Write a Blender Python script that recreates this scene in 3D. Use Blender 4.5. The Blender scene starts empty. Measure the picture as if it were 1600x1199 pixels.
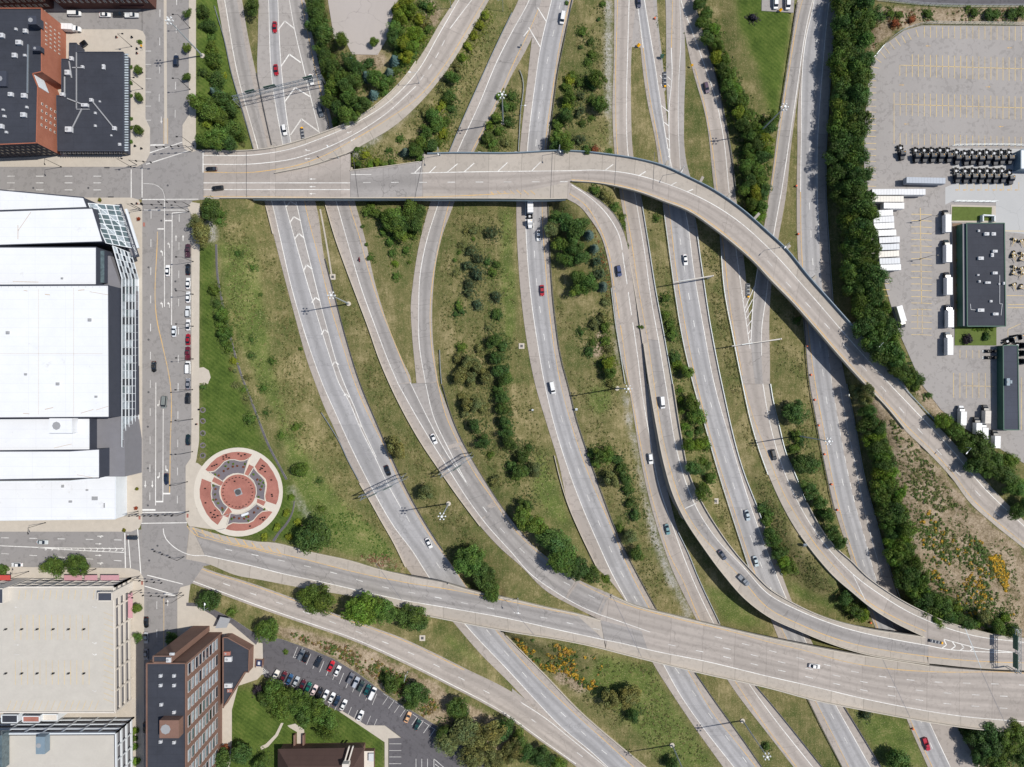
import bpy, math, random
import numpy as np
from mathutils import Vector
# ---------------------------------------------------------------- camera, sky, sun, exposure
R = math.radians
sc = bpy.context.scene
CAMH, FPX, PX0, PY0 = 292.0, 1066.7, 800.0, 599.5
cam_d = bpy.data.cameras.new('camera'); cam = bpy.data.objects.new('camera', cam_d)
sc.collection.objects.link(cam); sc.camera = cam
cam.location = (0, 0, CAMH); cam.rotation_euler = (0, 0, 0)
cam_d.sensor_width = 36; cam_d.lens = 24.0; cam_d.clip_start = 1; cam_d.clip_end = 9000
wd = bpy.data.worlds.new('World'); sc.world = wd; wd.use_nodes = True
sky = wd.node_tree.nodes.new('ShaderNodeTexSky'); sky.sky_type = 'NISHITA'; sky.sun_disc = False
SUN = Vector((0.667, 0.113, 1.0)).normalized()
sky.sun_elevation = math.asin(SUN.z); sky.sun_rotation = math.atan2(SUN.x, SUN.y)
sky.air_density = 1.0; sky.dust_density = 1.0
bg = wd.node_tree.nodes['Background']; bg.inputs['Strength'].default_value = 0.085
wd.node_tree.links.new(sky.outputs[0], bg.inputs['Color'])
sl = bpy.data.lights.new('sun', 'SUN'); sl.energy = 4.0; sl.angle = R(0.53); sl.color = (1.0, 0.95, 0.865)
so = bpy.data.objects.new('sun', sl); sc.collection.objects.link(so)
so.rotation_euler = SUN.to_track_quat('Z', 'Y').to_euler(); so.location = SUN * 500
vs = sc.view_settings; vs.view_transform = 'Standard'; vs.look = 'None'; vs.exposure = 0.1; vs.gamma = 1.0; vs.use_curve_mapping = False
sc.cycles.max_bounces = 5; sc.cycles.diffuse_bounces = 3; sc.cycles.glossy_bounces = 2
sc.cycles.transmission_bounces = 2; sc.cycles.transparent_max_bounces = 4
# ---------------------------------------------------------------- helpers
COL = sc.collection
rnd = random.Random(7)

def W(px, py, z=0.0):
    k = (CAMH - z) / FPX
    return ((px - PX0) * k, (PY0 - py) * k, z)

def srgb(r, g, b):
    f = lambda c: (c / 255 / 12.92) if c <= 10 else ((c / 255 + .055) / 1.055) ** 2.4
    return (f(r), f(g), f(b), 1.0)

def tag(o, label=None, cat=None, group=None, kind=None):
    if label: o['label'] = label
    if cat: o['category'] = cat
    if group: o['group'] = group
    if kind: o['kind'] = kind
    return o

def mkmesh(name, v, f, mats, fm=None, smooth=False):
    me = bpy.data.meshes.new(name); me.from_pydata(v, [], f)
    for m in (mats if isinstance(mats, (list, tuple)) else [mats]): me.materials.append(m)
    if fm: me.polygons.foreach_set('material_index', fm)
    if smooth: me.polygons.foreach_set('use_smooth', [True] * len(me.polygons))
    me.update()
    return me

def link(name, data, parent=None, loc=(0, 0, 0), rz=0.0, scale=None):
    o = bpy.data.objects.new(name, data); COL.objects.link(o)
    if parent: o.parent = parent
    o.location = loc
    if rz: o.rotation_euler = (0, 0, rz)
    if scale: o.scale = scale
    return o

def empty(name, label, cat, loc, rz=0.0, group=None, kind=None, scale=None):
    o = link(name, None, None, loc, rz, scale); o.empty_display_size = .5
    return tag(o, label, cat, group, kind)

class MB:
    """collects faces of one mesh"""
    def __init__(s): s.v = []; s.f = []; s.m = []
    def add(s, v, f, m=0):
        b = len(s.v); s.v += [tuple(p) for p in v]; s.f += [[i + b for i in q] for q in f]; s.m += [m] * len(f)
    def box(s, c, d, rz=0.0, m=0, taper=1.0):
        x, y, z = d[0] / 2, d[1] / 2, d[2] / 2; ca, sa = math.cos(rz), math.sin(rz); v = []
        for k, t in ((-1, 1.0), (1, taper)):
            for a, b in ((-1, -1), (1, -1), (1, 1), (-1, 1)):
                X, Y = a * x * t, b * y * t
                v.append((c[0] + X * ca - Y * sa, c[1] + X * sa + Y * ca, c[2] + k * z))
        s.add(v, [(3, 2, 1, 0), (4, 5, 6, 7), (0, 1, 5, 4), (1, 2, 6, 5), (2, 3, 7, 6), (3, 0, 4, 7)], m)
    def prism(s, poly, z0, z1, m=0, mt=None, bottom=False):
        p = list(poly)
        if sum(p[i][0] * p[(i + 1) % len(p)][1] - p[(i + 1) % len(p)][0] * p[i][1] for i in range(len(p))) < 0: p.reverse()
        n = len(p); v = [(a[0], a[1], z0) for a in p] + [(a[0], a[1], z1) for a in p]
        s.add(v, [(i, (i + 1) % n, (i + 1) % n + n, i + n) for i in range(n)], m)
        s.add([(a[0], a[1], z1) for a in p], [list(range(n))], m if mt is None else mt)
        if bottom: s.add([(a[0], a[1], z0) for a in p], [list(range(n))[::-1]], m)
    def tube(s, a, b, r0, r1=None, n=6, m=0):
        r1 = r0 if r1 is None else r1
        a = Vector(a); b = Vector(b); d = (b - a).normalized()
        u = d.orthogonal().normalized(); w = d.cross(u); v = []
        for p, r in ((a, r0), (b, r1)):
            for i in range(n):
                t = 2 * math.pi * i / n; v.append(tuple(p + (u * math.cos(t) + w * math.sin(t)) * r))
        s.add(v, [(i, (i + 1) % n, (i + 1) % n + n, i + n) for i in range(n)] + [list(range(n))[::-1], list(range(n, 2 * n))], m)
    def beam(s, a, b, w, h, m=0):
        """box between two points, horizontal width w and height h"""
        a = Vector(a); b = Vector(b); d = (b - a); L = math.hypot(d.x, d.y) or 1e-6
        nx, ny = -d.y / L * w / 2, d.x / L * w / 2; v = []
        for p in (a, b):
            for sx, z in ((-1, -h / 2), (1, -h / 2), (1, h / 2), (-1, h / 2)): v.append((p.x + nx * sx, p.y + ny * sx, p.z + z))
        s.add(v, [(0, 1, 2, 3), (7, 6, 5, 4), (0, 4, 5, 1), (1, 5, 6, 2), (2, 6, 7, 3), (3, 7, 4, 0)], m)
    def loft(s, rings, m=0, caps=True):
        n = len(rings[0]); b = len(s.v); s.v += [tuple(p) for r in rings for p in r]; k = 0
        for i in range(len(rings) - 1):
            for j in range(n):
                s.f.append([b + i * n + j, b + i * n + (j + 1) % n, b + (i + 1) * n + (j + 1) % n, b + (i + 1) * n + j]); k += 1
        if caps:
            s.f.append([b + j for j in range(n)][::-1]); s.f.append([b + (len(rings) - 1) * n + j for j in range(n)]); k += 2
        s.m += [m] * k
    def mesh(s, name, mats, smooth=False): return mkmesh(name, s.v, s.f, mats, s.m if isinstance(mats, (list, tuple)) else None, smooth)
    def build(s, name, mats, root=None, smooth=False):
        """world coordinates, re-based on the root thing"""
        if root is not None:
            r = root
            off = Vector((0, 0, 0))
            while r is not None: off += r.location; r = r.parent
            s.v = [(p[0] - off.x, p[1] - off.y, p[2] - off.z) for p in s.v]
        return link(name, s.mesh(name, mats, smooth), root)

# ---------------------------------------------------------------- materials
def N(nt, t, **kw):
    n = nt.nodes.new(t)
    for k, v in kw.items():
        if k.startswith('i_'): n.inputs[k[2:].replace('_', ' ')].default_value = v
        else: setattr(n, k, v)
    return n
def newmat(name):
    m = bpy.data.materials.new(name); m.use_nodes = True
    return m, m.node_tree, m.node_tree.nodes['Principled BSDF']
def ramp(nt, fac, stops):
    r = nt.nodes.new('ShaderNodeValToRGB'); e = r.color_ramp.elements
    while len(e) < len(stops): e.new(0.5)
    for i, (p, c) in enumerate(stops): e[i].position = p; e[i].color = c if len(c) == 4 else (*c, 1)
    nt.links.new(fac, r.inputs[0]); return r.outputs[0]
def mix(nt, f, a, b, blend='MIX'):
    n = nt.nodes.new('ShaderNodeMix'); n.data_type = 'RGBA'; n.blend_type = blend; n.clamp_result = False
    for s, i in ((f, 0), (a, 6), (b, 7)):
        if isinstance(s, (int, float)): n.inputs[i].default_value = s
        elif isinstance(s, tuple): n.inputs[i].default_value = s
        else: nt.links.new(s, n.inputs[i])
    return n.outputs[2]
def mth(nt, op, a, b=None, c=None):
    n = nt.nodes.new('ShaderNodeMath'); n.operation = op
    for i, s in enumerate((a, b, c)):
        if s is None: continue
        if isinstance(s, (int, float)): n.inputs[i].default_value = s
        else: nt.links.new(s, n.inputs[i])
    return n.outputs[0]
def noise(nt, vec, scale, detail=4, rough=.6):
    n = nt.nodes.new('ShaderNodeTexNoise'); n.inputs['Scale'].default_value = scale; n.inputs['Detail'].default_value = detail
    n.inputs['Roughness'].default_value = rough
    if vec is not None: nt.links.new(vec, n.inputs['Vector'])
    return n.outputs['Fac']
def geo(nt): return nt.nodes.new('ShaderNodeNewGeometry').outputs['Position']

def M_flat(name, rgb, rough=.7, var=.12, scale=.6, metal=0.0, spec=.3, coat=0.0):
    """plain painted or cast surface with mottling"""
    m, nt, b = newmat(name); c = srgb(*rgb); p = geo(nt)
    n1 = noise(nt, p, scale, 5, .65); n2 = noise(nt, p, scale * 7, 3)
    f = mth(nt, 'ADD', mth(nt, 'MULTIPLY', n1, .65), mth(nt, 'MULTIPLY', n2, .35))
    col = ramp(nt, f, [(.3, tuple(x * (1 - var) for x in c[:3])), (.7, tuple(min(1, x * (1 + var)) for x in c[:3]))])
    nt.links.new(col, b.inputs['Base Color']); b.inputs['Roughness'].default_value = rough
    b.inputs['Metallic'].default_value = metal; b.inputs['Specular IOR Level'].default_value = spec
    if coat: b.inputs['Coat Weight'].default_value = coat
    return m

def M_paintline(name, rgb, under, wear=.5):
    m, nt, b = newmat(name); p = geo(nt); n1 = noise(nt, p, .9, 5, .75); n2 = noise(nt, p, .06, 3)
    k = mth(nt, 'MINIMUM', mth(nt, 'MAXIMUM', mth(nt, 'MULTIPLY', mth(nt, 'SUBTRACT', mth(nt, 'ADD', mth(nt, 'MULTIPLY', n1, .7), mth(nt, 'MULTIPLY', n2, .5)), .58 - .1 * wear), 5.0), 0.0), .35 + .5 * wear)
    nt.links.new(mix(nt, k, srgb(*rgb), srgb(*under)), b.inputs['Base Color']); b.inputs['Roughness'].default_value = .75; b.inputs['Specular IOR Level'].default_value = .2
    return m

def M_road(name, rgb, lanes=1, track=.0, crack=.35, joint=0.0, var=.10, stain=0.0):
    """pavement; UV u counts lanes across, v metres along"""
    m, nt, b = newmat(name); c = srgb(*rgb); p = geo(nt)
    uv = nt.nodes.new('ShaderNodeUVMap'); sx = nt.nodes.new('ShaderNodeSeparateXYZ'); nt.links.new(uv.outputs[0], sx.inputs[0])
    u, v = sx.outputs[0], sx.outputs[1]
    n1 = noise(nt, p, .05, 4); n2 = noise(nt, p, 1.3, 5, .7)
    mp = nt.nodes.new('ShaderNodeCombineXYZ'); nt.links.new(mth(nt, 'MULTIPLY', u, 3.2), mp.inputs[0]); nt.links.new(mth(nt, 'MULTIPLY', v, .035), mp.inputs[1])
    n3 = noise(nt, mp.outputs[0], 1.6, 4, .7)
    f = mth(nt, 'ADD', mth(nt, 'ADD', mth(nt, 'MULTIPLY', n1, .4), mth(nt, 'MULTIPLY', n2, .2)), mth(nt, 'MULTIPLY', n3, .4))
    col = ramp(nt, f, [(.32, tuple(x * (1 - var) for x in c[:3])), (.68, tuple(x * (1 + var) for x in c[:3]))])
    if joint:
        wn = nt.nodes.new('ShaderNodeTexWhiteNoise'); wn.noise_dimensions = '2D'; cb_ = nt.nodes.new('ShaderNodeCombineXYZ')
        nt.links.new(mth(nt, 'FLOOR', mth(nt, 'DIVIDE', v, 13.7)), cb_.inputs[0]); nt.links.new(mth(nt, 'FLOOR', u), cb_.inputs[1]); nt.links.new(cb_.outputs[0], wn.inputs['Vector'])
        col = mix(nt, mth(nt, 'MULTIPLY', wn.outputs['Value'], min(.3, joint)), col, tuple(x * .74 for x in c[:3]) + (1,))
        # repaired slabs
        wn2 = nt.nodes.new('ShaderNodeTexWhiteNoise'); wn2.noise_dimensions = '2D'; cb2 = nt.nodes.new('ShaderNodeCombineXYZ')
        nt.links.new(mth(nt, 'FLOOR', mth(nt, 'DIVIDE', v, 27.4)), cb2.inputs[1]); nt.links.new(mth(nt, 'FLOOR', mth(nt, 'MULTIPLY', u, 1.0)), cb2.inputs[0]); nt.links.new(cb2.outputs[0], wn2.inputs['Vector'])
        col = mix(nt, mth(nt, 'MULTIPLY', mth(nt, 'GREATER_THAN', wn2.outputs['Value'], .88), .35), col, tuple(x * .7 for x in c[:3]) + (1,))
    if track:
        w = mth(nt, 'COSINE', mth(nt, 'MULTIPLY', mth(nt, 'SUBTRACT', u, .5), 2 * math.pi))     # 1 at lane centre
        w = mth(nt, 'MULTIPLY', mth(nt, 'MAXIMUM', w, 0.0), mth(nt, 'ADD', .55, mth(nt, 'MULTIPLY', n3, .9)))
        col = mix(nt, mth(nt, 'MULTIPLY', w, track), col, tuple(x * .62 for x in c[:3]) + (1,))
    if crack:
        vo = nt.nodes.new('ShaderNodeTexVoronoi'); vo.feature = 'DISTANCE_TO_EDGE'; vo.inputs['Scale'].default_value = .055
        q = nt.nodes.new('ShaderNodeVectorMath'); q.operation = 'ADD'; nt.links.new(p, q.inputs[0])
        nn = nt.nodes.new('ShaderNodeTexNoise'); nn.inputs['Scale'].default_value = .25; nt.links.new(p, nn.inputs['Vector'])
        sc_ = nt.nodes.new('ShaderNodeVectorMath'); sc_.operation = 'SCALE'; sc_.inputs['Scale'].default_value = 6; nt.links.new(nn.outputs['Color'], sc_.inputs[0])
        nt.links.new(sc_.outputs[0], q.inputs[1]); nt.links.new(q.outputs[0], vo.inputs['Vector'])
        k = mth(nt, 'MULTIPLY', mth(nt, 'LESS_THAN', vo.outputs['Distance'], .006), mth(nt, 'MULTIPLY', n1, crack * 1.6))
        col = mix(nt, k, col, tuple(x * .4 for x in c[:3]) + (1,))
    if stain:
        k = mth(nt, 'MULTIPLY', mth(nt, 'SUBTRACT', noise(nt, p, .55, 3, .55), .56), 6.0); k = mth(nt, 'MINIMUM', mth(nt, 'MAXIMUM', k, 0.0), stain)
        col = mix(nt, k, col, tuple(x * .45 for x in c[:3]) + (1,))
    if joint:
        j = mth(nt, 'LESS_THAN', mth(nt, 'FRACT', mth(nt, 'DIVIDE', v, 13.7)), .02)
        col = mix(nt, mth(nt, 'MULTIPLY', j, joint), col, tuple(x * .45 for x in c[:3]) + (1,))
    nt.links.new(col, b.inputs['Base Color']); b.inputs['Roughness'].default_value = .85; b.inputs['Specular IOR Level'].default_value = .2
    return m

def M_leaf(name):
    m, nt, b = newmat(name)
    oi = nt.nodes.new('ShaderNodeObjectInfo'); at = N(nt, 'ShaderNodeVertexColor', layer_name='tint')
    col = mix(nt, 1.0, oi.outputs['Color'], at.outputs['Color'], 'MULTIPLY')
    nt.links.new(col, b.inputs['Base Color']); b.inputs['Roughness'].default_value = .6; b.inputs['Specular IOR Level'].default_value = .25
    tr = nt.nodes.new('ShaderNodeBsdfTranslucent'); nt.links.new(mix(nt, 1.0, col, (1.1, 1.25, .6, 1), 'MULTIPLY'), tr.inputs['Color'])
    ms = nt.nodes.new('ShaderNodeMixShader'); ms.inputs[0].default_value = .3
    nt.links.new(b.outputs[0], ms.inputs[1]); nt.links.new(tr.outputs[0], ms.inputs[2])
    nt.links.new(ms.outputs[0], nt.nodes['Material Output'].inputs['Surface'])
    return m

def M_brick(name, a, b_, mortar, scale=1.0):
    m, nt, b = newmat(name); p = geo(nt)
    n1 = noise(nt, p, .25, 5, .7); n2 = noise(nt, p, 3.0, 3)
    f = mth(nt, 'ADD', mth(nt, 'MULTIPLY', n1, .6), mth(nt, 'MULTIPLY', n2, .4))
    col = ramp(nt, f, [(.35, srgb(*a)), (.65, srgb(*b_))])
    sx = nt.nodes.new('ShaderNodeSeparateXYZ'); nt.links.new(p, sx.inputs[0])
    course = mth(nt, 'LESS_THAN', mth(nt, 'FRACT', mth(nt, 'MULTIPLY', sx.outputs[2], 4.0 * scale)), .16)
    col = mix(nt, mth(nt, 'MULTIPLY', course, .45), col, srgb(*mortar))
    nt.links.new(col, b.inputs['Base Color']); b.inputs['Roughness'].default_value = .9
    return m

def M_roof(name, rgb, seam=3.0, stain=.35, var=.12):
    """membrane roof with seams and ponding stains"""
    m, nt, b = newmat(name); c = srgb(*rgb); p = geo(nt)
    n1 = noise(nt, p, .12, 6, .7); n2 = noise(nt, p, 2.0, 3)
    f = mth(nt, 'ADD', mth(nt, 'MULTIPLY', n1, .7), mth(nt, 'MULTIPLY', n2, .3))
    col = ramp(nt, f, [(.3, tuple(x * (1 - var) for x in c[:3])), (.7, tuple(min(.92, x * (1 + var)) for x in c[:3]))])
    sx = nt.nodes.new('ShaderNodeSeparateXYZ'); nt.links.new(p, sx.inputs[0])
    for ax, w in ((1, seam), (0, seam * 4)):
        j = mth(nt, 'LESS_THAN', mth(nt, 'FRACT', mth(nt, 'DIVIDE', sx.outputs[ax], w)), .12 / w)
        col = mix(nt, mth(nt, 'MULTIPLY', j, stain), col, tuple(x * .55 for x in c[:3]) + (1,))
    k = mth(nt, 'MINIMUM', mth(nt, 'MAXIMUM', mth(nt, 'MULTIPLY', mth(nt, 'SUBTRACT', noise(nt, p, .09, 6, .75), .62), 5.0), 0.0), .4)
    col = mix(nt, k, col, (c[0] * .62, c[1] * .58, c[2] * .52, 1))
    nt.links.new(col, b.inputs['Base Color']); b.inputs['Roughness'].default_value = .8; b.inputs['Specular IOR Level'].default_value = .2
    return m

def M_glass(name, rgb=(30, 40, 52), rough=.08):
    m, nt, b = newmat(name); c = srgb(*rgb)
    n1 = noise(nt, geo(nt), .7, 2)
    nt.links.new(ramp(nt, n1, [(.3, tuple(x * .7 for x in c[:3])), (.7, tuple(x * 1.3 for x in c[:3]))]), b.inputs['Base Color'])
    b.inputs['Roughness'].default_value = rough; b.inputs['Specular IOR Level'].default_value = .6
    return m

_paint = {}
def paint(rgb):
    if rgb not in _paint:
        m, nt, b = newmat('car_paint'); c = srgb(*rgb)
        nt.links.new(ramp(nt, noise(nt, geo(nt), 2.5, 3), [(.3, tuple(x * .88 for x in c[:3])), (.7, tuple(min(.9, x * 1.08) for x in c[:3]))]), b.inputs['Base Color'])
        b.inputs['Roughness'].default_value = .38; b.inputs['Coat Weight'].default_value = .5; b.inputs['Coat Roughness'].default_value = .12
        _paint[rgb] = m
    return _paint[rgb]

mt = {}
mt['shoulder'] = M_road('shoulder_concrete', (167, 159, 153), crack=.4, joint=.35, var=.12, stain=.28)
mt['shoulder_grey'] = M_road('shoulder_grey', (162, 157, 154), crack=.4, joint=.25, var=.12, stain=.2)
mt['lane'] = M_road('lane_concrete', (158, 154, 152), track=.55, crack=.5, joint=.4, var=.24, stain=.15)
mt['lane_blue'] = M_road('lane_asphalt_pale', (163, 162, 164), track=.52, crack=.3, joint=.2, var=.22, stain=.12)
mt['lane_warm'] = M_road('lane_warm_concrete', (170, 162, 156), track=.42, crack=.35, joint=.35, var=.2, stain=.15)
mt['deck'] = M_road('bridge_deck', (175, 167, 158), track=.0, crack=.2, joint=.5, var=.12, stain=.18)
mt['street'] = M_road('street_asphalt', (142, 139, 138), stain=.22, track=.0, crack=.25, joint=.0, var=.10)
mt['lot'] = M_road('lot_asphalt', (154, 150, 148), stain=.24, crack=.3, var=.12)
mt['lot_pale'] = M_road('lot_concrete', (176, 177, 178), crack=.3, var=.07)
mt['lot_dark'] = M_road('lot_dark_asphalt', (96, 94, 98), stain=.35, crack=.5, var=.22)
mt['lot_grey'] = M_road('lot_grey', (171, 164, 160), crack=.4, var=.07)
mt['walk'] = M_flat('sidewalk_concrete', (184, 176, 165), .9, .09, .5, spec=.2)
mt['walk_pale'] = M_flat('plaza_concrete', (200, 193, 182), .9, .06, .6, spec=.2)
mt['kerb'] = M_flat('kerb_concrete', (196, 190, 182), .9, .1, .8, spec=.2)
mt['white'] = M_paintline('marking_white', (226, 225, 222), (176, 172, 168), .35)
mt['dash'] = M_paintline('marking_white_worn', (216, 216, 214), (170, 167, 164), .6)
mt['yellow'] = M_paintline('marking_yellow', (212, 172, 104), (172, 160, 142), .6)
mt['yellow_pale'] = M_paintline('marking_yellow_worn', (212, 186, 128), (168, 158, 146), .25)
mt['barrier'] = M_flat('barrier_concrete', (190, 182, 170), .9, .12, .4, spec=.2)
mt['pier'] = M_flat('pier_concrete', (160, 154, 146), .9, .14, .4, spec=.2)
mt['steel'] = M_flat('galvanised_steel', (158, 166, 172), .45, .12, 1.0, metal=.6)
mt['rust_steel'] = M_flat('weathered_rail', (92, 92, 94), .6, .2, 1.0, metal=.3)
mt['blue_steel'] = M_flat('painted_girder_blue', (120, 138, 152), .5, .12, .6)
mt['pole'] = M_flat('pole_grey_paint', (176, 184, 190), .5, .08, 1.0, metal=.2)
mt['dark_pole'] = M_flat('pole_black_paint', (26, 26, 30), .5, .15, 1.0)
mt['lamp'] = M_flat('lamp_head_pale', (225, 228, 230), .4, .06, 1.0)
mt['brick_orange'] = M_brick('orange_brick', (146, 86, 66), (166, 104, 82), (168, 138, 122))  # the brick's own orange tone
mt['brick_dark'] = M_brick('old_red_brick', (78, 50, 44), (100, 62, 54), (100, 84, 76))
mt['brick_brown'] = M_brick('brown_brick', (110, 84, 74), (130, 100, 88), (124, 102, 92))
mt['paver_red'] = M_brick('red_paver', (142, 92, 82), (172, 116, 104), (156, 108, 98))
mt['roof_dark'] = M_roof('roof_dark_membrane', (58, 61, 70), 3.0, .45, .22)
mt['roof_white'] = M_roof('roof_white_membrane', (220, 223, 228), 3.6, .22, .05)
mt['roof_brown'] = M_roof('roof_brown_shingle', (78, 62, 58), 1.2, .3, .12)
mt['roof_grey'] = M_roof('roof_grey_slate', (68, 72, 84), 3.0, .4, .15)
mt['wall_dark'] = M_flat('wall_dark_panel', (62, 66, 78), .7, .1, .4)
mt['wall_grey'] = M_flat('wall_grey_panel', (122, 122, 128), .7, .08, .4)
mt['wall_white'] = M_flat('wall_white_panel', (214, 220, 226), .7, .05, .4)
mt['wall_cream'] = M_flat('precast_cream', (208, 202, 194), .85, .08, .4)
mt['garage_deck'] = M_flat('garage_deck_concrete', (186, 182, 175), .9, .07, .22, spec=.2)
mt['wall_green'] = M_flat('wall_green_fascia', (62, 96, 84), .6, .1, .6)
mt['glass'] = M_glass('dark_glass'); mt['glass_pale'] = M_glass('pale_glass', (150, 160, 168), .2); mt['glass_green'] = M_glass('green_glass', (88, 104, 110), .15)
mt['tyre'] = M_flat('tyre_rubber', (17, 17, 18), .9, .2, 3.0)
mt['trim'] = M_flat('black_trim', (15, 16, 18), .6, .15, 2.0, spec=.15)
mt['tail'] = M_flat('tail_lamp_red', (150, 24, 24), .3, .1, 3.0); mt['head'] = M_flat('head_lamp_clear', (222, 224, 226), .2, .05, 3.0)
mt['unit_white'] = M_flat('rooftop_unit_white', (196, 198, 202), .6, .07, 2.0); mt['unit_grey'] = M_flat('rooftop_unit_grey', (150, 152, 156), .6, .1, 2.0)
mt['trailer_white'] = M_flat('trailer_white', (222, 223, 225), .5, .04, 1.0); mt['trailer_grey'] = M_flat('trailer_grey', (158, 166, 178), .5, .06, 1.0)
mt['truck_dark'] = M_flat('truck_dark_paint', (26, 32, 44), .4, .2, 1.0, spec=.25)
mt['red_awning'] = M_flat('awning_red', (186, 78, 72), .8, .08, 2.0); mt['pink_awning'] = M_flat('awning_faded_pink', (186, 142, 150), .8, .08, 2.0); mt['blue_awning'] = M_flat('awning_blue', (36, 104, 200), .8, .1, 2.0)
mt['mulch'] = M_flat('mulch_grey', (112, 106, 112), .95, .2, 2.5); mt['bark'] = M_flat('bark', (92, 78, 64), .95, .25, 2.5)
mt['soil'] = M_flat('brown_mulch', (128, 108, 92), .95, .2, 2.5); mt['riprap'] = M_flat('pale_riprap', (186, 186, 190), .95, .25, 2.2)
mt['orange'] = M_flat('orange_plastic', (236, 104, 40), .5, .08, 3.0); mt['sign_yellow'] = M_flat('sign_yellow', (244, 178, 20), .5, .06, 3.0)
mt['leaf'] = M_leaf('leaf')
mt['roof_stain'] = M_flat('roof_stain_brown', (196, 184, 172), .9, .12, 1.0)
mt['lawn'] = M_flat('mown_lawn', (92, 106, 56), .95, .22, .8, spec=.1)
# ---------------------------------------------------------------- roads
def ext(pts):
    """carry a line that meets the picture's border on beyond it"""
    p = [tuple(map(float, a)) for a in pts]
    def edge(a): return a[0] < 3 or a[0] > 1594 or a[1] < 3 or a[1] > 1194
    def out(a, b):
        L = math.hypot(a[0] - b[0], a[1] - b[1]); return (a[0] + (a[0] - b[0]) / L * 130, a[1] + (a[1] - b[1]) / L * 130)
    if edge(p[0]): p.insert(0, out(p[0], p[1]))
    if edge(p[-1]): p.append(out(p[-1], p[-2]))
    return p
def smooth(pts, n=None, step=8.0, extend=True, straight=False):
    p = ext(pts) if extend else [tuple(map(float, a)) for a in pts]
    P = np.array(p); fine = []
    if len(P) > 2 and not straight:
        d = np.maximum(np.linalg.norm(np.diff(P, axis=0), axis=1), 1e-3)
        T = np.zeros_like(P)
        for i in range(len(P)):
            if i == 0: T[i] = (P[1] - P[0]) / d[0]
            elif i == len(P) - 1: T[i] = (P[-1] - P[-2]) / d[-1]
            else:
                a, b = (P[i] - P[i - 1]) / d[i - 1], (P[i + 1] - P[i]) / d[i]; T[i] = (a * d[i] + b * d[i - 1]) / (d[i] + d[i - 1])
        for i in range(len(P) - 1):
            t = np.linspace(0, 1, 16, endpoint=False)[:, None]; h = d[i]
            fine.append((2 * t**3 - 3 * t**2 + 1) * P[i] + (t**3 - 2 * t**2 + t) * h * T[i] + (-2 * t**3 + 3 * t**2) * P[i + 1] + (t**3 - t**2) * h * T[i + 1])
        fine = np.vstack(fine + [P[-1:]])
    else: fine = P
    s = np.concatenate([[0], np.cumsum(np.linalg.norm(np.diff(fine, axis=0), axis=1))])
    if n is None: n = max(2, int(s[-1] / step) + 1)
    q = np.linspace(0, s[-1], n)
    return np.stack([np.interp(q, s, fine[:, 0]), np.interp(q, s, fine[:, 1])], 1)
def zprof(prof):
    if isinstance(prof, (int, float)): return lambda x, y: float(prof)
    A = np.array(prof, float)
    def f(x, y):
        best = None
        for i in range(len(A) - 1):
            a, b = A[i], A[i + 1]; d = b[:2] - a[:2]; t = ((x - a[0]) * d[0] + (y - a[1]) * d[1]) / (d @ d)
            t = min(1, max(0, t)); q = a[:2] + d * t; e = (x - q[0])**2 + (y - q[1])**2
            if best is None or e < best[0]: best = (e, a[2] + (b[2] - a[2]) * t)
        return best[1]
    return f
SEG = []          # footprints the terrain has to follow: (quad xy, z mean, bridge)
EDGE = []         # terrain samples (x, y, z)
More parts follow.
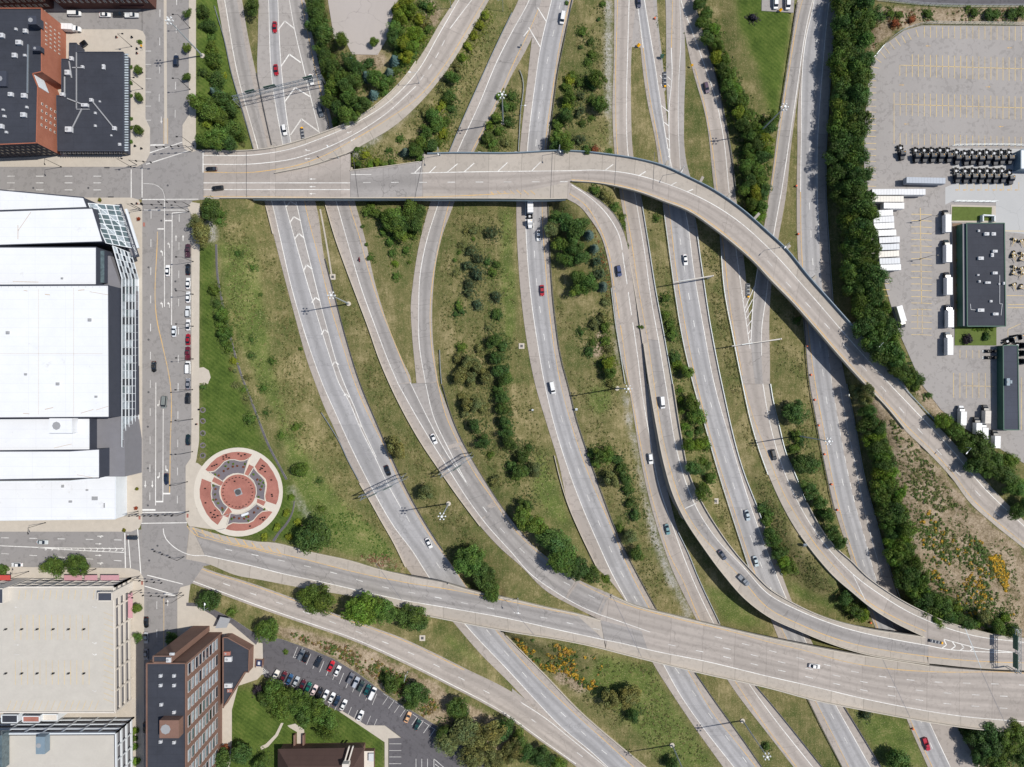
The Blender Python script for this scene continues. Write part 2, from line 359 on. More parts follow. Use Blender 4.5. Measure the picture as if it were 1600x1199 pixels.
def ribbon(name, left, right, zf, mat, dz=0.0, th=.3, lanes=1, parent=None, bridge=None, foot=False, sidemat=None, step=8.0, straight=False):
    la, ra = smooth(left, step=step, straight=straight), smooth(right, step=step, straight=straight); n = max(len(la), len(ra))
    la, ra = smooth(left, n, straight=straight), smooth(right, n, straight=straight)
    K = 1 + (2 if lanes else 0)
    K = max(2, K)
    v, uvs = [], []; dist = 0; prev = None
    for i in range(n):
        c = (la[i] + ra[i]) / 2; cw = np.array(W(c[0], c[1], zf(*c))[:2])
        if prev is not None: dist += float(np.linalg.norm(cw - prev))
        prev = cw
        for k in range(K):
            t = k / (K - 1); p = la[i] * (1 - t) + ra[i] * t; z = zf(*p) + dz
            v.append(W(p[0], p[1], z)); uvs.append((t * lanes, dist))
    f = []; fm = []
    for i in range(n - 1):
        for k in range(K - 1):
            a = i * K + k; f.append((a, a + 1, a + 1 + K, a + K)); fm.append(0)
    nv = len(v)
    if th:
        low = [(a[0], a[1], a[2] - th) for a in v]; v += low; uvs += uvs[:nv]
        for i in range(n - 1):
            a, b = i * K, (i + 1) * K; f.append((a, b, b + nv, a + nv)); fm.append(1)
            a, b = i * K + K - 1, (i + 1) * K + K - 1; f.append((b, a, a + nv, b + nv)); fm.append(1)
            f.append((i * K + nv, i * K + K - 1 + nv, (i + 1) * K + K - 1 + nv, (i + 1) * K + nv)); fm.append(1)
        for i in (0, n - 1): f.append((i * K, i * K + K - 1, i * K + K - 1 + nv, i * K + nv)); fm.append(1)
    # upward facing top
    p0, p1, p2 = (Vector(v[j]) for j in f[0][:3])
    if (p1 - p0).cross(p2 - p0).z < 0: f = [q[::-1] for q in f]
    if parent is not None:
        off = Vector((0, 0, 0)); r = parent
        while r is not None: off += r.location; r = r.parent
        vv = [(a[0] - off.x, a[1] - off.y, a[2] - off.z) for a in v]
    else: vv = v
    me = mkmesh(name, vv, f, [mat, sidemat or mt['kerb']], fm)
    ul = me.uv_layers.new(name='UVMap')
    idx = np.zeros(len(me.loops), dtype=np.int32); me.loops.foreach_get('vertex_index', idx)
    ul.data.foreach_set('uv', np.array(uvs, dtype=np.float32)[idx].ravel())
    o = link(name, me, parent)
    if foot:
        for i in range(n - 1):
            c = (la[i] + ra[i] + la[i + 1] + ra[i + 1]) / 4; br = bool(bridge and bridge(c[0], c[1]))
            SEG.append(([v[i * K][:2], v[i * K + K - 1][:2], v[(i + 1) * K + K - 1][:2], v[(i + 1) * K][:2]],
                        [v[i * K][2], v[i * K + K - 1][2], v[(i + 1) * K + K - 1][2], v[(i + 1) * K][2]], br))
            if not br and i % 2 == 0: EDGE.extend([v[i * K], v[i * K + K - 1]])
    return o
def offset(P, w):
    d = np.gradient(P, axis=0); L = np.maximum(np.linalg.norm(d, axis=1), 1e-6)[:, None]; nrm = np.stack([-d[:, 1], d[:, 0]], 1) / L
    return P + nrm * w / 2, P - nrm * w / 2
def line(parent, pts, zf, kind='w', dz=.03, w=None, name=None):
    """painted line following a traced track; widths in photo pixels"""
    w = w or {'w': 1.15, 'y': 1.0, 'd': 1.0, 'f': .8}[kind]
    P = smooth(pts, step=8); a, b = offset(P, w); n = len(P); m = MB()
    for i in range(n - 1):
        m.add([W(*a[i], zf(*a[i]) + dz), W(*b[i], zf(*b[i]) + dz), W(*b[i + 1], zf(*b[i + 1]) + dz), W(*a[i + 1], zf(*a[i + 1]) + dz)], [(0, 1, 2, 3)])
    return m.build(name or 'edge_line', mt['yellow'] if kind == 'y' else mt['dash'] if kind == 'f' else mt['white'], parent)
def stroke(parent, a, b, zf, w=1.5, mat='white', dz=.035, name='marking_stroke'):
    a, b = np.array(a, float), np.array(b, float); d = b - a; L = max(1e-6, np.linalg.norm(d)); nr = np.array([-d[1], d[0]]) / L * w / 2
    q = [a + nr, a - nr, b - nr, b + nr]; m = MB(); m.add([W(*p, zf(*p) + dz) for p in q], [(0, 1, 2, 3)])
    return m.build(name, mt[mat], parent)
def dashes(parent, pts, zf, pitch=43.5, dash=11.0, phase=0.0, w=1.05, dz=.03, mat='dash'):
    P = smooth(pts, step=2.0); s = np.concatenate([[0], np.cumsum(np.linalg.norm(np.diff(P, axis=0), axis=1))]); t = phase
    while t + dash < s[-1]:
        q = [np.array([np.interp(t + e, s, P[:, 0]), np.interp(t + e, s, P[:, 1])]) for e in (0, dash)]
        stroke(parent, q[0], q[1], zf, w, mat, dz, 'lane_dash'); t += pitch
def marks(parent, zf, lst, w=1.5, mat='white', name='chevron_stroke', dz=.035):
    for a, b in lst: stroke(parent, a, b, zf, w, mat, dz, name)
ARROWS = {'up': [[(-.18, -1), (.18, -1), (.18, .2), (-.18, .2)], [(-.6, .2), (.6, .2), (0, 1)]],
          'left': [[(.1, -1), (.45, -1), (.45, .35), (.1, .1)], [(.45, .35), (-.2, .55), (-.2, .2), (.1, .1)], [(-.2, .9), (-.9, .38), (-.2, -.1)]],
          'right': [[(-.1, -1), (-.45, -1), (-.45, .35), (-.1, .1)], [(-.45, .35), (.2, .55), (.2, .2), (-.1, .1)], [(.2, .9), (.9, .38), (.2, -.1)]],
          'both': [[(-.18, -1), (.18, -1), (.18, .2), (-.18, .2)], [(-.55, .25), (.55, .25), (0, 1)], [(.18, -.3), (.7, -.05), (.7, .15), (.18, 0)], [(.6, -.3), (1.1, .05), (.6, .4)]]}
def arrow(parent, x, y, ang, zf, kind='up', L=6.0, wd=3.0, mat='white'):
    """painted arrow; ang degrees clockwise from picture-up; L, wd half sizes in photo pixels"""
    ca, sa = math.cos(R(ang)), math.sin(R(ang)); m = MB()
    for poly in ARROWS[kind]:
        q = []
        for u, v in poly:
            X, Y = u * wd, -v * L; px, py = x + X * ca - Y * sa, y + X * sa + Y * ca; q.append(W(px, py, zf(px, py) + .04))
        m.add(q, [list(range(len(q)))])
    return m.build('lane_arrow', mt[mat], parent)
_kl = [0]
def road(name, label, left, right, prof=0.0, lanes=(), lines=(), mat='shoulder', th=.3, bridge=None, root=None, foot=True, deckname='deck', lift=None):
    zf0 = zprof(prof); _kl[0] += 1; dz = .004 * (_kl[0] % 9) if lift is None else lift
    zf = lambda x, y: zf0(x, y) + dz
    o = ribbon(deckname if root else name, left, right, zf, mt[mat], 0.0, th, 1, root, bridge, foot, mt['pier'] if root else None)
    if not root: tag(o, label, None, None, 'structure')
    for ln in lanes:
        L_, R_, n_, m_ = ln[:4]
        ribbon('traffic_lane', L_, R_, zf, mt[m_], .012, 0, n_, o)
    for kind, pts in lines: line(o, pts, zf, kind)
    return o, zf
def barrier(name, label, cat, pts, zf, h=.85, w=.42, mat='barrier', root=None, base=-.15, group=None):
    """concrete wall or parapet along a track"""
    P = smooth(pts, step=7); wp = w * FPX / CAMH; a, b = offset(P, wp); n = len(P); rings = []
    for i in range(n):
        za, zb = zf(*a[i]), zf(*b[i]); A = W(*a[i], za); B = W(*b[i], zb)
        z0 = za + base; z1 = za + h; t = .22
        rings.append([(A[0], A[1], z0), (B[0], B[1], z0), (B[0] * (1 - t) + A[0] * t, B[1] * (1 - t) + A[1] * t, z1), (A[0] * (1 - t) + B[0] * t, A[1] * (1 - t) + B[1] * t, z1)])
    m = MB(); m.loft(rings); o = m.build(name, mt[mat], root)
    if root is None: tag(o, label, cat, group)
    return o
def guardrail(label, pts, zf, mat='rust_steel', group='guardrails beside the carriageways', h=.72):
    P = smooth(pts, step=7); c = P[0]; root = empty('guardrail', label, 'guardrail', W(c[0], c[1], zf(*c)), 0, group); m = MB()
    for i in range(len(P) - 1):
        A = W(*P[i], zf(*P[i]) + h - .16); B = W(*P[i + 1], zf(*P[i + 1]) + h - .16); m.beam(A, B, .24, .34)
    m.build('rail', mt[mat], root); m = MB()
    for i in range(len(P)):
        A = W(*P[i], zf(*P[i])); m.box((A[0], A[1], A[2] + .2), (.18, .18, .9))
    o = m.build('posts', mt['rust_steel'], root); o['kind'] = 'stuff'
    return root

Z0 = zprof(0.0)
zflat = 0.0
# --- carriageways above the overpass, west side
R1L = [(339, 0), (361, 115), (378, 175), (395, 232), (409, 281)]
R2R = [(476, 0), (498, 100), (521, 200), (541, 281)]
MIDA = [(404, 0), (403, 60), (402, 110), (425, 228), (437, 281)]
MIDB = [(378, 0), (388, 60), (399, 112), (424, 229), (436, 281)]
o, z = road('highway', 'pale concrete carriageway entering at the top beside the city street', R1L, MIDB, 0.0,
            [([(352, 0), (372, 115), (404, 232), (417, 281)], [(370, 0), (391, 112), (418, 229), (430, 281)], 1, 'lane')],
            [('w', [(351, 0), (371, 115), (403, 232), (416, 281)])])
o, z = road('highway', 'wide carriageway with large white chevrons between two lanes at the top', MIDA, R2R, 0.0,
            [([(419.5, 0), (425, 125), (442, 227), (452, 281)], [(434, 0), (439, 100), (455, 225), (468, 281)], 1, 'lane_blue'),
             ([(452, 0), (460, 45), (474, 105), (500, 212), (516, 281)], [(471, 0), (490, 97), (515, 200), (532, 281)], 1, 'lane')],
            [('w', [(419.5, 0), (425, 125), (442, 227), (452, 281)]), ('w', [(434, 0), (439, 100), (455, 225), (468, 281)]),
             ('w', [(452, 0), (460, 45), (474, 105), (500, 212), (516, 281)]), ('y', [(471, 0), (490, 97), (515, 200), (532, 281)])], 'shoulder_grey')
for ax, ay, l, r in (((445), 33, (434.5, 47), (460, 45)), (452, 85, (439, 104), (470, 98)), (461, 137, (445, 159), (484, 151)), (471, 186, (454, 211), (498, 206))):
    marks(o, z, [((ax, ay), l), ((ax, ay), r)], 1.9)
# --- west highway south of the overpass (left carriageway with chevron gore)
H1L = [(403, 281), (415, 321), (427, 366), (440, 417), (460, 492), (482, 570), (494, 603), (507, 637), (520, 665), (540, 710), (562, 755), (580, 785), (595, 812), (615, 847), (635, 887), (672, 930), (707, 971), (750, 1021), (800, 1071), (832, 1105), (875, 1149), (925, 1192), (934, 1199)]
H1R = [(482, 281), (494, 321), (507, 405), (520, 455), (540, 530), (562, 600), (587, 660), (612, 717), (637, 770), (665, 820), (692, 862), (712, 892), (745, 937), (787, 990), (800, 1005), (855, 1059), (905, 1111), (960, 1159), (1010, 1199)]
wl = [(415, 281), (426, 321), (440, 382), (455, 447), (472, 507), (490, 562), (504, 600), (525, 647), (550, 702), (582, 765), (617, 825), (645, 862), (667, 897), (727, 976), (800, 1054), (832, 1089), (875, 1134), (925, 1176), (950, 1199)]
yl = [(470, 281), (477, 321), (500, 410), (517, 480), (537, 545), (555, 600), (575, 647), (600, 697), (625, 755), (650, 802), (675, 842), (700, 875), (775, 985), (800, 1015), (850, 1069), (900, 1117), (950, 1162), (990, 1199)]
gl = [(436, 281), (446, 321), (460, 372), (475, 425), (489, 472), (505, 525), (520, 572), (530, 600), (545, 627), (562, 667), (587, 717), (605, 755), (627, 795)]
gr = [(454, 281), (464, 321), (475, 372), (487, 420), (500, 472), (512, 517), (527, 570), (538, 600), (552, 632), (567, 670), (588, 715)]
h1, z = road('highway', 'curving two lane highway with small white chevrons, nearest the round plaza', H1L, H1R, 0.0,
            [(wl, yl, 2, 'lane_blue')],
            [('w', wl), ('y', yl), ('w', gl), ('w', gr)])
ribbon('gore_surface', gl[:-1], gr[:-1] + [(604, 754)], z, mt['shoulder_grey'], .016, 0, 1, h1)
for ax, ay, l, r in ((454, 315, (447, 323), (463, 320)), (459, 339, (453, 348), (470, 345)), (467, 365, (460, 374), (475, 372)), (479, 414, (474, 424), (488, 421)), (493, 465, (487, 473), (500, 470)), (507, 515, (502, 523), (513, 520)), (523, 565, (519, 572), (529, 570)), (541, 616, (537, 618), (546, 621)), (562, 663, (559, 663), (565, 668))):
    marks(h1, z, [((ax, ay), l), ((ax, ay), r)], 1.9)
dashes(h1, [(627, 790), (645, 825), (670, 862), (695, 898), (727, 940), (757, 980), (804, 1036), (834, 1071), (870, 1107), (900, 1135), (940, 1172), (975, 1199)], z, phase=18)
# --- second carriageway, swings up on to the south bridge
ZH2 = [(509, 281, 0), (610, 600, 0), (690, 715, .3), (760, 800, 2.2), (830, 868, 4.6), (890, 925, 6.7), (938, 950, 7.25), (1016, 980, 7.4)]
H2L = [(498, 281), (509, 321), (525, 375), (540, 417), (555, 457), (575, 510), (595, 567), (610, 602), (635, 652), (660, 695), (685, 732), (715, 775), (750, 822), (780, 855), (815, 886), (850, 921), (902, 951), (938, 969)]
H2R = [(545, 281), (556, 321), (570, 372), (587, 447), (607, 510), (632, 570), (642, 592), (650, 596), (690, 602), (707, 657), (732, 710), (762, 760), (800, 815), (825, 845), (862, 877), (890, 898), (955, 930)]
R3L = [(684, 281), (671, 321), (655, 382), (646, 437), (642, 475), (644, 525), (650, 590), (651, 603)]
R3R = [(722, 281), (706, 327), (692, 365), (682, 407), (676, 462), (676, 525), (685, 598), (686, 603)]
w2 = [(516, 281), (527, 321), (545, 385), (565, 452), (585, 507), (607, 565), (622, 600), (650, 650), (675, 692), (700, 732), (732, 782), (762, 822), (800, 864), (827, 895), (862, 921), (912, 950), (938, 961)]
y2 = [(536, 281), (546, 321), (560, 365), (575, 420), (595, 482), (615, 532), (641, 597)]
y3 = [(714, 281), (701, 321), (687, 377), (677, 430), (672, 487), (674, 537), (683, 595), (697, 650), (720, 700), (742, 740), (770, 780), (800, 823), (862, 881), (885, 898), (925, 921), (950, 933)]
w3 = [(697, 281), (684, 321), (667, 375), (657, 425), (654, 487), (655, 537), (665, 600), (677, 650), (700, 700), (732, 760)]
g3 = [(641, 598), (670, 657), (697, 707), (720, 742), (732, 760)]
h2, z = road('highway', 'single lane ramp joined by a second ramp, climbing to the south bridge', H2L[:8], H2R[:7] + [(643, 603)], ZH2,
            [(w2[:7], y2, 1, 'lane')], [('w', w2[:7]), ('y', y2)])
h2b, z2 = road('highway', 'merged curving carriageway sweeping down to the south bridge under a sign gantry', H2L[7:], [(686, 603)] + H2R[9:], ZH2,
            [(w2[6:], [(683, 598)] + y3[7:], 2, 'lane')], [('w', w2[6:]), ('y', y3[6:]), ('w', g3), ('w', w3[6:])], th=1.2)
ribbon('gore_surface', [(645, 605), (670, 657), (697, 707), (720, 742)], [(664, 602), (677, 650), (700, 700), (722, 741)], z2, mt['shoulder_grey'], .016, 0, 1, h2b)
dashes(h2b, [(745, 780), (775, 818), (810, 855), (850, 890), (900, 920), (930, 935)], z2, phase=15)
h3, z3 = road('ramp', 'single lane ramp curving out from below the overpass, west of the shrubby median', R3L, R3R, 0.0,
            [(w3[:7], y3[:7], 1, 'lane')], [('w', w3[:7]), ('y', y3[:7])])
# --- ramp above the overpass
R3uL = [(827, -60), (808, 5), (800, 22), (775, 72), (750, 127), (722, 190), (702, 239), (684, 281)]
R3uR = [(868, -60), (845, 20), (833, 55), (822, 78), (800, 117), (782, 155), (762, 195), (741, 237), (722, 281)]
wu = [(845, -60), (827, 0), (800, 50), (777, 95), (750, 160), (715, 237), (697, 281)]
yu = [(862, -60), (841, 15), (827, 48), (800, 104), (782, 145), (760, 192), (737, 237), (714, 281)]
o, z = road('ramp', 'single lane ramp at the top slanting down to the overpass, west of the striped gore', R3uL, R3uR, 0.0, [(wu, yu, 1, 'lane')], [('w', wu), ('y', yu[1:])])
# --- R4 main southbound carriageway
R4L = [(848, -60), (842, 0), (832, 55), (825, 117), (812, 236), (807, 315), (810, 412), (820, 512), (836, 600), (855, 665), (872, 720), (890, 795), (907, 832), (932, 887), (947, 901), (977, 939), (1020, 1036), (1050, 1084), (1087, 1139), (1130, 1199)]
R4R = [(912, -60), (896, 0), (882, 52), (870, 112), (860, 187), (854, 235), (855, 317), (859, 405), (866, 492), (877, 565), (886, 600), (900, 655), (917, 707), (940, 772), (965, 837), (995, 898), (1027, 955), (1086, 1050), (1120, 1101), (1160, 1156), (1190, 1199)]
w4 = [(876, -60), (862, 0), (845, 72), (835, 140), (824, 236), (821, 315), (824, 400), (830, 467), (840, 537), (851, 600), (867, 667), (885, 725), (907, 785), (935, 850), (957, 898), (980, 940), (1037, 1039), (1060, 1081), (1100, 1139), (1147, 1199)]
y4 = [(906, -60), (891, 0), (877, 57), (865, 130), (851, 235), (847, 315), (852, 412), (860, 500), (875, 595), (897, 677), (922, 747), (950, 812), (987, 898), (1015, 951), (1075, 1048), (1112, 1111), (1150, 1159), (1182, 1199)]
h4, z4 = road('highway', 'long two lane highway crossing the whole picture through the middle', R4L, R4R, 0.0, [(w4, y4, 2, 'lane_blue')], [('w', w4), ('y', y4)])
mid4 = [(891, -60), (875, 8), (864, 55), (855, 97), (850, 122), (844, 165), (839, 207), (834, 315), (837, 425), (848, 512), (862, 590), (874, 641), (886, 682), (900, 722), (914, 765), (931, 806), (948, 845), (966, 885), (998, 945), (1052, 1040), (1076, 1072), (1103, 1109), (1130, 1145), (1158, 1180), (1172, 1199)]
dashes(h4, mid4, z4, phase=22)
marks(h4, z4, [((826, 47), (818, 57)), ((840, 12), (853, 33)), ((826, 43), (845, 75))], 1.5)
# gore pavement between the ramp and the highway at the top
gore, zg = road('highway', 'striped paved gore between ramp and highway at the top', [(846, -40), (840, 22), (829, 55)], [(872, -40), (855, 30), (842, 74)], -.004, lift=.0, mat='shoulder_grey')
# --- R5 single lane, later the flyover
ZR5 = [(980, 0, 0), (990, 300, 0), (1010, 520, 0), (1025, 600, 1.3), (1045, 680, 3.4), (1065, 750, 5.4), (1095, 820, 6.8), (1150, 890, 7.3), (1300, 980, 7.4), (1450, 1015, 7.2)]
R5L = [(960, -60), (960, 0), (959, 100), (957, 175), (960, 237), (968, 300), (978, 357), (985, 420), (995, 477), (1005, 537), (1014, 600), (1025, 665), (1037, 725), (1052, 775), (1070, 812), (1095, 850), (1132, 900), (1162, 934), (1200, 963), (1250, 986), (1300, 1006), (1342, 1019), (1400, 1030), (1450, 1037)]
R5R = [(1000, -60), (994, 0), (987, 77), (986, 162), (990, 247), (1001, 305), (1012, 372), (1025, 455), (1037, 520), (1051, 600), (1065, 687), (1077, 742), (1095, 782), (1122, 827), (1150, 865), (1180, 898), (1200, 918), (1237, 941), (1287, 964), (1350, 981), (1400, 989), (1444, 995)]
y5 = [(966, -60), (965, 0), (962, 125), (964, 225), (975, 312), (985, 367), (997, 447), (1012, 530), (1022, 600), (1035, 682), (1050, 742), (1065, 787), (1087, 825), (1117, 860), (1157, 902), (1200, 950), (1250, 976), (1325, 1004), (1400, 1019), (1450, 1026)]
w5 = [(985, -60), (983, 0), (981, 75), (979, 150), (981, 237), (994, 315), (1007, 392), (1017, 465), (1029, 532), (1042, 612), (1057, 702), (1072, 755), (1090, 797), (1122, 845), (1162, 887), (1200, 928), (1250, 955), (1312, 979), (1400, 1000), (1450, 1009)]
br5 = lambda x, y: y > 795
fly, _ = empty('flyover_ramp', 'long curved single lane flyover ramp merging at the lower right corner', 'flyover', W(1010, 520, 0)), 0
cut5 = lambda L, y0: [p for p in L if p[1] <= y0]
cut5b = lambda L, y0: [p for p in L if p[1] >= y0]
r5, z5 = road('highway', 'narrow single lane carriageway in the middle, beside the loop ramp', cut5(R5L, 540), cut5(R5R, 525), ZR5, [(cut5(y5, 535), cut5(w5, 535), 1, 'lane_warm')], [('y', cut5(y5, 535)), ('w', cut5(w5, 535))])
r5b, z5b = road('deck', None, cut5b(R5L, 537), cut5b(R5R, 520), ZR5, [(cut5b(y5, 530), cut5b(w5, 532), 1, 'lane')], [('y', cut5b(y5, 530)), ('w', cut5b(w5, 532))], mat='deck', th=1.4, bridge=br5, root=fly)
# --- R6 loop ramp off the overpass
ZR6 = [(888, 297, 7.3), (925, 322, 6.6), (950, 355, 5.0), (965, 400, 2.6), (972, 450, .9), (982, 500, 0), (1000, 650, 0), (1200, 1150, 0)]
R6L = [(886, 311), (905, 322), (922, 342), (937, 365), (950, 407), (957, 455), (962, 500), (972, 562), (982, 603), (990, 650), (1000, 712), (1012, 770), (1032, 840), (1054, 899), (1060, 912), (1087, 966), (1137, 1063), (1198, 1145), (1240, 1199)]
R6R = [(887.4, 283.5), (915, 300), (940, 317), (960, 337), (972, 358), (979, 378), (986, 422), (994, 477), (1004, 537), (1011, 600), (1022, 665), (1033, 725), (1045, 775), (1060, 830), (1075, 862), (1090, 899), (1125, 976), (1182, 1072), (1200, 1093), (1285, 1199)]
y6 = [(890, 303), (912, 318), (935, 352), (950, 390), (960, 450), (972, 525), (981, 587), (995, 662), (1010, 740), (1025, 800), (1050, 875), (1065, 903), (1094, 970), (1149, 1065), (1190, 1126), (1245, 1199)]
w6 = [(893, 289), (917, 305), (950, 337), (967, 367), (975, 412), (985, 480), (997, 562), (1002, 605), (1015, 682), (1030, 760), (1052, 825), (1078, 895), (1115, 974), (1172, 1071), (1200, 1110), (1270, 1199)]
r6, z6 = road('ramp', 'loop ramp leaving the overpass and bending south under the flyover ramp', R6L, R6R, ZR6, [(y6, w6, 1, 'lane_warm')], [('y', y6), ('w', w6)], th=.6)
# --- H3 two lanes
H3L = [(997, -60), (998, 0), (1001, 75), (1010, 150), (1025, 225), (1036, 320), (1045, 387), (1055, 460), (1067, 532), (1083, 600), (1102, 667), (1122, 737), (1145, 810), (1170, 887), (1207, 974), (1217, 999), (1262, 1091), (1285, 1139), (1315, 1197)]
H3R = [(1014, -60), (1020, 0), (1030, 75), (1038, 145), (1046, 212), (1060, 275), (1085, 335), (1097, 420), (1110, 507), (1128, 600), (1162, 737), (1185, 797), (1200, 840), (1222, 899), (1237, 939), (1267, 1000), (1319, 1103), (1350, 1154), (1377, 1199)]
y3b = [(1005, 75), (1015, 150), (1027, 212), (1038, 275), (1046, 332), (1057, 425), (1070, 505), (1089, 600), (1117, 705), (1147, 797), (1180, 897), (1225, 990), (1272, 1091), (1300, 1146), (1325, 1196)]
w3b = [(999, -60), (1007, 0), (1020, 80), (1030, 145), (1040, 212), (1050, 262), (1071, 332), (1085, 430), (1100, 517), (1116, 600), (1142, 692), (1175, 797), (1200, 865), (1222, 920), (1258, 1000), (1304, 1099), (1332, 1149), (1360, 1199)]
hh3, zz3 = road('highway', 'two lane highway with black guardrails, third from the truck lot trees', H3L, H3R, 0.0, [([(985, -60), (995, 0)] + y3b, w3b, 2, 'lane_blue')], [('y', y3b), ('w', w3b), ('w', [(986, -60), (995, 0), (1005, 75)])])
dashes(hh3, [(1062, 370), (1076, 460), (1084, 503), (1091, 545), (1100, 587), (1111, 632), (1122, 674), (1133, 717), (1146, 758), (1160, 800), (1174, 842), (1192, 890), (1240, 995), (1301, 1120), (1322, 1158), (1343, 1194)], zz3, phase=2)
# gore between R5 and H3
road('highway', 'paved gore with a yellow sign at its nose, top centre', [(984, -40), (983, 0), (982, 73)], [(994, -40), (996, 0), (1004, 75)], -.004, lift=0.0, mat='shoulder_grey')
# --- R7 narrow lane merging with H3 under the flyover
R7L = [(1043, -60), (1047, 0), (1044, 75), (1042, 122), (1043, 150), (1047, 212), (1061, 276)]
R7R = [(1062, -60), (1066, 0), (1070, 60), (1071, 110), (1069, 175), (1072, 250), (1087, 300), (1103, 335)]
R7L2 = [(1061, 276), (1078, 322)]
l7 = [(1052, -60), (1051, 0), (1049, 75), (1050, 122), (1046, 162), (1047, 260)]
m7 = [(1061, -60), (1062, 0), (1064, 50), (1060, 140), (1060, 200), (1063, 265)]
r7, z7 = road('highway', 'narrow lane beside the crash cushion and ladder hatching at the top', [(1036, -60), (1040, 0), (1041, 75), (1041, 122), (1043, 162), (1047, 240), (1058, 290), (1075, 330)], R7R[:-1] + [(1100, 330)], 0.0, [(l7, m7, 1, 'lane_warm')], [('y', l7[:3]), ('w', l7[2:]), ('f', m7)], mat='shoulder_grey')
road('highway', 'narrow shoulder and planted strip beside the crash cushion', [(1013, -60), (1019, 0), (1029, 75), (1037, 145)], [(1025, -60), (1028, 30), (1033, 75), (1040, 140)], -.006, lift=0.0, mat='shoulder_grey')
marks(r7, z7, [((1031, 118), (1036, 124)), ((1033, 132), (1036, 137)), ((1043, 120), (1048, 125)), ((1043, 132), (1047, 136)), ((1033, 165), (1045, 175)), ((1036, 190), (1045, 197)), ((1040, 215), (1046, 219)), ((1042, 231), (1047, 235)), ((1044, 244), (1047, 247))], 1.3)
# --- R8 right hand lane at the top
R8L = [(1056, -60), (1062, 0), (1071, 57), (1082, 108), (1102, 180), (1115, 287), (1125, 367), (1132, 455), (1145, 525), (1160, 600), (1172, 655), (1185, 700), (1202, 745), (1225, 795), (1250, 837), (1277, 872), (1302, 900), (1332, 926), (1360, 949), (1395, 971), (1445, 995)]
R8R = [(1069, -60), (1085, 0), (1100, 57), (1117, 117), (1130, 175), (1142, 240), (1149, 300), (1158, 370), (1166, 440), (1171, 500), (1174, 545)]
y8 = [(1086, 107), (1100, 160), (1111, 217), (1121, 300), (1132, 400), (1144, 500), (1160, 587), (1170, 630)]
w8 = [(1058, -60), (1064, 0), (1082, 50), (1100, 100), (1117, 150), (1130, 212), (1139, 297), (1150, 390), (1160, 462), (1172, 545)]
R9L = [(1266, -60), (1246, 0), (1235, 75), (1217, 190), (1208, 262), (1198, 330), (1183, 420), (1174, 500), (1171, 556)]
R9R = [(1292, -60), (1272, 0), (1258, 75), (1245, 162), (1236, 230), (1229, 300), (1216, 375), (1206, 440), (1202, 510), (1203, 556)]
y9 = [(1274, -60), (1254, 0), (1230, 130), (1205, 300), (1194, 370), (1180, 445), (1173, 540)]
w9 = [(1290, -60), (1270, 0), (1242, 162), (1221, 300), (1209, 367), (1197, 465), (1190, 517), (1190, 556)]
H5L = [(1160, 600), (1172, 655), (1185, 700), (1202, 745), (1225, 795), (1250, 837), (1277, 872), (1302, 900), (1332, 926), (1360, 949), (1395, 971), (1444, 995)]
H5R = [(1203, 600), (1207, 625), (1217, 667), (1227, 707), (1242, 742), (1260, 785), (1280, 822), (1305, 855), (1330, 877), (1352, 899), (1380, 920), (1425, 947), (1450, 959)]
y10 = [(1162, 600), (1170, 630), (1200, 712), (1225, 772), (1250, 815), (1275, 852), (1308, 890), (1355, 939), (1400, 966), (1447, 987)]
w10 = [(1192, 600), (1200, 647), (1215, 707), (1235, 760), (1255, 800), (1282, 842), (1307, 872), (1337, 901), (1375, 929), (1425, 959), (1449, 970)]
ZH5 = [(1180, 600, 0), (1200, 690, 0), (1230, 760, 1.4), (1265, 825, 3.6), (1310, 880, 5.6), (1370, 938, 6.9), (1450, 980, 7.2)]
r8, z8 = road('highway', 'one lane ramp under the flyover, beside the belt of shrubs at the top', [p for p in R8L if p[1] <= 600], R8R + [(1178, 600)], 0.0, [([(1055, -60), (1062, 0), (1070, 50)] + y8[:7] + [(1163, 600)], w8 + [(1180, 600)], 1, 'lane_warm')], [('y', y8[:7]), ('w', w8)])
r9, z9 = road('ramp', 'ramp from the upper right joining below the flyover with white hatching', R9L + [(1178, 600)], R9R + [(1203, 600)], 0.0, [(y9 + [(1180, 600)], w9 + [(1192, 600)], 1, 'lane')], [('y', y9[:4]), ('w', y9[4:]), ('w', w9)])
zr9 = zprof(.04)
marks(r9, zr9, [((1161, 454), (1158, 459)), ((1164, 463), (1160, 471)), ((1179, 447), (1164, 482)), ((1176, 468), (1165, 489)), ((1176, 483), (1166, 499)), ((1175, 500), (1167, 511)), ((1173, 516), (1169, 522)), ((1173, 530), (1170, 535))], 1.2)
h5fly = empty('flyover_ramp', 'ramp climbing on concrete walls towards the lower right corner', 'flyover', W(1185, 640, 0))
h5, z10 = road('deck', None, H5L, H5R, ZH5, [(y10, w10, 1, 'lane_warm')], [('y', y10), ('w', w10)], mat='deck', th=1.4, bridge=lambda x, y: y > 900, root=h5fly)
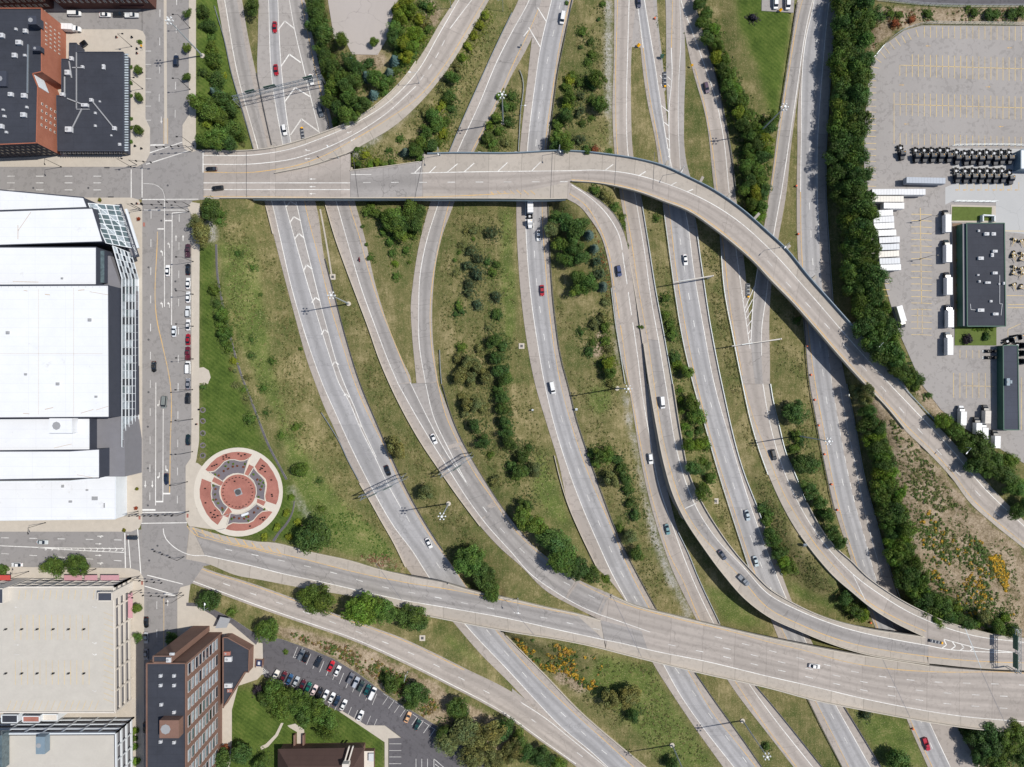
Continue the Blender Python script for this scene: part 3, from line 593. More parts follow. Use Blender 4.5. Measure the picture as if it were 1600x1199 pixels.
# --- H4 eastmost highway
H4L = [(1284, -60), (1273, 0), (1259, 75), (1247, 162), (1246, 230), (1245, 300), (1247, 407), (1255, 500), (1266, 600), (1277, 662), (1292, 740), (1305, 797), (1325, 860), (1350, 935), (1375, 1000), (1417, 1124), (1450, 1199)]
H4R = [(1318, -60), (1309, 0), (1300, 75), (1294, 162), (1290, 250), (1290, 300), (1294, 375), (1299, 450), (1304, 500), (1322, 600), (1335, 662), (1350, 745), (1370, 820), (1385, 875), (1410, 950), (1440, 1010), (1495, 1135), (1532, 1199)]
l4 = [(1279, -60), (1270, 12), (1260, 57), (1252, 225), (1251, 300), (1252, 375), (1255, 430), (1267, 550), (1274, 600), (1287, 672), (1302, 755), (1320, 825), (1340, 887), (1390, 1035), (1422, 1124), (1457, 1199)]
e4 = [(1306, -60), (1296, 0), (1285, 112), (1277, 237), (1277, 300), (1280, 375), (1287, 480), (1300, 600), (1310, 660), (1325, 740), (1337, 792), (1350, 837), (1365, 892), (1410, 1020), (1452, 1128), (1485, 1199)]
hh4, zz4 = road('highway', 'two lane highway running along the foot of the truck lot trees', H4L, H4R, 0.0, [(l4, e4, 2, 'lane_blue')], [('w', l4[:5]), ('y', l4[4:]), ('w', e4[:6]), ('w', e4[13:])])
dashes(hh4, [(1293, -60), (1281, 20), (1276, 65), (1272, 107), (1269, 150), (1265, 235), (1264, 280), (1265, 320), (1268, 380), (1276, 480), (1288, 600), (1299, 670), (1308, 712), (1317, 755), (1327, 797), (1337, 839), (1349, 880), (1398, 1020), (1438, 1125), (1470, 1199)], zz4, phase=30)
dashes(hh4, e4[6:14], zz4, 21, 11, 4)
line(hh4, [(1312, 600), (1320, 647), (1335, 720), (1350, 792), (1362, 842), (1378, 899)], zz4, 'f')
# ---------------------------------------------------------------- the north overpass and its ramps
ZF1 = [(280, 280, 6.5), (400, 280, 6.6), (700, 275, 7.2), (900, 272, 7.4), (1050, 310, 8.0), (1200, 400, 8.2), (1320, 540, 7.8), (1420, 650, 6.7), (1600, 840, 5.6)]
ovp = empty('overpass', 'long pale concrete overpass crossing every highway and bending down the right side', 'overpass', W(420, 300, 0))
brF = lambda x, y: (392 < x < 884) or (955 < x < 1335)
TOPA = [(318, 236), (360, 236), (400, 235), (430, 231)]
o1, zf1 = road('deck', None, TOPA, [(318, 311), (360, 311), (400, 310), (430, 310)], ZF1, [], [('w', [(318, 243), (400, 242), (430, 238)]), ('w', [(318, 257), (400, 256), (430, 253)]), ('y', [(318, 269), (400, 269), (430, 265)])], 'lane_warm', 1.5, lambda x, y: x > 392, ovp, lift=.004)
t1l = [(430, 231), (450, 226), (500, 210), (560, 184), (600, 155), (640, 112), (662, 80), (687, 37), (711, 0)]
t1r = [(430, 271), (487, 259), (540, 241), (575, 222), (612, 200), (650, 167), (687, 125), (730, 60), (764, 0)]
ZT1 = [(430, 250, 6.65), (540, 220, 6.9), (620, 170, 6.6), (690, 80, 5.4), (740, 0, 4.2), (800, -100, 3.0)]
tr = empty('overpass', 'two lane ramp curving from the overpass to the top edge', 'overpass ramp', W(500, 235, 0))
o2, zt1 = road('deck', None, t1l, t1r, ZT1, [([(430, 238), (500, 217), (560, 190), (600, 165), (650, 115), (687, 52), (717, 0)], [(430, 264), (500, 246), (550, 220), (600, 190), (650, 155), (700, 95), (725, 55), (757, 0)], 2, 'lane_warm')],
          [('w', [(430, 238), (450, 234), (500, 217), (560, 190), (600, 165), (650, 115), (687, 52), (717, 0)]), ('w', [(430, 253), (450, 250), (500, 235), (550, 212), (600, 180), (650, 135)]), ('y', [(430, 265), (450, 262), (500, 246), (550, 220), (600, 190), (650, 155), (700, 95), (725, 55), (757, 0)])], 'deck', 1.5, lambda x, y: x < 535, tr, lift=.0)
line(o2, [(703, 45), (737, 0)], zt1, 'w'); dashes(o2, [(655, 128), (680, 92), (700, 52)], zt1, 21, 10, 3)
o3, zf2 = road('deck', None, [(430, 272), (487, 260), (540, 242.5), (547, 240)], [(430, 310), (487, 310), (540, 310), (547, 310)], ZF1, [], [], 'lane_warm', 1.5, lambda x, y: True, ovp, lift=.004)
o4, zf3 = road('deck', None, [(547, 267), (605, 260), (660, 252)], [(547, 310), (605, 310), (660, 310.5)], ZF1, [], [], 'lane', 1.5, lambda x, y: True, ovp, lift=.004)
o5, zf4 = road('deck', None, [(660, 241), (700, 240), (800, 240), (880, 236.2), (890, 236.4)], [(660, 310.5), (700, 311), (800, 311), (857, 312), (886, 311)], ZF1, [], [], 'deck', 1.5, lambda x, y: x < 880, ovp, lift=.004)
ribbon('traffic_lane', [(660, 271), (800, 268), (892, 267)], [(660, 302), (800, 302), (892, 284)], zf4, mt['lane_warm'], .012, 0, 2, o5)
F1T = [(890, 236.4), (950, 242), (1000, 250), (1037, 260), (1070, 275), (1117, 299), (1155, 325), (1200, 364), (1225, 387), (1262, 432), (1300, 475), (1340, 520), (1372, 552), (1407, 592), (1432, 630), (1490, 692), (1545, 757), (1600, 814)]
F1B = [(887.5, 283), (930, 286), (965, 292), (1000, 301), (1037, 315), (1075, 330), (1112, 355), (1150, 385), (1180, 412), (1200, 434), (1237, 472), (1275, 515), (1305, 550), (1350, 600), (1385, 637), (1412, 670), (1450, 707), (1487, 747), (1515, 785), (1550, 817), (1600, 857)]
wF = [(893, 267), (930, 266), (987, 272), (1025, 282), (1062, 295), (1100, 312), (1150, 343), (1200, 387), (1262, 455), (1320, 522), (1385, 595), (1425, 637), (1482, 697), (1537, 762), (1600, 822)]
yF = [(893, 281), (930, 284), (965, 289), (1000, 298), (1037, 311), (1075, 326), (1112, 350), (1150, 380), (1200, 428), (1237, 466), (1275, 509), (1305, 544), (1352, 595), (1387, 632), (1415, 664), (1453, 701), (1490, 741), (1518, 778), (1553, 811), (1600, 850)]
o6, zf5 = road('deck', None, F1T, F1B, ZF1, [(wF, yF, 2, 'lane_warm')], [('w', wF), ('y', yF)], 'deck', 1.5, lambda x, y: 960 < x < 1335, ovp, lift=.004)
dashes(o6, [(1190, 397), (1232, 445), (1262, 476), (1291, 508), (1320, 541), (1347, 572), (1379, 606), (1407, 639), (1437, 673), (1465, 704), (1494, 737), (1523, 766), (1552, 797), (1582, 827)], zf5, 44, 12, 14)
line(o3, [(318, 286), (547, 286)], zf2, 'w'); line(o3, [(318, 296.5), (547, 296.5)], zf2, 'w')
line(o5, [(318, 307), (700, 307), (800, 302)], zf4, 'y'); line(o4, [(549, 273), (580, 273)], zf3, 'w'); line(o4, [(642, 271), (700, 269.5), (800, 268), (893, 267)], zf3, 'w')
dashes(o4, [(567, 285.5), (892, 284)], zf3, 44, 12, 0)
marks(o4, zf3, [((648, 270), (658, 260)), ((671, 270), (681, 260)), ((698, 270), (715, 256)), ((725, 269), (741, 255)), ((778, 268), (793, 254)), ((831, 267), (845, 253)), ((946, 266), (958, 257)), ((998, 275), (1009, 268)), ((1048, 290), (1057, 285)), ((1073, 300), (1083, 296))], 1.4, name='hatch_stroke')
marks(o5, zf4, [((767, 300), (772, 305)), ((777, 299), (783, 304)), ((787, 299), (793, 304)), ((797, 298), (804, 304)), ((807, 297), (815, 304)), ((818, 297), (826, 304)), ((829, 298), (836, 304))], 1.4, 'yellow', 'hatch_stroke')
for x, y, k in ((480, 248, 'up'), (480, 235, 'right'), (545, 207, 'right'), (551, 219, 'up')): arrow(o2, x, y, -95 if x < 500 else -122, zt1, k, 4.5, 2.4)
for x, y in ((488, 280), (488, 292), (488, 303)): arrow(o3, x, y, -90, zf2, 'up', 5, 2.2)
# parapets
for a in ([(318, 236), (400, 235)] + t1l[:6] + [(650, 97)], [(430, 271), (487, 259), (540, 241)]):
    barrier('parapet', None, None, a, zt1, .95, .45, 'barrier', tr)
barrier('parapet', None, None, [(547, 267), (605, 260), (655, 253)], zf3, .5, .4, 'barrier', ovp)
barrier('parapet', None, None, [(668, 241), (700, 240), (800, 240), (887, 236.5)] + F1T[1:12], zf5, 1.3, .55, 'blue_steel', ovp)
barrier('parapet', None, None, [(345, 310), (430, 310), (660, 310.5), (800, 311), (857, 311.5), (886, 311)], zf5, .95, .5, 'barrier', ovp)
barrier('parapet', None, None, [(893, 283.5)] + F1B[1:16], zf5, .95, .5, 'barrier', ovp)
barrier('fascia', None, None, [(395, 312), (430, 312), (660, 312.5), (800, 313), (857, 313.5), (884, 312.5)], zf5, -.25, .25, 'blue_steel', ovp, base=-1.6)
guardrail('galvanised guardrail along the end of the overpass beside the truck lot', [(1340, 519), (1372, 551), (1405, 596), (1437, 632), (1462, 658)], zf5, 'blue_steel')
for x in (385, 548, 660, 860, 960, 1020): stroke(o5, (x + (3 if x > 540 else 0), 238), (x + (12 if x in (548,) else -12 if x == 660 else 0), 310 if x < 890 else 285 if x < 930 else 296), zf4, .7, 'rust_steel', .05, 'deck_joint')
# piers
def pier(root, x, y, zt, L, ang):
    p = W(x, y, 0); m = MB(); ca, sa = math.cos(R(ang)), math.sin(R(ang))
    m.box((p[0], p[1], zt - 1.9), (L, 1.1, 1.0), R(ang)); n = max(2, int(L / 5))
    for i in range(n):
        t = (i - (n - 1) / 2) * (L - 2.0) / max(1, n - 1); m.tube((p[0] + t * ca, p[1] + t * sa, -.5), (p[0] + t * ca, p[1] + t * sa, zt - 2.4), .5, n=8)
    m.build('pier', mt['pier'], root)
for x, y, L, a in ((440, 275, 17, 90), (500, 290, 12, 95), (555, 288, 11, 95), (665, 278, 16, 90), (750, 275, 17, 90), (806, 275, 17, 90), (858, 275, 17, 90), (1030, 283, 14, 70), (1080, 306, 14, 62), (1120, 330, 14, 55), (1162, 357, 13, 48), (1208, 405, 13, 45), (1248, 452, 13, 45), (1310, 522, 12, 45)):
    pier(ovp, x, y, zf5(x, y), L, a)
for x, y, L, a in ((432, 252, 10, 90), (530, 230, 10, 65)): pier(tr, x, y, zt1(x, y), L, a)
# ---------------------------------------------------------------- the south bridge
ZB2 = [(255, 850, 6.5), (400, 880, 6.55), (700, 940, 7.0), (938, 975, 7.25), (1016, 990, 7.4), (1100, 1010, 7.6), (1450, 1075, 7.3), (1600, 1090, 7.1)]
sbr = empty('south_bridge', 'wide pale concrete bridge carrying four lanes across the lower right', 'bridge', W(640, 930, 0))
brB = lambda x, y: (628 < x < 790) or x > 930
B2T = [(296, 822), (337, 834), (400, 846), (425, 848), (482, 862), (550, 877), (590, 889), (637, 900), (700, 912), (742, 924), (800, 936), (855, 949), (902, 959), (938, 969)]
B2B = [(290, 874), (320, 880), (372, 900), (400, 905), (467, 918), (590, 940), (665, 961), (800, 987), (875, 999), (946, 1014)]
wB = [(320, 868), (400, 886), (435, 895), (500, 909), (592, 930), (625, 937), (700, 950), (800, 968), (875, 985), (944, 1000)]
yB = [(300, 826), (337, 842), (400, 857), (475, 874), (550, 893), (637, 911), (700, 921), (815, 944), (902, 962)]
b2, zb2 = road('deck', None, B2T, B2B, ZB2, [(yB, wB, 2, 'lane')], [('y', yB), ('w', wB)], 'deck', 1.5, brB, sbr, lift=.004)
B2T2 = [(955, 930), (987, 944), (1050, 961), (1125, 979), (1200, 996), (1275, 1011), (1342, 1023), (1387, 1030), (1450, 1040), (1535, 1048), (1600, 1051)]
B2B2 = [(946, 1014), (965, 1019), (1025, 1034), (1100, 1052), (1200, 1074), (1275, 1094), (1350, 1109), (1425, 1123), (1525, 1138), (1600, 1143)]
yB2 = [(951, 935), (975, 944), (1050, 965), (1150, 989), (1200, 1003), (1250, 1015), (1325, 1035), (1387, 1045), (1462, 1050), (1585, 1051), (1600, 1052)]
wB2 = [(944, 1000), (960, 1003), (1025, 1018), (1100, 1033), (1200, 1057), (1275, 1074), (1350, 1092), (1425, 1107), (1500, 1119), (1600, 1128)]
b3, zb3 = road('deck', None, B2T2, B2B2, ZB2, [(yB2, wB2, 4, 'lane_warm')], [('y', yB2), ('w', wB2), ('w', [(938, 961), (962, 969), (1016, 988)])], 'deck', 1.5, lambda x, y: True, sbr, lift=.004)
ribbon('traffic_lane', [(938, 969), (975, 979), (1002, 986)], [(944, 1000), (960, 1003), (1012, 1015)], zb3, mt['lane'], .018, 0, 2, b3)
for i, t in enumerate((.25, .5, .75)):
    a, b = smooth(yB2, 40), smooth(wB2, 40); q = a * (1 - t) + b * t; q = q[(8 if i < 2 else 3):]
    dashes(b3, [tuple(p) for p in q[::3]], zb3, 44, 12, 10 + i * 15)
dashes(b2, [(340, 856), (430, 874), (520, 895), (597, 917), (637, 925), (679, 933), (727, 943), (800, 957), (858, 967), (903, 977), (946, 986)], zb2, 42, 11, 12)
for L, zz in ((B2T[8:], zb2), (B2T2[:-2], zb3), (B2B[6:] + B2B2[1:], zb3)):
    barrier('parapet', None, None, L, zz, .95, .5, 'barrier', sbr)
barrier('fascia', None, None, [(x, y + 2) for x, y in (B2B[6:] + B2B2[1:])], zb3, -.2, .25, 'blue_steel', sbr, base=-1.6)
barrier('parapet', None, None, [(400, 847), (425, 848), (482, 862), (550, 877), (590, 889), (637, 900)], zb2, .5, .35, 'barrier', sbr)
for a, b in (((587, 880), (628, 938)), ((786, 934), (835, 993)), ((955, 928), (1002, 1026)), ((1378, 1028), (1422, 1121)), ((1532, 1046), (1575, 1140))): stroke(b3, a, b, zb3, .6, 'wall_grey', .05, 'deck_joint')
for x, y, L, a in ((645, 925, 13, 70), (720, 940, 13, 70), (960, 975, 18, 72), (1010, 985, 18, 72), (1080, 1000, 18, 72), (1140, 1015, 18, 72), (1210, 1030, 18, 72), (1290, 1045, 18, 72), (1360, 1060, 18, 75), (1430, 1075, 18, 78), (1520, 1090, 18, 80)):
    pier(sbr, x, y, zb3(x, y), L, a)
# junction where the two flyover ramps meet the bridge
jt, zj = road('deck', None, [(1450, 959), (1465, 966), (1507, 980), (1555, 992), (1600, 997)], [(1450, 1037), (1462, 1038), (1500, 1042), (1535, 1045), (1600, 1048)], 7.2,
          [([(1449, 970), (1475, 980), (1520, 993), (1600, 1004)], [(1450, 1026), (1475, 1029), (1540, 1034), (1600, 1036)], 3, 'lane_warm')],
          [('w', [(1449, 970), (1475, 980), (1520, 993), (1600, 1004)]), ('y', [(1450, 1026), (1475, 1029), (1540, 1034), (1600, 1036)]), ('w', [(1475, 999), (1520, 1011), (1589, 1020)]), ('w', [(1450, 1009), (1475, 1014), (1520, 1018), (1589, 1020)])], 'deck', 1.5, lambda x, y: x < 1560, h5fly)
marks(jt, zj, [((1475, 1000), (1479, 1008)), ((1479, 1008), (1472, 1013)), ((1488, 1003), (1493, 1010)), ((1493, 1010), (1486, 1015)), ((1502, 1007), (1506, 1012)), ((1506, 1012), (1500, 1017)), ((1516, 1011), (1520, 1014)), ((1520, 1014), (1515, 1018))], 1.6)
for root_, tri, z_ in ((h5fly, [(1442, 994), (1452, 957), (1452, 1038)], 7.19), (sbr, [(936, 969), (957, 928), (948, 1015)], 7.24)):
    m = MB(); m.prism([W(a, b, z_)[:2] for a, b in tri], z_ - .6, z_, bottom=True); q = m.build('closure_slab', mt['lane_warm'], root_); q.data.uv_layers.new(name='UVMap')
barrier('parapet', None, None, H5L[5:], z10, .95, .45, 'barrier', h5fly); barrier('parapet', None, None, H5R[5:] + [(1465, 966), (1507, 980), (1555, 992)], z10, .95, .45, 'barrier', h5fly)
barrier('parapet', None, None, R5L[9:], z5b, .95, .45, 'barrier', fly); barrier('parapet', None, None, R5R[9:], z5b, .95, .45, 'barrier', fly)
barrier('retaining_wall', None, None, [(x - 1.5, y) for x, y in R5L[10:15]], z5b, -.05, .3, 'pier', fly, base=-6.5)
for x, y, L, a in ((1085, 812, 8, 25), (1140, 880, 8, 40), (1190, 932, 8, 50), (1250, 965, 8, 60), (1330, 995, 8, 68), (1410, 1012, 8, 75)): pier(fly, x, y, z5b(x, y), L, a)
for x, y, L, a in ((1345, 915, 8, 55), (1395, 950, 8, 60), (1445, 975, 8, 70)): pier(h5fly, x, y, z10(x, y), L, a)
stroke(r5b, (1070, 795), (1088, 787), z5b, 1.4, 'dash', .05, 'deck_joint'); stroke(h5, (1332, 897), (1352, 938), z10, 1.0, 'dash', .05, 'deck_joint'); stroke(jt, (1508, 982), (1533, 1044), zj, 1.0, 'steel', .05, 'deck_joint')
# --- ramp B lower left
ZB = [(300, 885, 6.45), (420, 925, 6.0), (560, 975, 4.6), (700, 1040, 2.6), (800, 1095, 1.0), (870, 1140, .2), (950, 1199, 0)]
BT = [(300, 880), (330, 892), (372, 905), (400, 914), (450, 932), (520, 958), (590, 983), (625, 996), (675, 1019), (725, 1044), (800, 1082), (850, 1119), (900, 1158), (948, 1199)]
BB = [(290, 908), (330, 923), (400, 949), (475, 975), (550, 1001), (625, 1034), (700, 1071), (800, 1126), (837, 1153), (900, 1198), (905, 1202)]
rb, zb = road('ramp', 'two lane ramp from the city crossing sloping down to the lower centre', BT, BB, ZB, [([(x, y + 3) for x, y in BT[:-1]] + [(946, 1199)], [(x, y - 4) for x, y in BB[:-1]], 2, 'lane_warm')],
              [('w', [(x, y - 4) for x, y in BB[:-1]]), ('y', [(x, y + 3) for x, y in BT[:10]]), ('w', [(800, 1089), (850, 1121), (900, 1161), (947, 1199)])])
dashes(rb, [(330, 905), (400, 930), (480, 958), (560, 988), (640, 1020), (720, 1060), (800, 1104), (860, 1145), (920, 1190)], zb, 44, 11, 20)
road('ramp', 'triangular pale gore where ramp and highway meet at the lower centre', [(800, 1076), (832, 1103), (875, 1146), (925, 1190), (938, 1204)], [(800, 1083), (850, 1120), (900, 1159), (940, 1195), (945, 1204)], -.004, lift=0, mat='shoulder_grey')
# ---------------------------------------------------------------- streets, pavements, lots
ZS = 6.5
zs = zprof(ZS)
POLY = []
def wpoly(pts, z): return [W(x, y, z)[:2] for x, y in pts]
def slab(name, label, pts, z, mat, th=.3, kind='structure', parent=None, foot=True, side='kerb', clampz=None):
    m = MB(); P = wpoly(pts, z); m.prism(P, z - th, z, 1, 0); o = m.build(name, [mt[mat], mt[side]], parent)
    if not parent: tag(o, label, None, None, kind)
    if 'UVMap' not in o.data.uv_layers: o.data.uv_layers.new(name='UVMap')
    if foot:
        POLY.append((P, z))
        for i in range(len(P)):
            a, b = np.array(P[i]), np.array(P[(i + 1) % len(P)]); n = max(1, int(np.linalg.norm(b - a) / 6))
            for k in range(n): q = a + (b - a) * k / n; EDGE.append((q[0], q[1], z))
    return o
st1 = slab('street', 'wide north south city street with turn arrows and parked cars', [(222, -90), (300, -90), (300, 180), (292, 195), (292, 232), (319, 235), (319, 312), (300, 314), (300, 725), (292, 730), (292, 822), (315, 832), (345, 880), (318, 885), (300, 912), (280, 925), (280, 1290), (220, 1290)], ZS, 'street')
st2 = slab('street', 'east west city street between the brick blocks and the white roofed hall', [(-90, 258), (222.3, 258), (222.3, 312), (-90, 312)], ZS, 'street')
st3 = slab('street', 'east west city street between the white roofed hall and the parking garage', [(-90, 828), (220.3, 828), (220.3, 892), (-90, 892)], ZS, 'street')
st0 = slab('street', 'short side street with parked vans at the top left', [(-90, 14), (222.3, 14), (222.3, 50), (-90, 50)], ZS, 'street')
KB = ZS + .13
slab('sidewalk', 'pavement around the low black roofed building and brick block', [(-90, 46), (214, 46), (223, 49), (227, 57), (227, 185), (234, 200), (234, 240), (227, 254), (213, 261), (-90, 261)], KB, 'walk')
slab('sidewalk', 'pavement in front of the brick shops at the top edge', [(-90, -90), (228, -90), (228, 2), (223, 13), (212, 18), (-90, 18)], KB, 'walk')
slab('sidewalk', 'pavement around the white roofed convention hall', [(-90, 309), (205, 309), (216, 312), (222, 322), (222, 815), (217, 826), (205, 831), (-90, 831)], KB, 'walk')
slab('sidewalk', 'pavement around the parking garage', [(-90, 885), (203, 888), (217, 892), (225, 905), (225, 1290), (-90, 1290)], KB, 'walk')
slab('sidewalk', 'kerbside pavement along the top planting beside the street', [(295, -90), (306, -90), (306, 236), (300, 238), (288, 233), (285, 225), (285, 196), (295, 180)], KB, 'walk')
slab('sidewalk', 'pavement between parked cars and lawn, widening at the round plaza', [(293, 324), (299, 316), (312, 318), (311, 575), (318, 574), (326, 579), (329, 590), (325, 600), (311, 604), (311, 690), (306, 722), (320, 732), (307, 758), (307, 795), (335, 828), (295, 822), (290, 812), (290, 728), (298, 716), (299, 690), (299, 335)], KB, 'walk')
slab('pavement', 'pale concrete apron around the brown office block', [(277, 1290), (277, 930), (282, 918), (297, 914), (294, 942), (310, 948), (336, 964), (350, 962), (361, 968), (398, 1000), (410, 1006), (411, 1052), (402, 1062), (372, 1072), (362, 1110), (362, 1160), (352, 1290)], KB, 'walk')
slab('driveway', 'dark curved driveway behind the brown office block', [(291, 947), (308, 948), (333, 962), (345, 973), (360, 974), (400, 1008), (404, 1000), (398, 990), (362, 966), (345, 958), (320, 946), (300, 942), (291, 942)], KB + .02, 'lot_dark', .1, foot=False)
ZP = 5.4
lotP = slab('parking_lot', 'dark cracked car park below the weedy bank', [(402, 992), (440, 999), (480, 1013), (520, 1029), (560, 1053), (600, 1083), (640, 1109), (690, 1139), (750, 1183), (800, 1235), (800, 1290), (607, 1290), (607, 1153), (627, 1153), (603, 1135), (572, 1135), (530, 1112), (470, 1082), (430, 1064), (408, 1056), (409, 1008)], ZP, 'lot_dark')
slab('path', 'pale concrete walkway wedge at the lawn corner of the dark car park', [(530, 1112), (534, 1111), (572, 1133.5), (601, 1134), (626, 1153), (606.5, 1154), (606, 1290), (601, 1290), (601, 1160)], ZP + .1, 'walk', foot=False)
slab('path', 'narrow curved garden path on the lawn behind the office', [(396, 1172), (415, 1163), (430, 1148), (439, 1130), (443, 1130), (434, 1150), (419, 1167), (398, 1177)], ZP + .12, 'walk', foot=False)
slab('path', 'short pale walkway leading to the brown roofed church door', [(449, 1134), (461, 1131), (475, 1140), (476, 1160), (464, 1168), (464, 1144), (452, 1137)], ZP + .12, 'walk', foot=False)
ZL = 6.5
slab('parking_lot', 'large grey truck lot with yellow stalls, right side', [(1352, 305), (1350, 250), (1352, 180), (1358, 120), (1363, 92), (1385, 68), (1412, 48), (1440, 40), (1740, 41), (1740, 860), (1610, 730), (1560, 700), (1505, 668), (1470, 640), (1440, 600), (1405, 520), (1378, 430), (1362, 400)], ZL, 'lot')
slab('parking_lot', 'pale concrete yard section beside the dark roofed depot', [(1477, 320), (1477, 293), (1489, 288), (1488, 232), (1740, 234), (1740, 382), (1569, 362), (1569, 350), (1556, 350), (1556, 316), (1490, 314)], ZL + .012, 'lot_pale', .05, foot=False)
slab('parking_lot', 'dark asphalt lot beyond the fence at the top right', [(1362, -90), (1370, -2), (1440, 7), (1740, 10), (1740, -90)], ZL + 1, 'lot_dark')
slab('parking_lot', 'small grey lot with two white vans at the top', [(1192, -90), (1190, 17), (1240, 20), (1247, -90)], 2.0, 'lot')
slab('parking_lot', 'pale triangular lot among trees at the top', [(505, -90), (513, 5), (522, 60), (541, 66), (550, 85), (590, 86), (604, 62), (612, 30), (622, 0), (640, -90)], 5.0, 'lot_grey')
# --- terrain -------------------------------------------------------------
def area(x0, x1, y0, y1, z, st=45):
    for x in np.arange(x0, x1 + 1, st):
        for y in np.arange(y0, y1 + 1, st): EDGE.append(W(x, y, z))
area(-300, 200, -250, 1450, ZS, 60); area(305, 312, 0, 230, ZS, 25); area(312, 320, 330, 690, ZS, 20); area(300, 440, 700, 835, ZS, 22)
area(200, 400, 1050, 1400, ZS, 60); area(410, 600, 1120, 1400, ZP, 40); area(1420, 1900, 60, 640, ZL, 60); area(1500, 1900, -300, 20, ZL + 1, 50)
area(1640, 1900, 640, 1000, ZL, 60); area(1560, 1900, 950, 1000, 6.0, 40); area(1560, 1900, 1180, 1500, 4.0, 50); area(1160, 1235, 30, 150, 2.0, 25)
area(1440, 1540, 700, 900, 5.0, 45); area(630, 700, -100, 100, 5.0, 30); area(560, 610, 100, 150, 5.6, 25); area(600, 660, 215, 240, 5.5, 20)
area(700, 760, 1150, 1300, 4.0, 30); area(500, 600, 930, 950, 6.0, 30); area(740, 790, 100, 230, 1.0, 30); area(700, 800, 340, 800, .6, 60); area(910, 950, 30, 220, .6, 40)
E = np.array(EDGE, dtype=np.float32)
def axis(lo, hi, st):
    core = np.arange(lo, hi + st / 2, st); out = []; d = st
    x = hi
    while x < 4200: d *= 1.35; x += d; out.append(x)
    x = lo; d = st; pre = []
    while x > -4200: d *= 1.35; x -= d; pre.append(x)
    return np.array(pre[::-1] + list(core) + out)
GX, GY = axis(-258, 258, 3.0), axis(-201, 201, 3.0)
def idw(gx, gy):
    X, Y = np.meshgrid(gx, gy); p = np.stack([X.ravel(), Y.ravel()], 1).astype(np.float32); out = np.zeros(len(p), np.float32)
    for i in range(0, len(p), 3000):
        d2 = (p[i:i + 3000, 0, None] - E[None, :, 0])**2 + (p[i:i + 3000, 1, None] - E[None, :, 1])**2
        w = 1.0 / (d2 + 1.0)**1.75; out[i:i + 3000] = (w * E[None, :, 2]).sum(1) / w.sum(1)
    return out.reshape(X.shape)
Zc = idw(GX, GY)
FX, FY = axis(-258, 258, 1.5), axis(-201, 201, 1.5)
def bil(Z, gx, gy, x, y):
    i = np.clip(np.searchsorted(gx, x) - 1, 0, len(gx) - 2); j = np.clip(np.searchsorted(gy, y) - 1, 0, len(gy) - 2)
    u = np.clip((x - gx[i]) / (gx[i + 1] - gx[i]), 0, 1); v = np.clip((y - gy[j]) / (gy[j + 1] - gy[j]), 0, 1)
    return Z[j, i] * (1 - u) * (1 - v) + Z[j, i + 1] * u * (1 - v) + Z[j + 1, i] * (1 - u) * v + Z[j + 1, i + 1] * u * v
XX, YY = np.meshgrid(FX, FY); ZZ = bil(Zc, GX, GY, XX.ravel(), YY.ravel()).reshape(XX.shape)
rs = np.random.RandomState(3)
ZZ += rs.uniform(-.06, .06, ZZ.shape)
def inpoly(P, x, y):
    c = np.zeros(x.shape, bool); n = len(P)
    for i in range(n):
        x0, y0 = P[i]; x1, y1 = P[(i + 1) % n]
        if y0 == y1: continue
        c ^= ((y0 > y) != (y1 > y)) & (x < (x1 - x0) * (y - y0) / (y1 - y0) + x0)
    return c
def grow(P, d):
    c = np.mean(P, 0); return [tuple(np.array(p) + (np.array(p) - c) / max(1e-6, np.linalg.norm(np.array(p) - c)) * d) for p in P]
PAVED = np.zeros(ZZ.shape, bool)
def rast(P):
    P = np.array(P); i0, i1 = np.searchsorted(FX, [P[:, 0].min(), P[:, 0].max()]); j0, j1 = np.searchsorted(FY, [P[:, 1].min(), P[:, 1].max()])
    if i1 <= i0 or j1 <= j0: return None
    return slice(j0, j1), slice(i0, i1), inpoly([tuple(a) for a in P], XX[j0:j1, i0:i1], YY[j0:j1, i0:i1])
for P, z in POLY:
    r_ = rast(grow(P, 1.2))
    if r_: s = ZZ[r_[0], r_[1]]; s[r_[2]] = np.minimum(s[r_[2]], z - .2); PAVED[r_[0], r_[1]] |= r_[2]
for q, zq, br in SEG:
    r_ = rast(grow(q, 2.0))
    if r_: s = ZZ[r_[0], r_[1]]; s[r_[2]] = np.minimum(s[r_[2]], min(zq) - (2.2 if br else .16))
nx, ny = len(FX), len(FY)
verts = np.stack([XX.ravel(), YY.ravel(), ZZ.ravel()], 1)
ii = np.arange(ny * nx).reshape(ny, nx)
faces = np.stack([ii[:-1, :-1].ravel(), ii[:-1, 1:].ravel(), ii[1:, 1:].ravel(), ii[1:, :-1].ravel()], 1)
def gz(x, y): return float(bil(ZZ, FX, FY, np.array([x]), np.array([y]))[0])
def gpx(px, py, above=0.0):
    """point on the terrain seen at a photo pixel when its target stands `above` metres higher"""
    z = 0.0
    for _ in range(6): p = W(px, py, z + above); z = gz(p[0], p[1])
    return (p[0], p[1], z)
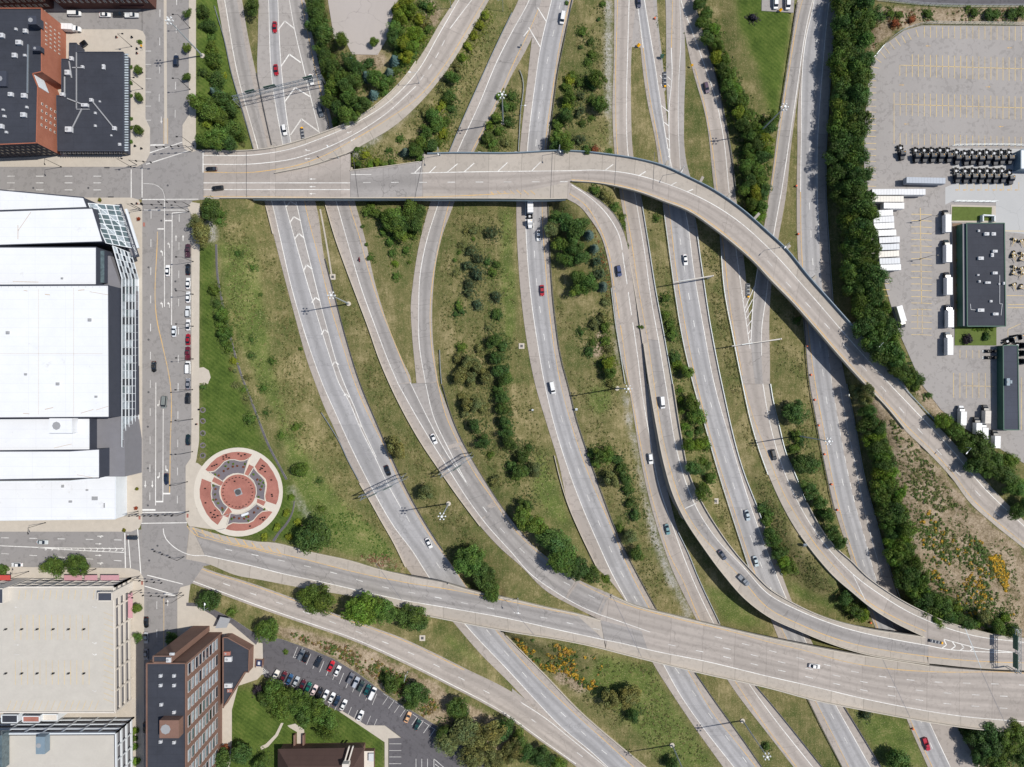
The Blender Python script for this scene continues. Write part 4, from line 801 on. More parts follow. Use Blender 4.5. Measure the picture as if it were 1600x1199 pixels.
# ground cover masks, painted in photo pixels (what grows or lies there)
KX = XX * FPX / (CAMH - ZZ) + PX0; KY = PY0 - YY * FPX / (CAMH - ZZ)
MASK = np.zeros((ny, nx, 4), np.float32)
def cover(ch, P, val=1.0):
    MASK[..., ch] = np.where(inpoly(P, KX, KY), val, MASK[..., ch])
LAWN, DIRT, GRAV, LUSH = 0, 1, 2, 3
for P in ([(311, 385), (337, 380), (340, 440), (352, 500), (362, 560), (383, 620), (400, 660), (420, 695), (330, 725), (311, 690)], [(1172, -60), (1246, -60), (1232, 75), (1216, 180), (1205, 190), (1180, 100), (1150, 30), (1140, -60)],
          [(355, 1080), (400, 1070), (560, 1115), (601, 1140), (601, 1260), (350, 1260)], [(1488, 322), (1550, 322), (1550, 346), (1488, 346)], [(1492, 512), (1557, 512), (1557, 540), (1492, 540)],
          [(312, 728), (420, 700), (470, 790), (485, 815), (470, 850), (330, 832)], [(306, -60), (338, -60), (372, 140), (392, 232), (306, 236)]): cover(LAWN, P)
for P in ([(1372, 12), (1640, 12), (1640, 40), (1440, 38), (1405, 46), (1375, 66), (1360, 90), (1354, 30)], [(1345, 610), (1390, 640), (1450, 712), (1515, 790), (1600, 862), (1640, 1000), (1500, 980), (1440, 930), (1410, 800), (1380, 690)],
          [(410, 975), (470, 985), (560, 1010), (640, 1045), (720, 1095), (800, 1140), (800, 1180), (700, 1140), (600, 1078), (520, 1028), (440, 996)], [(560, 872), (625, 880), (634, 892), (590, 886)], [(870, 1040), (905, 1060), (925, 1085), (890, 1075), (865, 1062)],
          [(1420, 600), (1450, 605), (1480, 650), (1460, 655)], [(550, 84), (604, 84), (604, 108), (580, 108), (552, 92)], [(935, 505), (948, 505), (945, 560), (925, 560)], [(660, 5), (672, 0), (690, 20), (680, 50), (665, 30)]): cover(DIRT, P)
for P in ([(970, 600), (982, 620), (992, 680), (1000, 720), (1012, 775), (1032, 845), (1052, 900), (1085, 965), (1075, 965), (1040, 900), (1018, 840), (1005, 775), (993, 715), (980, 660)], [(946, 0), (956, 0), (956, 90), (954, 180), (956, 235), (950, 235), (945, 90)],
          [(318, 340), (332, 342), (340, 360), (340, 378), (325, 380)], [(448, 760), (452, 757), (488, 806), (478, 809)], [(535, 255), (600, 200), (650, 168), (655, 172), (600, 207), (545, 262)], [(955, 500), (961, 505), (972, 570), (968, 590)],
          [(1136, 1010), (1170, 1075), (1160, 1060)], [(1040, 965), (1070, 963), (1080, 975), (1050, 978)]): cover(GRAV, P)
for P in ([(420, 600), (440, 640), (470, 690), (500, 740), (560, 800), (610, 850), (625, 880), (540, 870), (480, 840), (450, 740)], [(340, 380), (400, 380), (425, 560), (450, 650), (420, 640), (365, 520), (345, 450)], [(780, 330), (805, 330), (806, 520), (790, 560), (780, 430)],
          [(920, 600), (960, 600), (955, 640), (930, 655), (918, 630)], [(840, 690), (875, 760), (895, 830), (860, 810), (830, 770)], [(1095, 1060), (1150, 1130), (1200, 1199), (1150, 1150)], [(1090, 905), (1150, 930), (1205, 985), (1130, 975)], [(700, 985), (770, 1050), (730, 1030), (690, 1000)],
          [(940, 1020), (1020, 1040), (1060, 1110), (1120, 1199), (1040, 1199), (950, 1100), (900, 1080)], [(1325, 1105), (1415, 1125), (1450, 1199), (1380, 1199)], [(1225, 900), (1320, 950), (1320, 960), (1240, 935)], [(820, 515), (830, 520), (850, 600), (870, 690), (850, 640)]): cover(LUSH, P)
for _ in range(2):
    for c in range(4):
        a = MASK[..., c]; MASK[..., c] = (a + np.roll(a, 1, 0) + np.roll(a, -1, 0) + np.roll(a, 1, 1) + np.roll(a, -1, 1)) / 5
def M_ground():
    m, nt, b = newmat('grassland'); p = geo(nt)
    at = N(nt, 'ShaderNodeAttribute', attribute_name='cover'); sx = nt.nodes.new('ShaderNodeSeparateColor'); nt.links.new(at.outputs['Color'], sx.inputs[0])
    n0 = noise(nt, p, .028, 5, .6); n1 = noise(nt, p, .16, 5, .65); n2 = noise(nt, p, 1.1, 5, .7); n3 = noise(nt, p, 3.5, 3, .7)
    sg = nt.nodes.new('ShaderNodeMapping'); sg.inputs['Scale'].default_value = (1.1, .13, 1); sg.inputs['Rotation'].default_value = (0, 0, .18); nt.links.new(p, sg.inputs['Vector']); n5 = noise(nt, sg.outputs[0], 1.0, 4, .7)
    f = mth(nt, 'ADD', mth(nt, 'ADD', mth(nt, 'MULTIPLY', n0, .32), mth(nt, 'MULTIPLY', n1, .35)), mth(nt, 'ADD', mth(nt, 'MULTIPLY', n2, .16), mth(nt, 'MULTIPLY', n5, .18)))
    col = ramp(nt, f, [(.36, srgb(62, 76, 40)), (.44, srgb(88, 95, 55)), (.52, srgb(114, 110, 73)), (.63, srgb(160, 147, 112))])
    g = mth(nt, 'ADD', mth(nt, 'MULTIPLY', n1, .6), mth(nt, 'MULTIPLY', n2, .4))
    lush = ramp(nt, g, [(.36, srgb(66, 86, 40)), (.52, srgb(94, 110, 56)), (.68, srgb(134, 130, 86))])
    brk = lambda m_, s_=2.2: mth(nt, 'MINIMUM', mth(nt, 'MAXIMUM', mth(nt, 'MULTIPLY', mth(nt, 'ADD', m_, mth(nt, 'MULTIPLY', mth(nt, 'SUBTRACT', g, .52), 3.0)), mth(nt, 'MULTIPLY', m_, s_)), 0.0), 1.0)
    lk = mth(nt, 'MULTIPLY', brk(at.outputs['Alpha'], 1.2), .8)
    col = mix(nt, lk, col, lush)
    # mown lawn with stripes
    s2 = nt.nodes.new('ShaderNodeSeparateXYZ'); nt.links.new(p, s2.inputs[0])
    st = mth(nt, 'SINE', mth(nt, 'MULTIPLY', mth(nt, 'ADD', s2.outputs[0], mth(nt, 'MULTIPLY', s2.outputs[1], 1.3)), 2.6))
    lw = ramp(nt, mth(nt, 'ADD', g, mth(nt, 'MULTIPLY', st, .035)), [(.36, srgb(62, 80, 36)), (.52, srgb(82, 100, 46)), (.68, srgb(106, 114, 62))])
    col = mix(nt, sx.outputs[0], col, lw)
    dr = ramp(nt, mth(nt, 'ADD', mth(nt, 'MULTIPLY', n1, .4), mth(nt, 'ADD', mth(nt, 'MULTIPLY', n2, .35), mth(nt, 'MULTIPLY', n3, .25))), [(.33, srgb(70, 80, 46)), (.46, srgb(128, 114, 92)), (.56, srgb(168, 152, 132)), (.72, srgb(196, 182, 166))])
    col = mix(nt, brk(sx.outputs[1], 2.6), col, dr)
    gv = ramp(nt, mth(nt, 'ADD', mth(nt, 'MULTIPLY', n2, .5), mth(nt, 'MULTIPLY', n3, .5)), [(.34, srgb(100, 104, 74)), (.5, srgb(156, 154, 148)), (.7, srgb(198, 198, 198))])
    col = mix(nt, mth(nt, 'MULTIPLY', brk(sx.outputs[2], 2.0), .9), col, gv)
    n4 = noise(nt, p, 2.2, 2, .5); fk = mth(nt, 'MINIMUM', mth(nt, 'MAXIMUM', mth(nt, 'MULTIPLY', mth(nt, 'SUBTRACT', n4, .6), 6.0), 0.0), .34)
    fk = mth(nt, 'MULTIPLY', fk, mth(nt, 'SUBTRACT', 1.0, sx.outputs[0]))
    col = mix(nt, fk, col, srgb(176, 164, 128))
    nt.links.new(col, b.inputs['Base Color']); b.inputs['Roughness'].default_value = 1.0; b.inputs['Specular IOR Level'].default_value = .05
    bp = nt.nodes.new('ShaderNodeBump'); bp.inputs['Strength'].default_value = .8; bp.inputs['Distance'].default_value = .35
    nt.links.new(mth(nt, 'ADD', n2, mth(nt, 'MULTIPLY', n3, .8)), bp.inputs['Height']); nt.links.new(bp.outputs[0], b.inputs['Normal'])
    return m
gm = bpy.data.meshes.new('ground'); gm.from_pydata(verts.tolist(), [], faces.tolist()); gm.materials.append(M_ground())
ca = gm.color_attributes.new('cover', 'FLOAT_COLOR', 'POINT'); ca.data.foreach_set('color', MASK.reshape(-1, 4).ravel())
gm.polygons.foreach_set('use_smooth', [True] * len(gm.polygons))
ground = link('ground', gm); tag(ground, 'grassy ground with dry patches between the highways', None, None, 'structure')
# ---------------------------------------------------------------- street markings
zs2 = zprof(ZS + .01)
for a, b, w in (((249, 0), (249, 60), 0), ):
    pass
def sd(pts, ph=0, pitch=44, mat='dash', par=None, zf=zs2): dashes(par or st1, pts, zf, pitch, 12, ph, 1.0, .01, mat)
sd([(250, 10), (248.5, 180)], 5); sd([(276, 0), (273, 225)], 38)
sd([(236, 330), (234, 800)], 0); sd([(280, 335), (277, 800)], 0)
line(st1, [(258, 0), (259, 225)], zs2, 'f', .01, 4.5, 'centre_strip').data.materials[0] = mt['walk']; stroke(st1, (256, 185), (256, 225), zs2, .9, 'yellow'); stroke(st1, (262, 185), (262, 225), zs2, .9, 'yellow')
line(st1, [(246, 362), (246, 505), (254, 540), (266, 600), (266, 700), (265, 770)], zs2, 'y', .01, 1.2); line(st1, [(257, 312), (257, 480)], zs2, 'w', .01); line(st1, [(269, 333), (268, 508)], zs2, 'w', .01)
line(st1, [(243.5, 598), (243, 790)], zs2, 'w', .01); line(st1, [(255, 638), (254.5, 785)], zs2, 'w', .01)
for a, b, w in (((222, 312), (310, 311.5), 1.3), ((225, 328.5), (293, 328.5), 1.3), ((269, 333), (290, 332), 1.2), ((258, 345), (269, 345), 2.0), ((246, 358), (257, 358), 2.0), ((221, 797), (243, 797), 2.6), ((243, 784), (255, 784), 2.2), ((255, 771.5), (266, 771.5), 2.4), ((221, 801), (292, 800.5), 1.3), ((221, 818), (292, 817), 1.3),
                ((205, 265), (205, 309), 1.4), ((222, 262), (222, 309), 1.4), ((235, 227), (257, 226.5), 2.2), ((234, 239), (286, 222), 1.4), ((228, 257), (303, 233), 1.4), ((317.5, 238), (317.5, 270), 2.0), ((319, 276), (319, 309), 2.0),
                ((195, 833), (196, 890), 1.6), ((200, 835), (204, 888), 1.3), ((215, 827), (220, 897), 1.4), ((226, 916), (278, 931), 1.3), ((230, 899), (286, 913), 1.3), ((256, 928), (276, 931), 2.4)):
    stroke(st1, a, b, zs2, w, 'white', .02, 'stop_line')
line(st1, [(255, 826), (257, 838), (266, 850), (283, 862), (300, 868), (320, 868)], zs2, 'w', .02); line(st1, [(258, 312), (253, 296), (243, 289), (224, 287)], zs2, 'f', .02)
line(st1, [(256, 935), (256, 1190)], zs2, 'y', .02); sd([(245, 935), (245, 1190)], 5)
for x, y, k in ((253, 395, 'left'), (264, 383, 'left'), (253, 476, 'left'), (264, 476, 'left'), (275, 372, 'up'), (286, 372, 'up'), (262, 942, 'up')): arrow(st1, x, y, 0, zs2, k, 5, 3)
for x, y, k in ((227, 757, 'up'), (238, 757, 'up'), (248, 744, 'right'), (260, 733, 'left'), (248, 631, 'right'), (252, 188, 'up')): arrow(st1, x, y, 180, zs2, k, 5.5, 3)
for x in (232,):
    for y in (80, 101, 123, 144, 166, 188): stroke(st1, (227.5, y), (236, y), zs2, .9, 'dash', .02, 'stall_line')
for y, ph in ((275.5, 6), (286, 6), (297, 6)): sd([(0, y), (200, y)], ph, 45, par=st2)
for (x0, y0, x1, y1) in ((0, 840.5, 190, 844), (0, 865, 195, 877)): sd([(x0, y0), (x1, y1)], 0, 44, par=st3)
line(st3, [(0, 853), (60, 855.5), (194, 857.5)], zs2, 'w', .01); line(st3, [(60, 856), (120, 860), (194, 863.5)], zs2, 'w', .01)
for x in range(70, 192, 10): marks(st3, zs2, [((x, 856), (x + 3, 859.2)), ((x + 3, 859.2), (x, 861.5 if x > 120 else 859.5))], 1.0)
for x, y, k, a in ((157, 838, 'both', 90), (154, 850, 'up', 90), (154, 868, 'up', 90), (157, 880, 'both', 90)): arrow(st3, x, y, a, zs2, k, 5, 2.6)
for i, x in enumerate(range(300, 440, 13)):
    stroke(b2, (x + 2, 825 + i * 3.2), (x + 9, 836 + i * 3.0), zb2, 1.3, 'yellow', .05, 'hatch_stroke')
line(b2, [(292, 822), (300, 832), (340, 846), (400, 859), (440, 869)], zb2, 'y', .05)
# manhole and trench covers
for x, y in ((232, 418), (232, 531), (232, 613), (231, 667), (231, 732), (231, 790), (252, 345), (274, 440), (274, 452), (52, 294), (138, 294), (262, 290), (290, 415), (233, 876), (246, 853)):
    m = MB(); p = W(x, y, ZS); m.tube((p[0], p[1], ZS - .02), (p[0], p[1], ZS + .02), .45, n=10); m.build('manhole_cover', mt['rust_steel'], st1)
for x, y, w_, h_ in ((225, 351, 3, 6), (167, 262, 8, 2), (173, 308, 9, 2), (293, 806, 3, 6), (218, 809, 3, 6), (222, 911, 3, 6)):
    m = MB(); p = W(x, y, KB); m.box((p[0], p[1], KB), (w_ / 3.65, h_ / 3.65, .03)); m.build('tactile_paving' if h_ == 6 else 'drain_grate', mt['paver_red'] if h_ == 6 else mt['rust_steel'], st1)
# ---------------------------------------------------------------- lot markings
zl = zprof(ZL + .015)
lotR = [o for o in COL.objects if o.get('label', '').startswith('large grey truck lot')][0]
ym = lambda a, b, w=.8: stroke(lotR, a, b, zl, w, 'yellow_pale', .015, 'stall_line')
for i in range(17): ym((1444.5 + 9.45 * i, 42), (1444.5 + 9.45 * i, 59 + i * .3))
for k, (a, b) in enumerate((((1431, 46), (1435, 58)), ((1418, 51), (1424, 62)), ((1409, 56), (1415, 67)), ((1399, 60), (1407, 72)), ((1390, 66), (1398, 77)), ((1381, 72), (1390, 84)), ((1374, 79), (1384, 91)), ((1365, 89), (1377, 98)), ((1359, 104), (1374, 107)))): ym(a, b)
for y in (116, 126, 136, 145, 156, 166, 175, 185, 194, 204, 213, 224, 233, 243, 252, 262, 272, 281, 291): ym((1353, y), (1369, y + .5))
for i in range(19): ym((1425.5 + 9.45 * i, 85 + i * .3), (1425.5 + 9.45 * i, 120 + i * .4))
ym((1406, 102), (1640, 109)); ym((1406, 102), (1406, 119)); ym((1416, 103), (1416, 120))
for i in range(21): ym((1406.5 + 9.45 * i, 145 + i * .3), (1406.5 + 9.45 * i, 181 + i * .3))
ym((1397, 145), (1397, 225)); ym((1397, 163), (1640, 170))
for i in range(21): ym((1406.5 + 9.45 * i, 208 + i * .3), (1406.5 + 9.45 * i, 226 + i * .25))
for x, y, a in ((1450, 72, -90), (1577, 75, -90), (1409, 133, 90), (1544, 136, 90), (1416, 194, -90), (1564, 198, -90)): arrow(lotR, x, y, a, zl, 'up', 4, 2, 'yellow')
for i in range(20): ym((1424, 335 + 9.9 * i), (1438, 335 + 9.9 * i)); ym((1438.6, 335 + 9.9 * i), (1456, 336 + 9.9 * i))
ym((1438, 325), (1440, 475)); ym((1434, 482), (1434, 512)); ym((1441, 482), (1441, 521))
for i in range(7): ym((1490 + 9.9 * i, 583), (1490 + 9.9 * i, 622))
ym((1505, 603), (1553, 604))
for i in range(4): ym((1500 + 9.9 * i, 547), (1500 + 9.9 * i, 560))
for i in range(7): ym((1376, 434 + i * 9.5), (1390, 434 + i * 9.5))
for x in (1495, 1507, 1518, 1529, 1541, 1553, 1564, 1576, 1588): stroke(lotR, (x - 2, 297), (x + 2, 297), zl, 1.8, 'yellow', .02, 'stall_line'); ym((x + 4, 285), (x + 4, 298))
ym((1570, 361), (1640, 362)); ym((1573, 462), (1640, 463)); ym((1575, 476), (1600, 476)); ym((1575, 481), (1600, 481)); ym((1575, 515), (1595, 506)); ym((1575, 515), (1575, 529)); ym((1596, 590), (1596, 672)); 
zp = zprof(ZP + .012)
wm = lambda a, b, w=.7: stroke(lotP, a, b, zp, w, 'dash', .02, 'stall_line')
for i in range(13):
    x, y = 459 + i * 10.3, 1012 + i * 5.6 + max(0, i - 5) * .9; wm((x + 6, y - 1), (x - 1, y + 16))
for i in range(20):
    x, y = 598 + i * 9.1, 1090 + i * 6.4; wm((x + 9, y - 2), (x, y + 11)); wm((x + 1, y - 6), (x + 9, y - 1), .5)
for i in range(17):
    x, y = 424 + i * 10.0, 1058 + i * 4.6; wm((x + 5, y - 8), (x - 1, y + 6))
for y in (1162.5, 1173, 1183, 1193.5, 1204): wm((608, y), (627, y))
for x in (650, 659, 668): wm((x, 1186), (x, 1215))
for a, b in (((678, 1186), (678, 1215)), ((678, 1186), (700, 1205)), ((680, 1194), (692, 1204)), ((680, 1200), (690, 1210))): wm(a, b, .9)
for i in range(5): wm((404 + i * 3, 1056 - i * 1), (412 + i * 2, 1044 + i * 1.5), .9); wm((460 + i * 2.6, 1028 - i * 3.5), (466 + i * 2.0, 1026 - i * 3.3), .9)
# ---------------------------------------------------------------- round plaza
pc = W(372.5, 769, ZS); pz = ZS + .1
plaza = empty('plaza', 'round red brick memorial plaza with pale concrete ring and four planting beds', 'plaza', (pc[0], pc[1], ZS))
def arcpoly(r0, r1, a0, a1, n=14):
    P = [(r1 * math.cos(R(a0 + (a1 - a0) * i / n)), r1 * math.sin(R(a0 + (a1 - a0) * i / n))) for i in range(n + 1)]
    Q = [(r0 * math.cos(R(a1 + (a0 - a1) * i / n)), r0 * math.sin(R(a1 + (a0 - a1) * i / n))) for i in range(n + 1)]
    return P + Q if r0 > 0 else P
def ppart(name, poly, z0, z1, mat, side=None):
    m = MB(); m.prism(poly, z0, z1, 1, 0); return link(name, m.mesh(name, [mt[mat], mt[side or mat]]), plaza)
k_ = (CAMH - ZS) / FPX
ppart('concrete_ring', arcpoly(0, 69.5 * k_, 0, 359.9, 60), -.3, .15, 'walk_pale')
ppart('brick_centre', arcpoly(0, 27.5 * k_, 0, 359.9, 40), 0, .165, 'paver_red')
def zp_(X, Y): return ((X / 7.5 + 290 - 372.5) * k_, -(Y / 7.5 + 690 - 769) * k_)      # from the 7.5x view
secs = [[(780, 150), (700, 128), (620, 120), (540, 126), (450, 150), (370, 190), (300, 250), (235, 330), (262, 352), (330, 345), (380, 310), (440, 250), (500, 215), (560, 208), (620, 222), (680, 225), (730, 200), (760, 180)],
        [(878, 190), (960, 260), (1030, 360), (1080, 470), (1098, 590), (1085, 680), (1062, 740), (945, 700), (935, 640), (950, 560), (955, 500), (940, 440), (900, 400), (850, 360), (812, 295)],
        [(1020, 825), (960, 900), (880, 975), (790, 1020), (690, 1045), (600, 1048), (530, 1040), (470, 1025), (500, 985), (560, 955), (640, 962), (740, 960), (800, 930), (850, 860), (900, 825), (980, 815)],
        [(378, 978), (310, 925), (250, 850), (200, 750), (170, 660), (166, 560), (192, 435), (302, 478), (308, 540), (298, 620), (310, 700), (350, 760), (400, 800), (425, 850), (440, 880)]]
beds = [[(745, 200), (690, 385), (620, 372), (560, 378), (500, 405), (440, 465), (285, 360), (350, 345), (410, 290), (460, 235), (520, 212), (580, 212), (640, 228), (690, 225)],
        [(802, 305), (742, 405), (800, 460), (830, 530), (835, 600), (822, 655), (935, 692), (930, 620), (945, 520), (930, 450), (880, 395), (840, 355)],
        [(835, 730), (965, 805), (900, 820), (850, 860), (800, 920), (740, 952), (640, 955), (560, 950), (492, 978), (530, 838), (600, 850), (680, 840), (750, 800), (800, 760)],
        [(305, 485), (415, 520), (402, 590), (415, 660), (450, 720), (500, 765), (436, 865), (415, 815), (355, 755), (318, 690), (305, 610), (315, 545)]]
for s_ in secs: ppart('brick_sector', [zp_(*p) for p in s_], .1, .168, 'paver_red')
for b_ in beds:
    P = [zp_(*p) for p in b_]; ppart('planting_bed', P, .1, .35, 'mulch', 'walk_pale'); m = MB()
    for i in range(len(P)): a, b = P[i], P[(i + 1) % len(P)]; m.beam((*a, .3), (*b, .3), .32, .55)
    link('bed_wall', m.mesh('bed_wall', mt['walk_pale']), plaza)
for q in ([(745, 268), (800, 295), (742, 405), (692, 385)], [(335, 415), (445, 475), (418, 520), (310, 468)], [(842, 665), (942, 705), (915, 755), (835, 715)], [(440, 865), (505, 770), (545, 825), (495, 892)]):
    ppart('brick_path', [zp_(*p) for p in q], .1, .162, 'paver_red')
for i in range(26):
    a = 2 * math.pi * i / 26; m = MB(); x, y = 23.2 * k_ * math.cos(a), 23.2 * k_ * math.sin(a); m.tube((x, y, .1), (x, y, .9), .16, n=6); link('bollard', m.mesh('bollard', mt['dark_pole']), plaza)
m = MB(); m.tube((0, 0, .1), (0, 0, .5), 1.2, n=12); m.tube((0, 0, .5), (0, 0, .75), .8, n=12); link('fountain_drum', m.mesh('fountain_drum', mt['rust_steel']), plaza)
m = MB(); m.box((0, 0, .18), (2.9, 2.9, .1), R(20)); link('drum_base', m.mesh('drum_base', mt['unit_grey']), plaza)
for X, Y in ((480, 160), (448, 180), (485, 182), (515, 190), (450, 205), (625, 145), (700, 152), (657, 168), (315, 288), (343, 280), (370, 268), (905, 280), (890, 310), (925, 290), (905, 315), (880, 330), (938, 352), (1010, 450), (1015, 620), (1020, 640), (905, 890), (880, 905), (915, 918), (760, 990), (235, 550), (240, 718), (300, 832), (338, 855), (382, 868), (320, 885), (350, 888), (350, 805), (580, 465), (932, 886)):
    x, y = zp_(X, Y); m = MB(); m.box((x, y, .4), (.5, .5, .5)); link('granite_block', m.mesh('granite_block', mt['dark_pole']), plaza)
for (X0, Y0), (X1, Y1), h in (((470, 1020), (590, 1040), 7), ((500, 850), (585, 805), 9), ((715, 765), (800, 732), 9)):
    x, y = zp_(X0, Y0); m = MB(); m.tube((x, y, .1), (x, y, h * .9), .09, .05); link('flagpole', m.mesh('flagpole', mt['lamp']), plaza)
x, y = zp_(705, 850); m = MB(); m.box((x, y, .7), (2.9, .9, 1.2), R(20)); link('stone_plinth', m.mesh('stone_plinth', mt['wall_white']), plaza)
# ---------------------------------------------------------------- buildings
def bld(name, label, cat, x, y): return empty(name, label, cat, W(x, y, KB))
def block(root, name, pts, zt, zb, wall, roof, parapet=0.0):
    """walls and roof of a flat block, outline traced at roof height"""
    P = wpoly(pts, zt); m = MB(); m.prism(P, zb, zt, 0, 1); o = m.build(name, [mt[wall], mt[roof]], root)
    if parapet:
        m = MB()
        for i in range(len(P)): a, b = P[i], P[(i + 1) % len(P)]; m.beam((*a, zt + parapet / 2), (*b, zt + parapet / 2), .35, parapet)
        m.build('roof_parapet', mt[wall], o)
    return o
def wallquad(root, name, a, b, z0, z1, mat, out=.06, parent=None):
    """thin panel proud of a wall running a->b (world xy), facing right of a->b"""
    d = Vector((b[0] - a[0], b[1] - a[1])); L = d.length; n = Vector((d.y, -d.x)) / L; c = ((a[0] + b[0]) / 2 + n.x * out / 2, (a[1] + b[1]) / 2 + n.y * out / 2, (z0 + z1) / 2)
    m = MB(); m.box(c, (L, out, z1 - z0), math.atan2(d.y, d.x)); return m.build(name, mt[mat], parent or root)
def windows(root, A, B, z0, z1, cols, rows, wf=.6, hf=.55, mat='glass', frame='unit_white', start=0.0, end=1.0):
    """window parts with panes on the wall A->B, facing right of A->B"""
    A, B = Vector(A), Vector(B); d = B - A
    for i in range(cols):
        for j in range(rows):
            t = start + (end - start) * (i + .5) / cols; w = d.length * (end - start) / cols * wf; c = A + d * t; u = d.normalized()
            h = (z1 - z0) / rows; zc = z0 + h * (j + .52); a, b = c - u * w / 2, c + u * w / 2
            fr = wallquad(root, 'window', a, b, zc - h * hf / 2, zc + h * hf / 2, frame, .12)
            a2, b2_ = c - u * (w / 2 - .18), c + u * (w / 2 - .18)
            mp_ = mat if mat != 'glass_pale' else rnd.choice(('glass_pale', 'glass_pale', 'glass_green', 'glass'))
            p = wallquad(root, 'pane', a2, b2_, zc - h * hf / 2 + .18, zc + h * hf / 2 - .18, mp_, .16, fr)
def units(root, lst, zt, mat='unit_white', name='rooftop_unit'):
    for x, y, w, d, h in lst:
        p = W(x, y, zt + h / 2); m = MB(); k9 = .78 if name == 'rooftop_unit' else 1.0; w, d = w * k9, d * k9; h *= k9; p = W(x, y, zt + h / 2); m.box((p[0], p[1], zt + h / 2), (w / 3.65, d / 3.65, h)); m.tube((p[0] - w * .05, p[1], zt + h), (p[0] - w * .05, p[1], zt + h + .12), min(w, d) / 3.65 * .28, n=8, m=1); m.build(name, [mt[mat], mt['unit_grey']], root)
# A tall brick block, top left
zA = KB + 14.5
bA = bld('brick_block', 'tall orange brick block with black roof at the top left corner', 'building', 60, 130)
oA = block(bA, 'wall', [(-60, 14), (66, 14), (66, 113), (52, 116), (60, 136), (58, 224), (-60, 229)], zA, KB, 'brick_orange', 'roof_dark', .5)
PA = wpoly([(66, 14), (66, 113), (60, 136), (58, 224)], zA)
windows(bA, PA[1], PA[0], KB + 3, zA - 1, 6, 4, .3, .35, 'glass', 'wall_cream', .45, .85); windows(bA, PA[3], PA[2], KB + 3, zA - 1, 4, 4, .35, .35, 'glass', 'wall_cream', .3, .8)
PS = wpoly([(-60, 229), (58, 224)], zA); wallquad(bA, 'south_shade_panel', PS[0], PS[1], KB, zA, 'wall_dark', .05); windows(bA, PS[0], PS[1], KB + 1, zA - 1, 14, 4, .5, .6, 'glass', 'brick_dark')  # thin dark panel paints the shade of the south wall over the brick
p = wpoly([(52, 116), (60, 136)], zA); wallquad(bA, 'light_well', p[1], p[0], zA - 6, zA - .3, 'wall_white', .2)
units(bA, [(25, 46, 4, 4, 1), (40, 49, 7, 7, 1.4), (3, 56, 8, 8, 1.5), (30, 67, 10, 8, 1.6), (23, 87, 8, 8, 1.3), (39, 87, 5, 4, 1), (17, 148, 8, 7, 1.4), (38, 150, 9, 8, 1.5), (42, 168, 4, 4, 1), (37, 180, 9, 8, 1.5), (7, 182, 5, 4, 1), (2, 198, 8, 8, 1.5), (10, 207, 4, 4, 1), (5, 172, 4, 3, 1)], zA)
units(bA, [(56, 36, 12, 12, 4.2), (60, 78, 11, 7, 2.5), (4, 124, 14, 22, 1.2)], zA, 'wall_dark', 'stair_house')
m = MB(); m.beam(W(44, 70, zA + .5), W(43, 146, zA + .5), .5, .5); m.build('roof_pipe', mt['steel'], bA)
# B low black roof building
zB = KB + 5.2
bB = bld('low_shop', 'low black roofed building with striped glass awning beside the street', 'building', 150, 160)
block(bB, 'wall', [(120, 82), (193, 82), (193, 236), (91, 236), (89, 150), (97, 150), (97, 93), (109, 93), (109, 68), (120, 68)], zB, KB, 'wall_dark', 'roof_dark', .3)
m = MB(); m.beam(W(119.5, 82, zB + .3), W(119.5, 170, zB + .3), .3, .4); m.beam(W(119.5, 171, zB + .2), W(140, 171, zB + .2), .3, .3)
for a, b in (((105, 154), (128, 163)), ((128, 170), (113, 200)), ((144, 158), (178, 200)), ((113, 106), (130, 106)), ((101, 120), (101, 152)), ((108, 96), (112, 122))): m.beam(W(*a, zB + .35), W(*b, zB + .35), .45, .3)
m.build('roof_duct', mt['unit_grey'], bB)
units(bB, [(108, 203, 12, 10, 1.8), (133, 165, 12, 6, 1.6), (143, 157, 6, 6, 1.4), (179, 201, 7, 7, 1.2), (149, 177, 4, 4, .8), (149, 197, 4, 4, .8), (156, 159, 3, 3, .7), (174, 212, 3, 3, .6), (187, 226, 5, 5, .7), (106, 114, 9, 9, 1.6), (129, 105, 5, 5, 1), (112, 92, 6, 7, 1.3), (98, 148, 8, 6, 1.4), (162, 105, 5, 9, 1)], zB)
for i in range(38):
    y = 84 + i * 4.05; a, b = W(193.6, y, zB - .6), W(200.5, y, zB - 1.7); c, d = W(193.6, y + 2.4, zB - .6), W(200.5, y + 2.4, zB - 1.7); m = MB()
    m.add([a, b, d, c, (a[0], a[1], a[2] - .12), (b[0], b[1], b[2] - .12), (d[0], d[1], d[2] - .12), (c[0], c[1], c[2] - .12)], [(0, 1, 2, 3), (7, 6, 5, 4), (0, 4, 5, 1), (1, 5, 6, 2), (2, 6, 7, 3), (3, 7, 4, 0)]); m.build('awning_pane', mt['glass_pale'] if i % 1 == 0 else mt['glass'], bB)
for i in range(26):
    x = 95 + i * 3.8; a, b = W(x, 236.4, zB - .5), W(x, 241, zB - 1.6); m = MB(); m.beam(a, b, .25, .15); m.build('awning_bar', mt['wall_grey'], bB)
P = wpoly([(91, 236), (193, 236)], zB); windows(bB, P[0], P[1], KB + .3, KB + 4, 14, 1, .8, .7, 'glass', 'wall_dark')
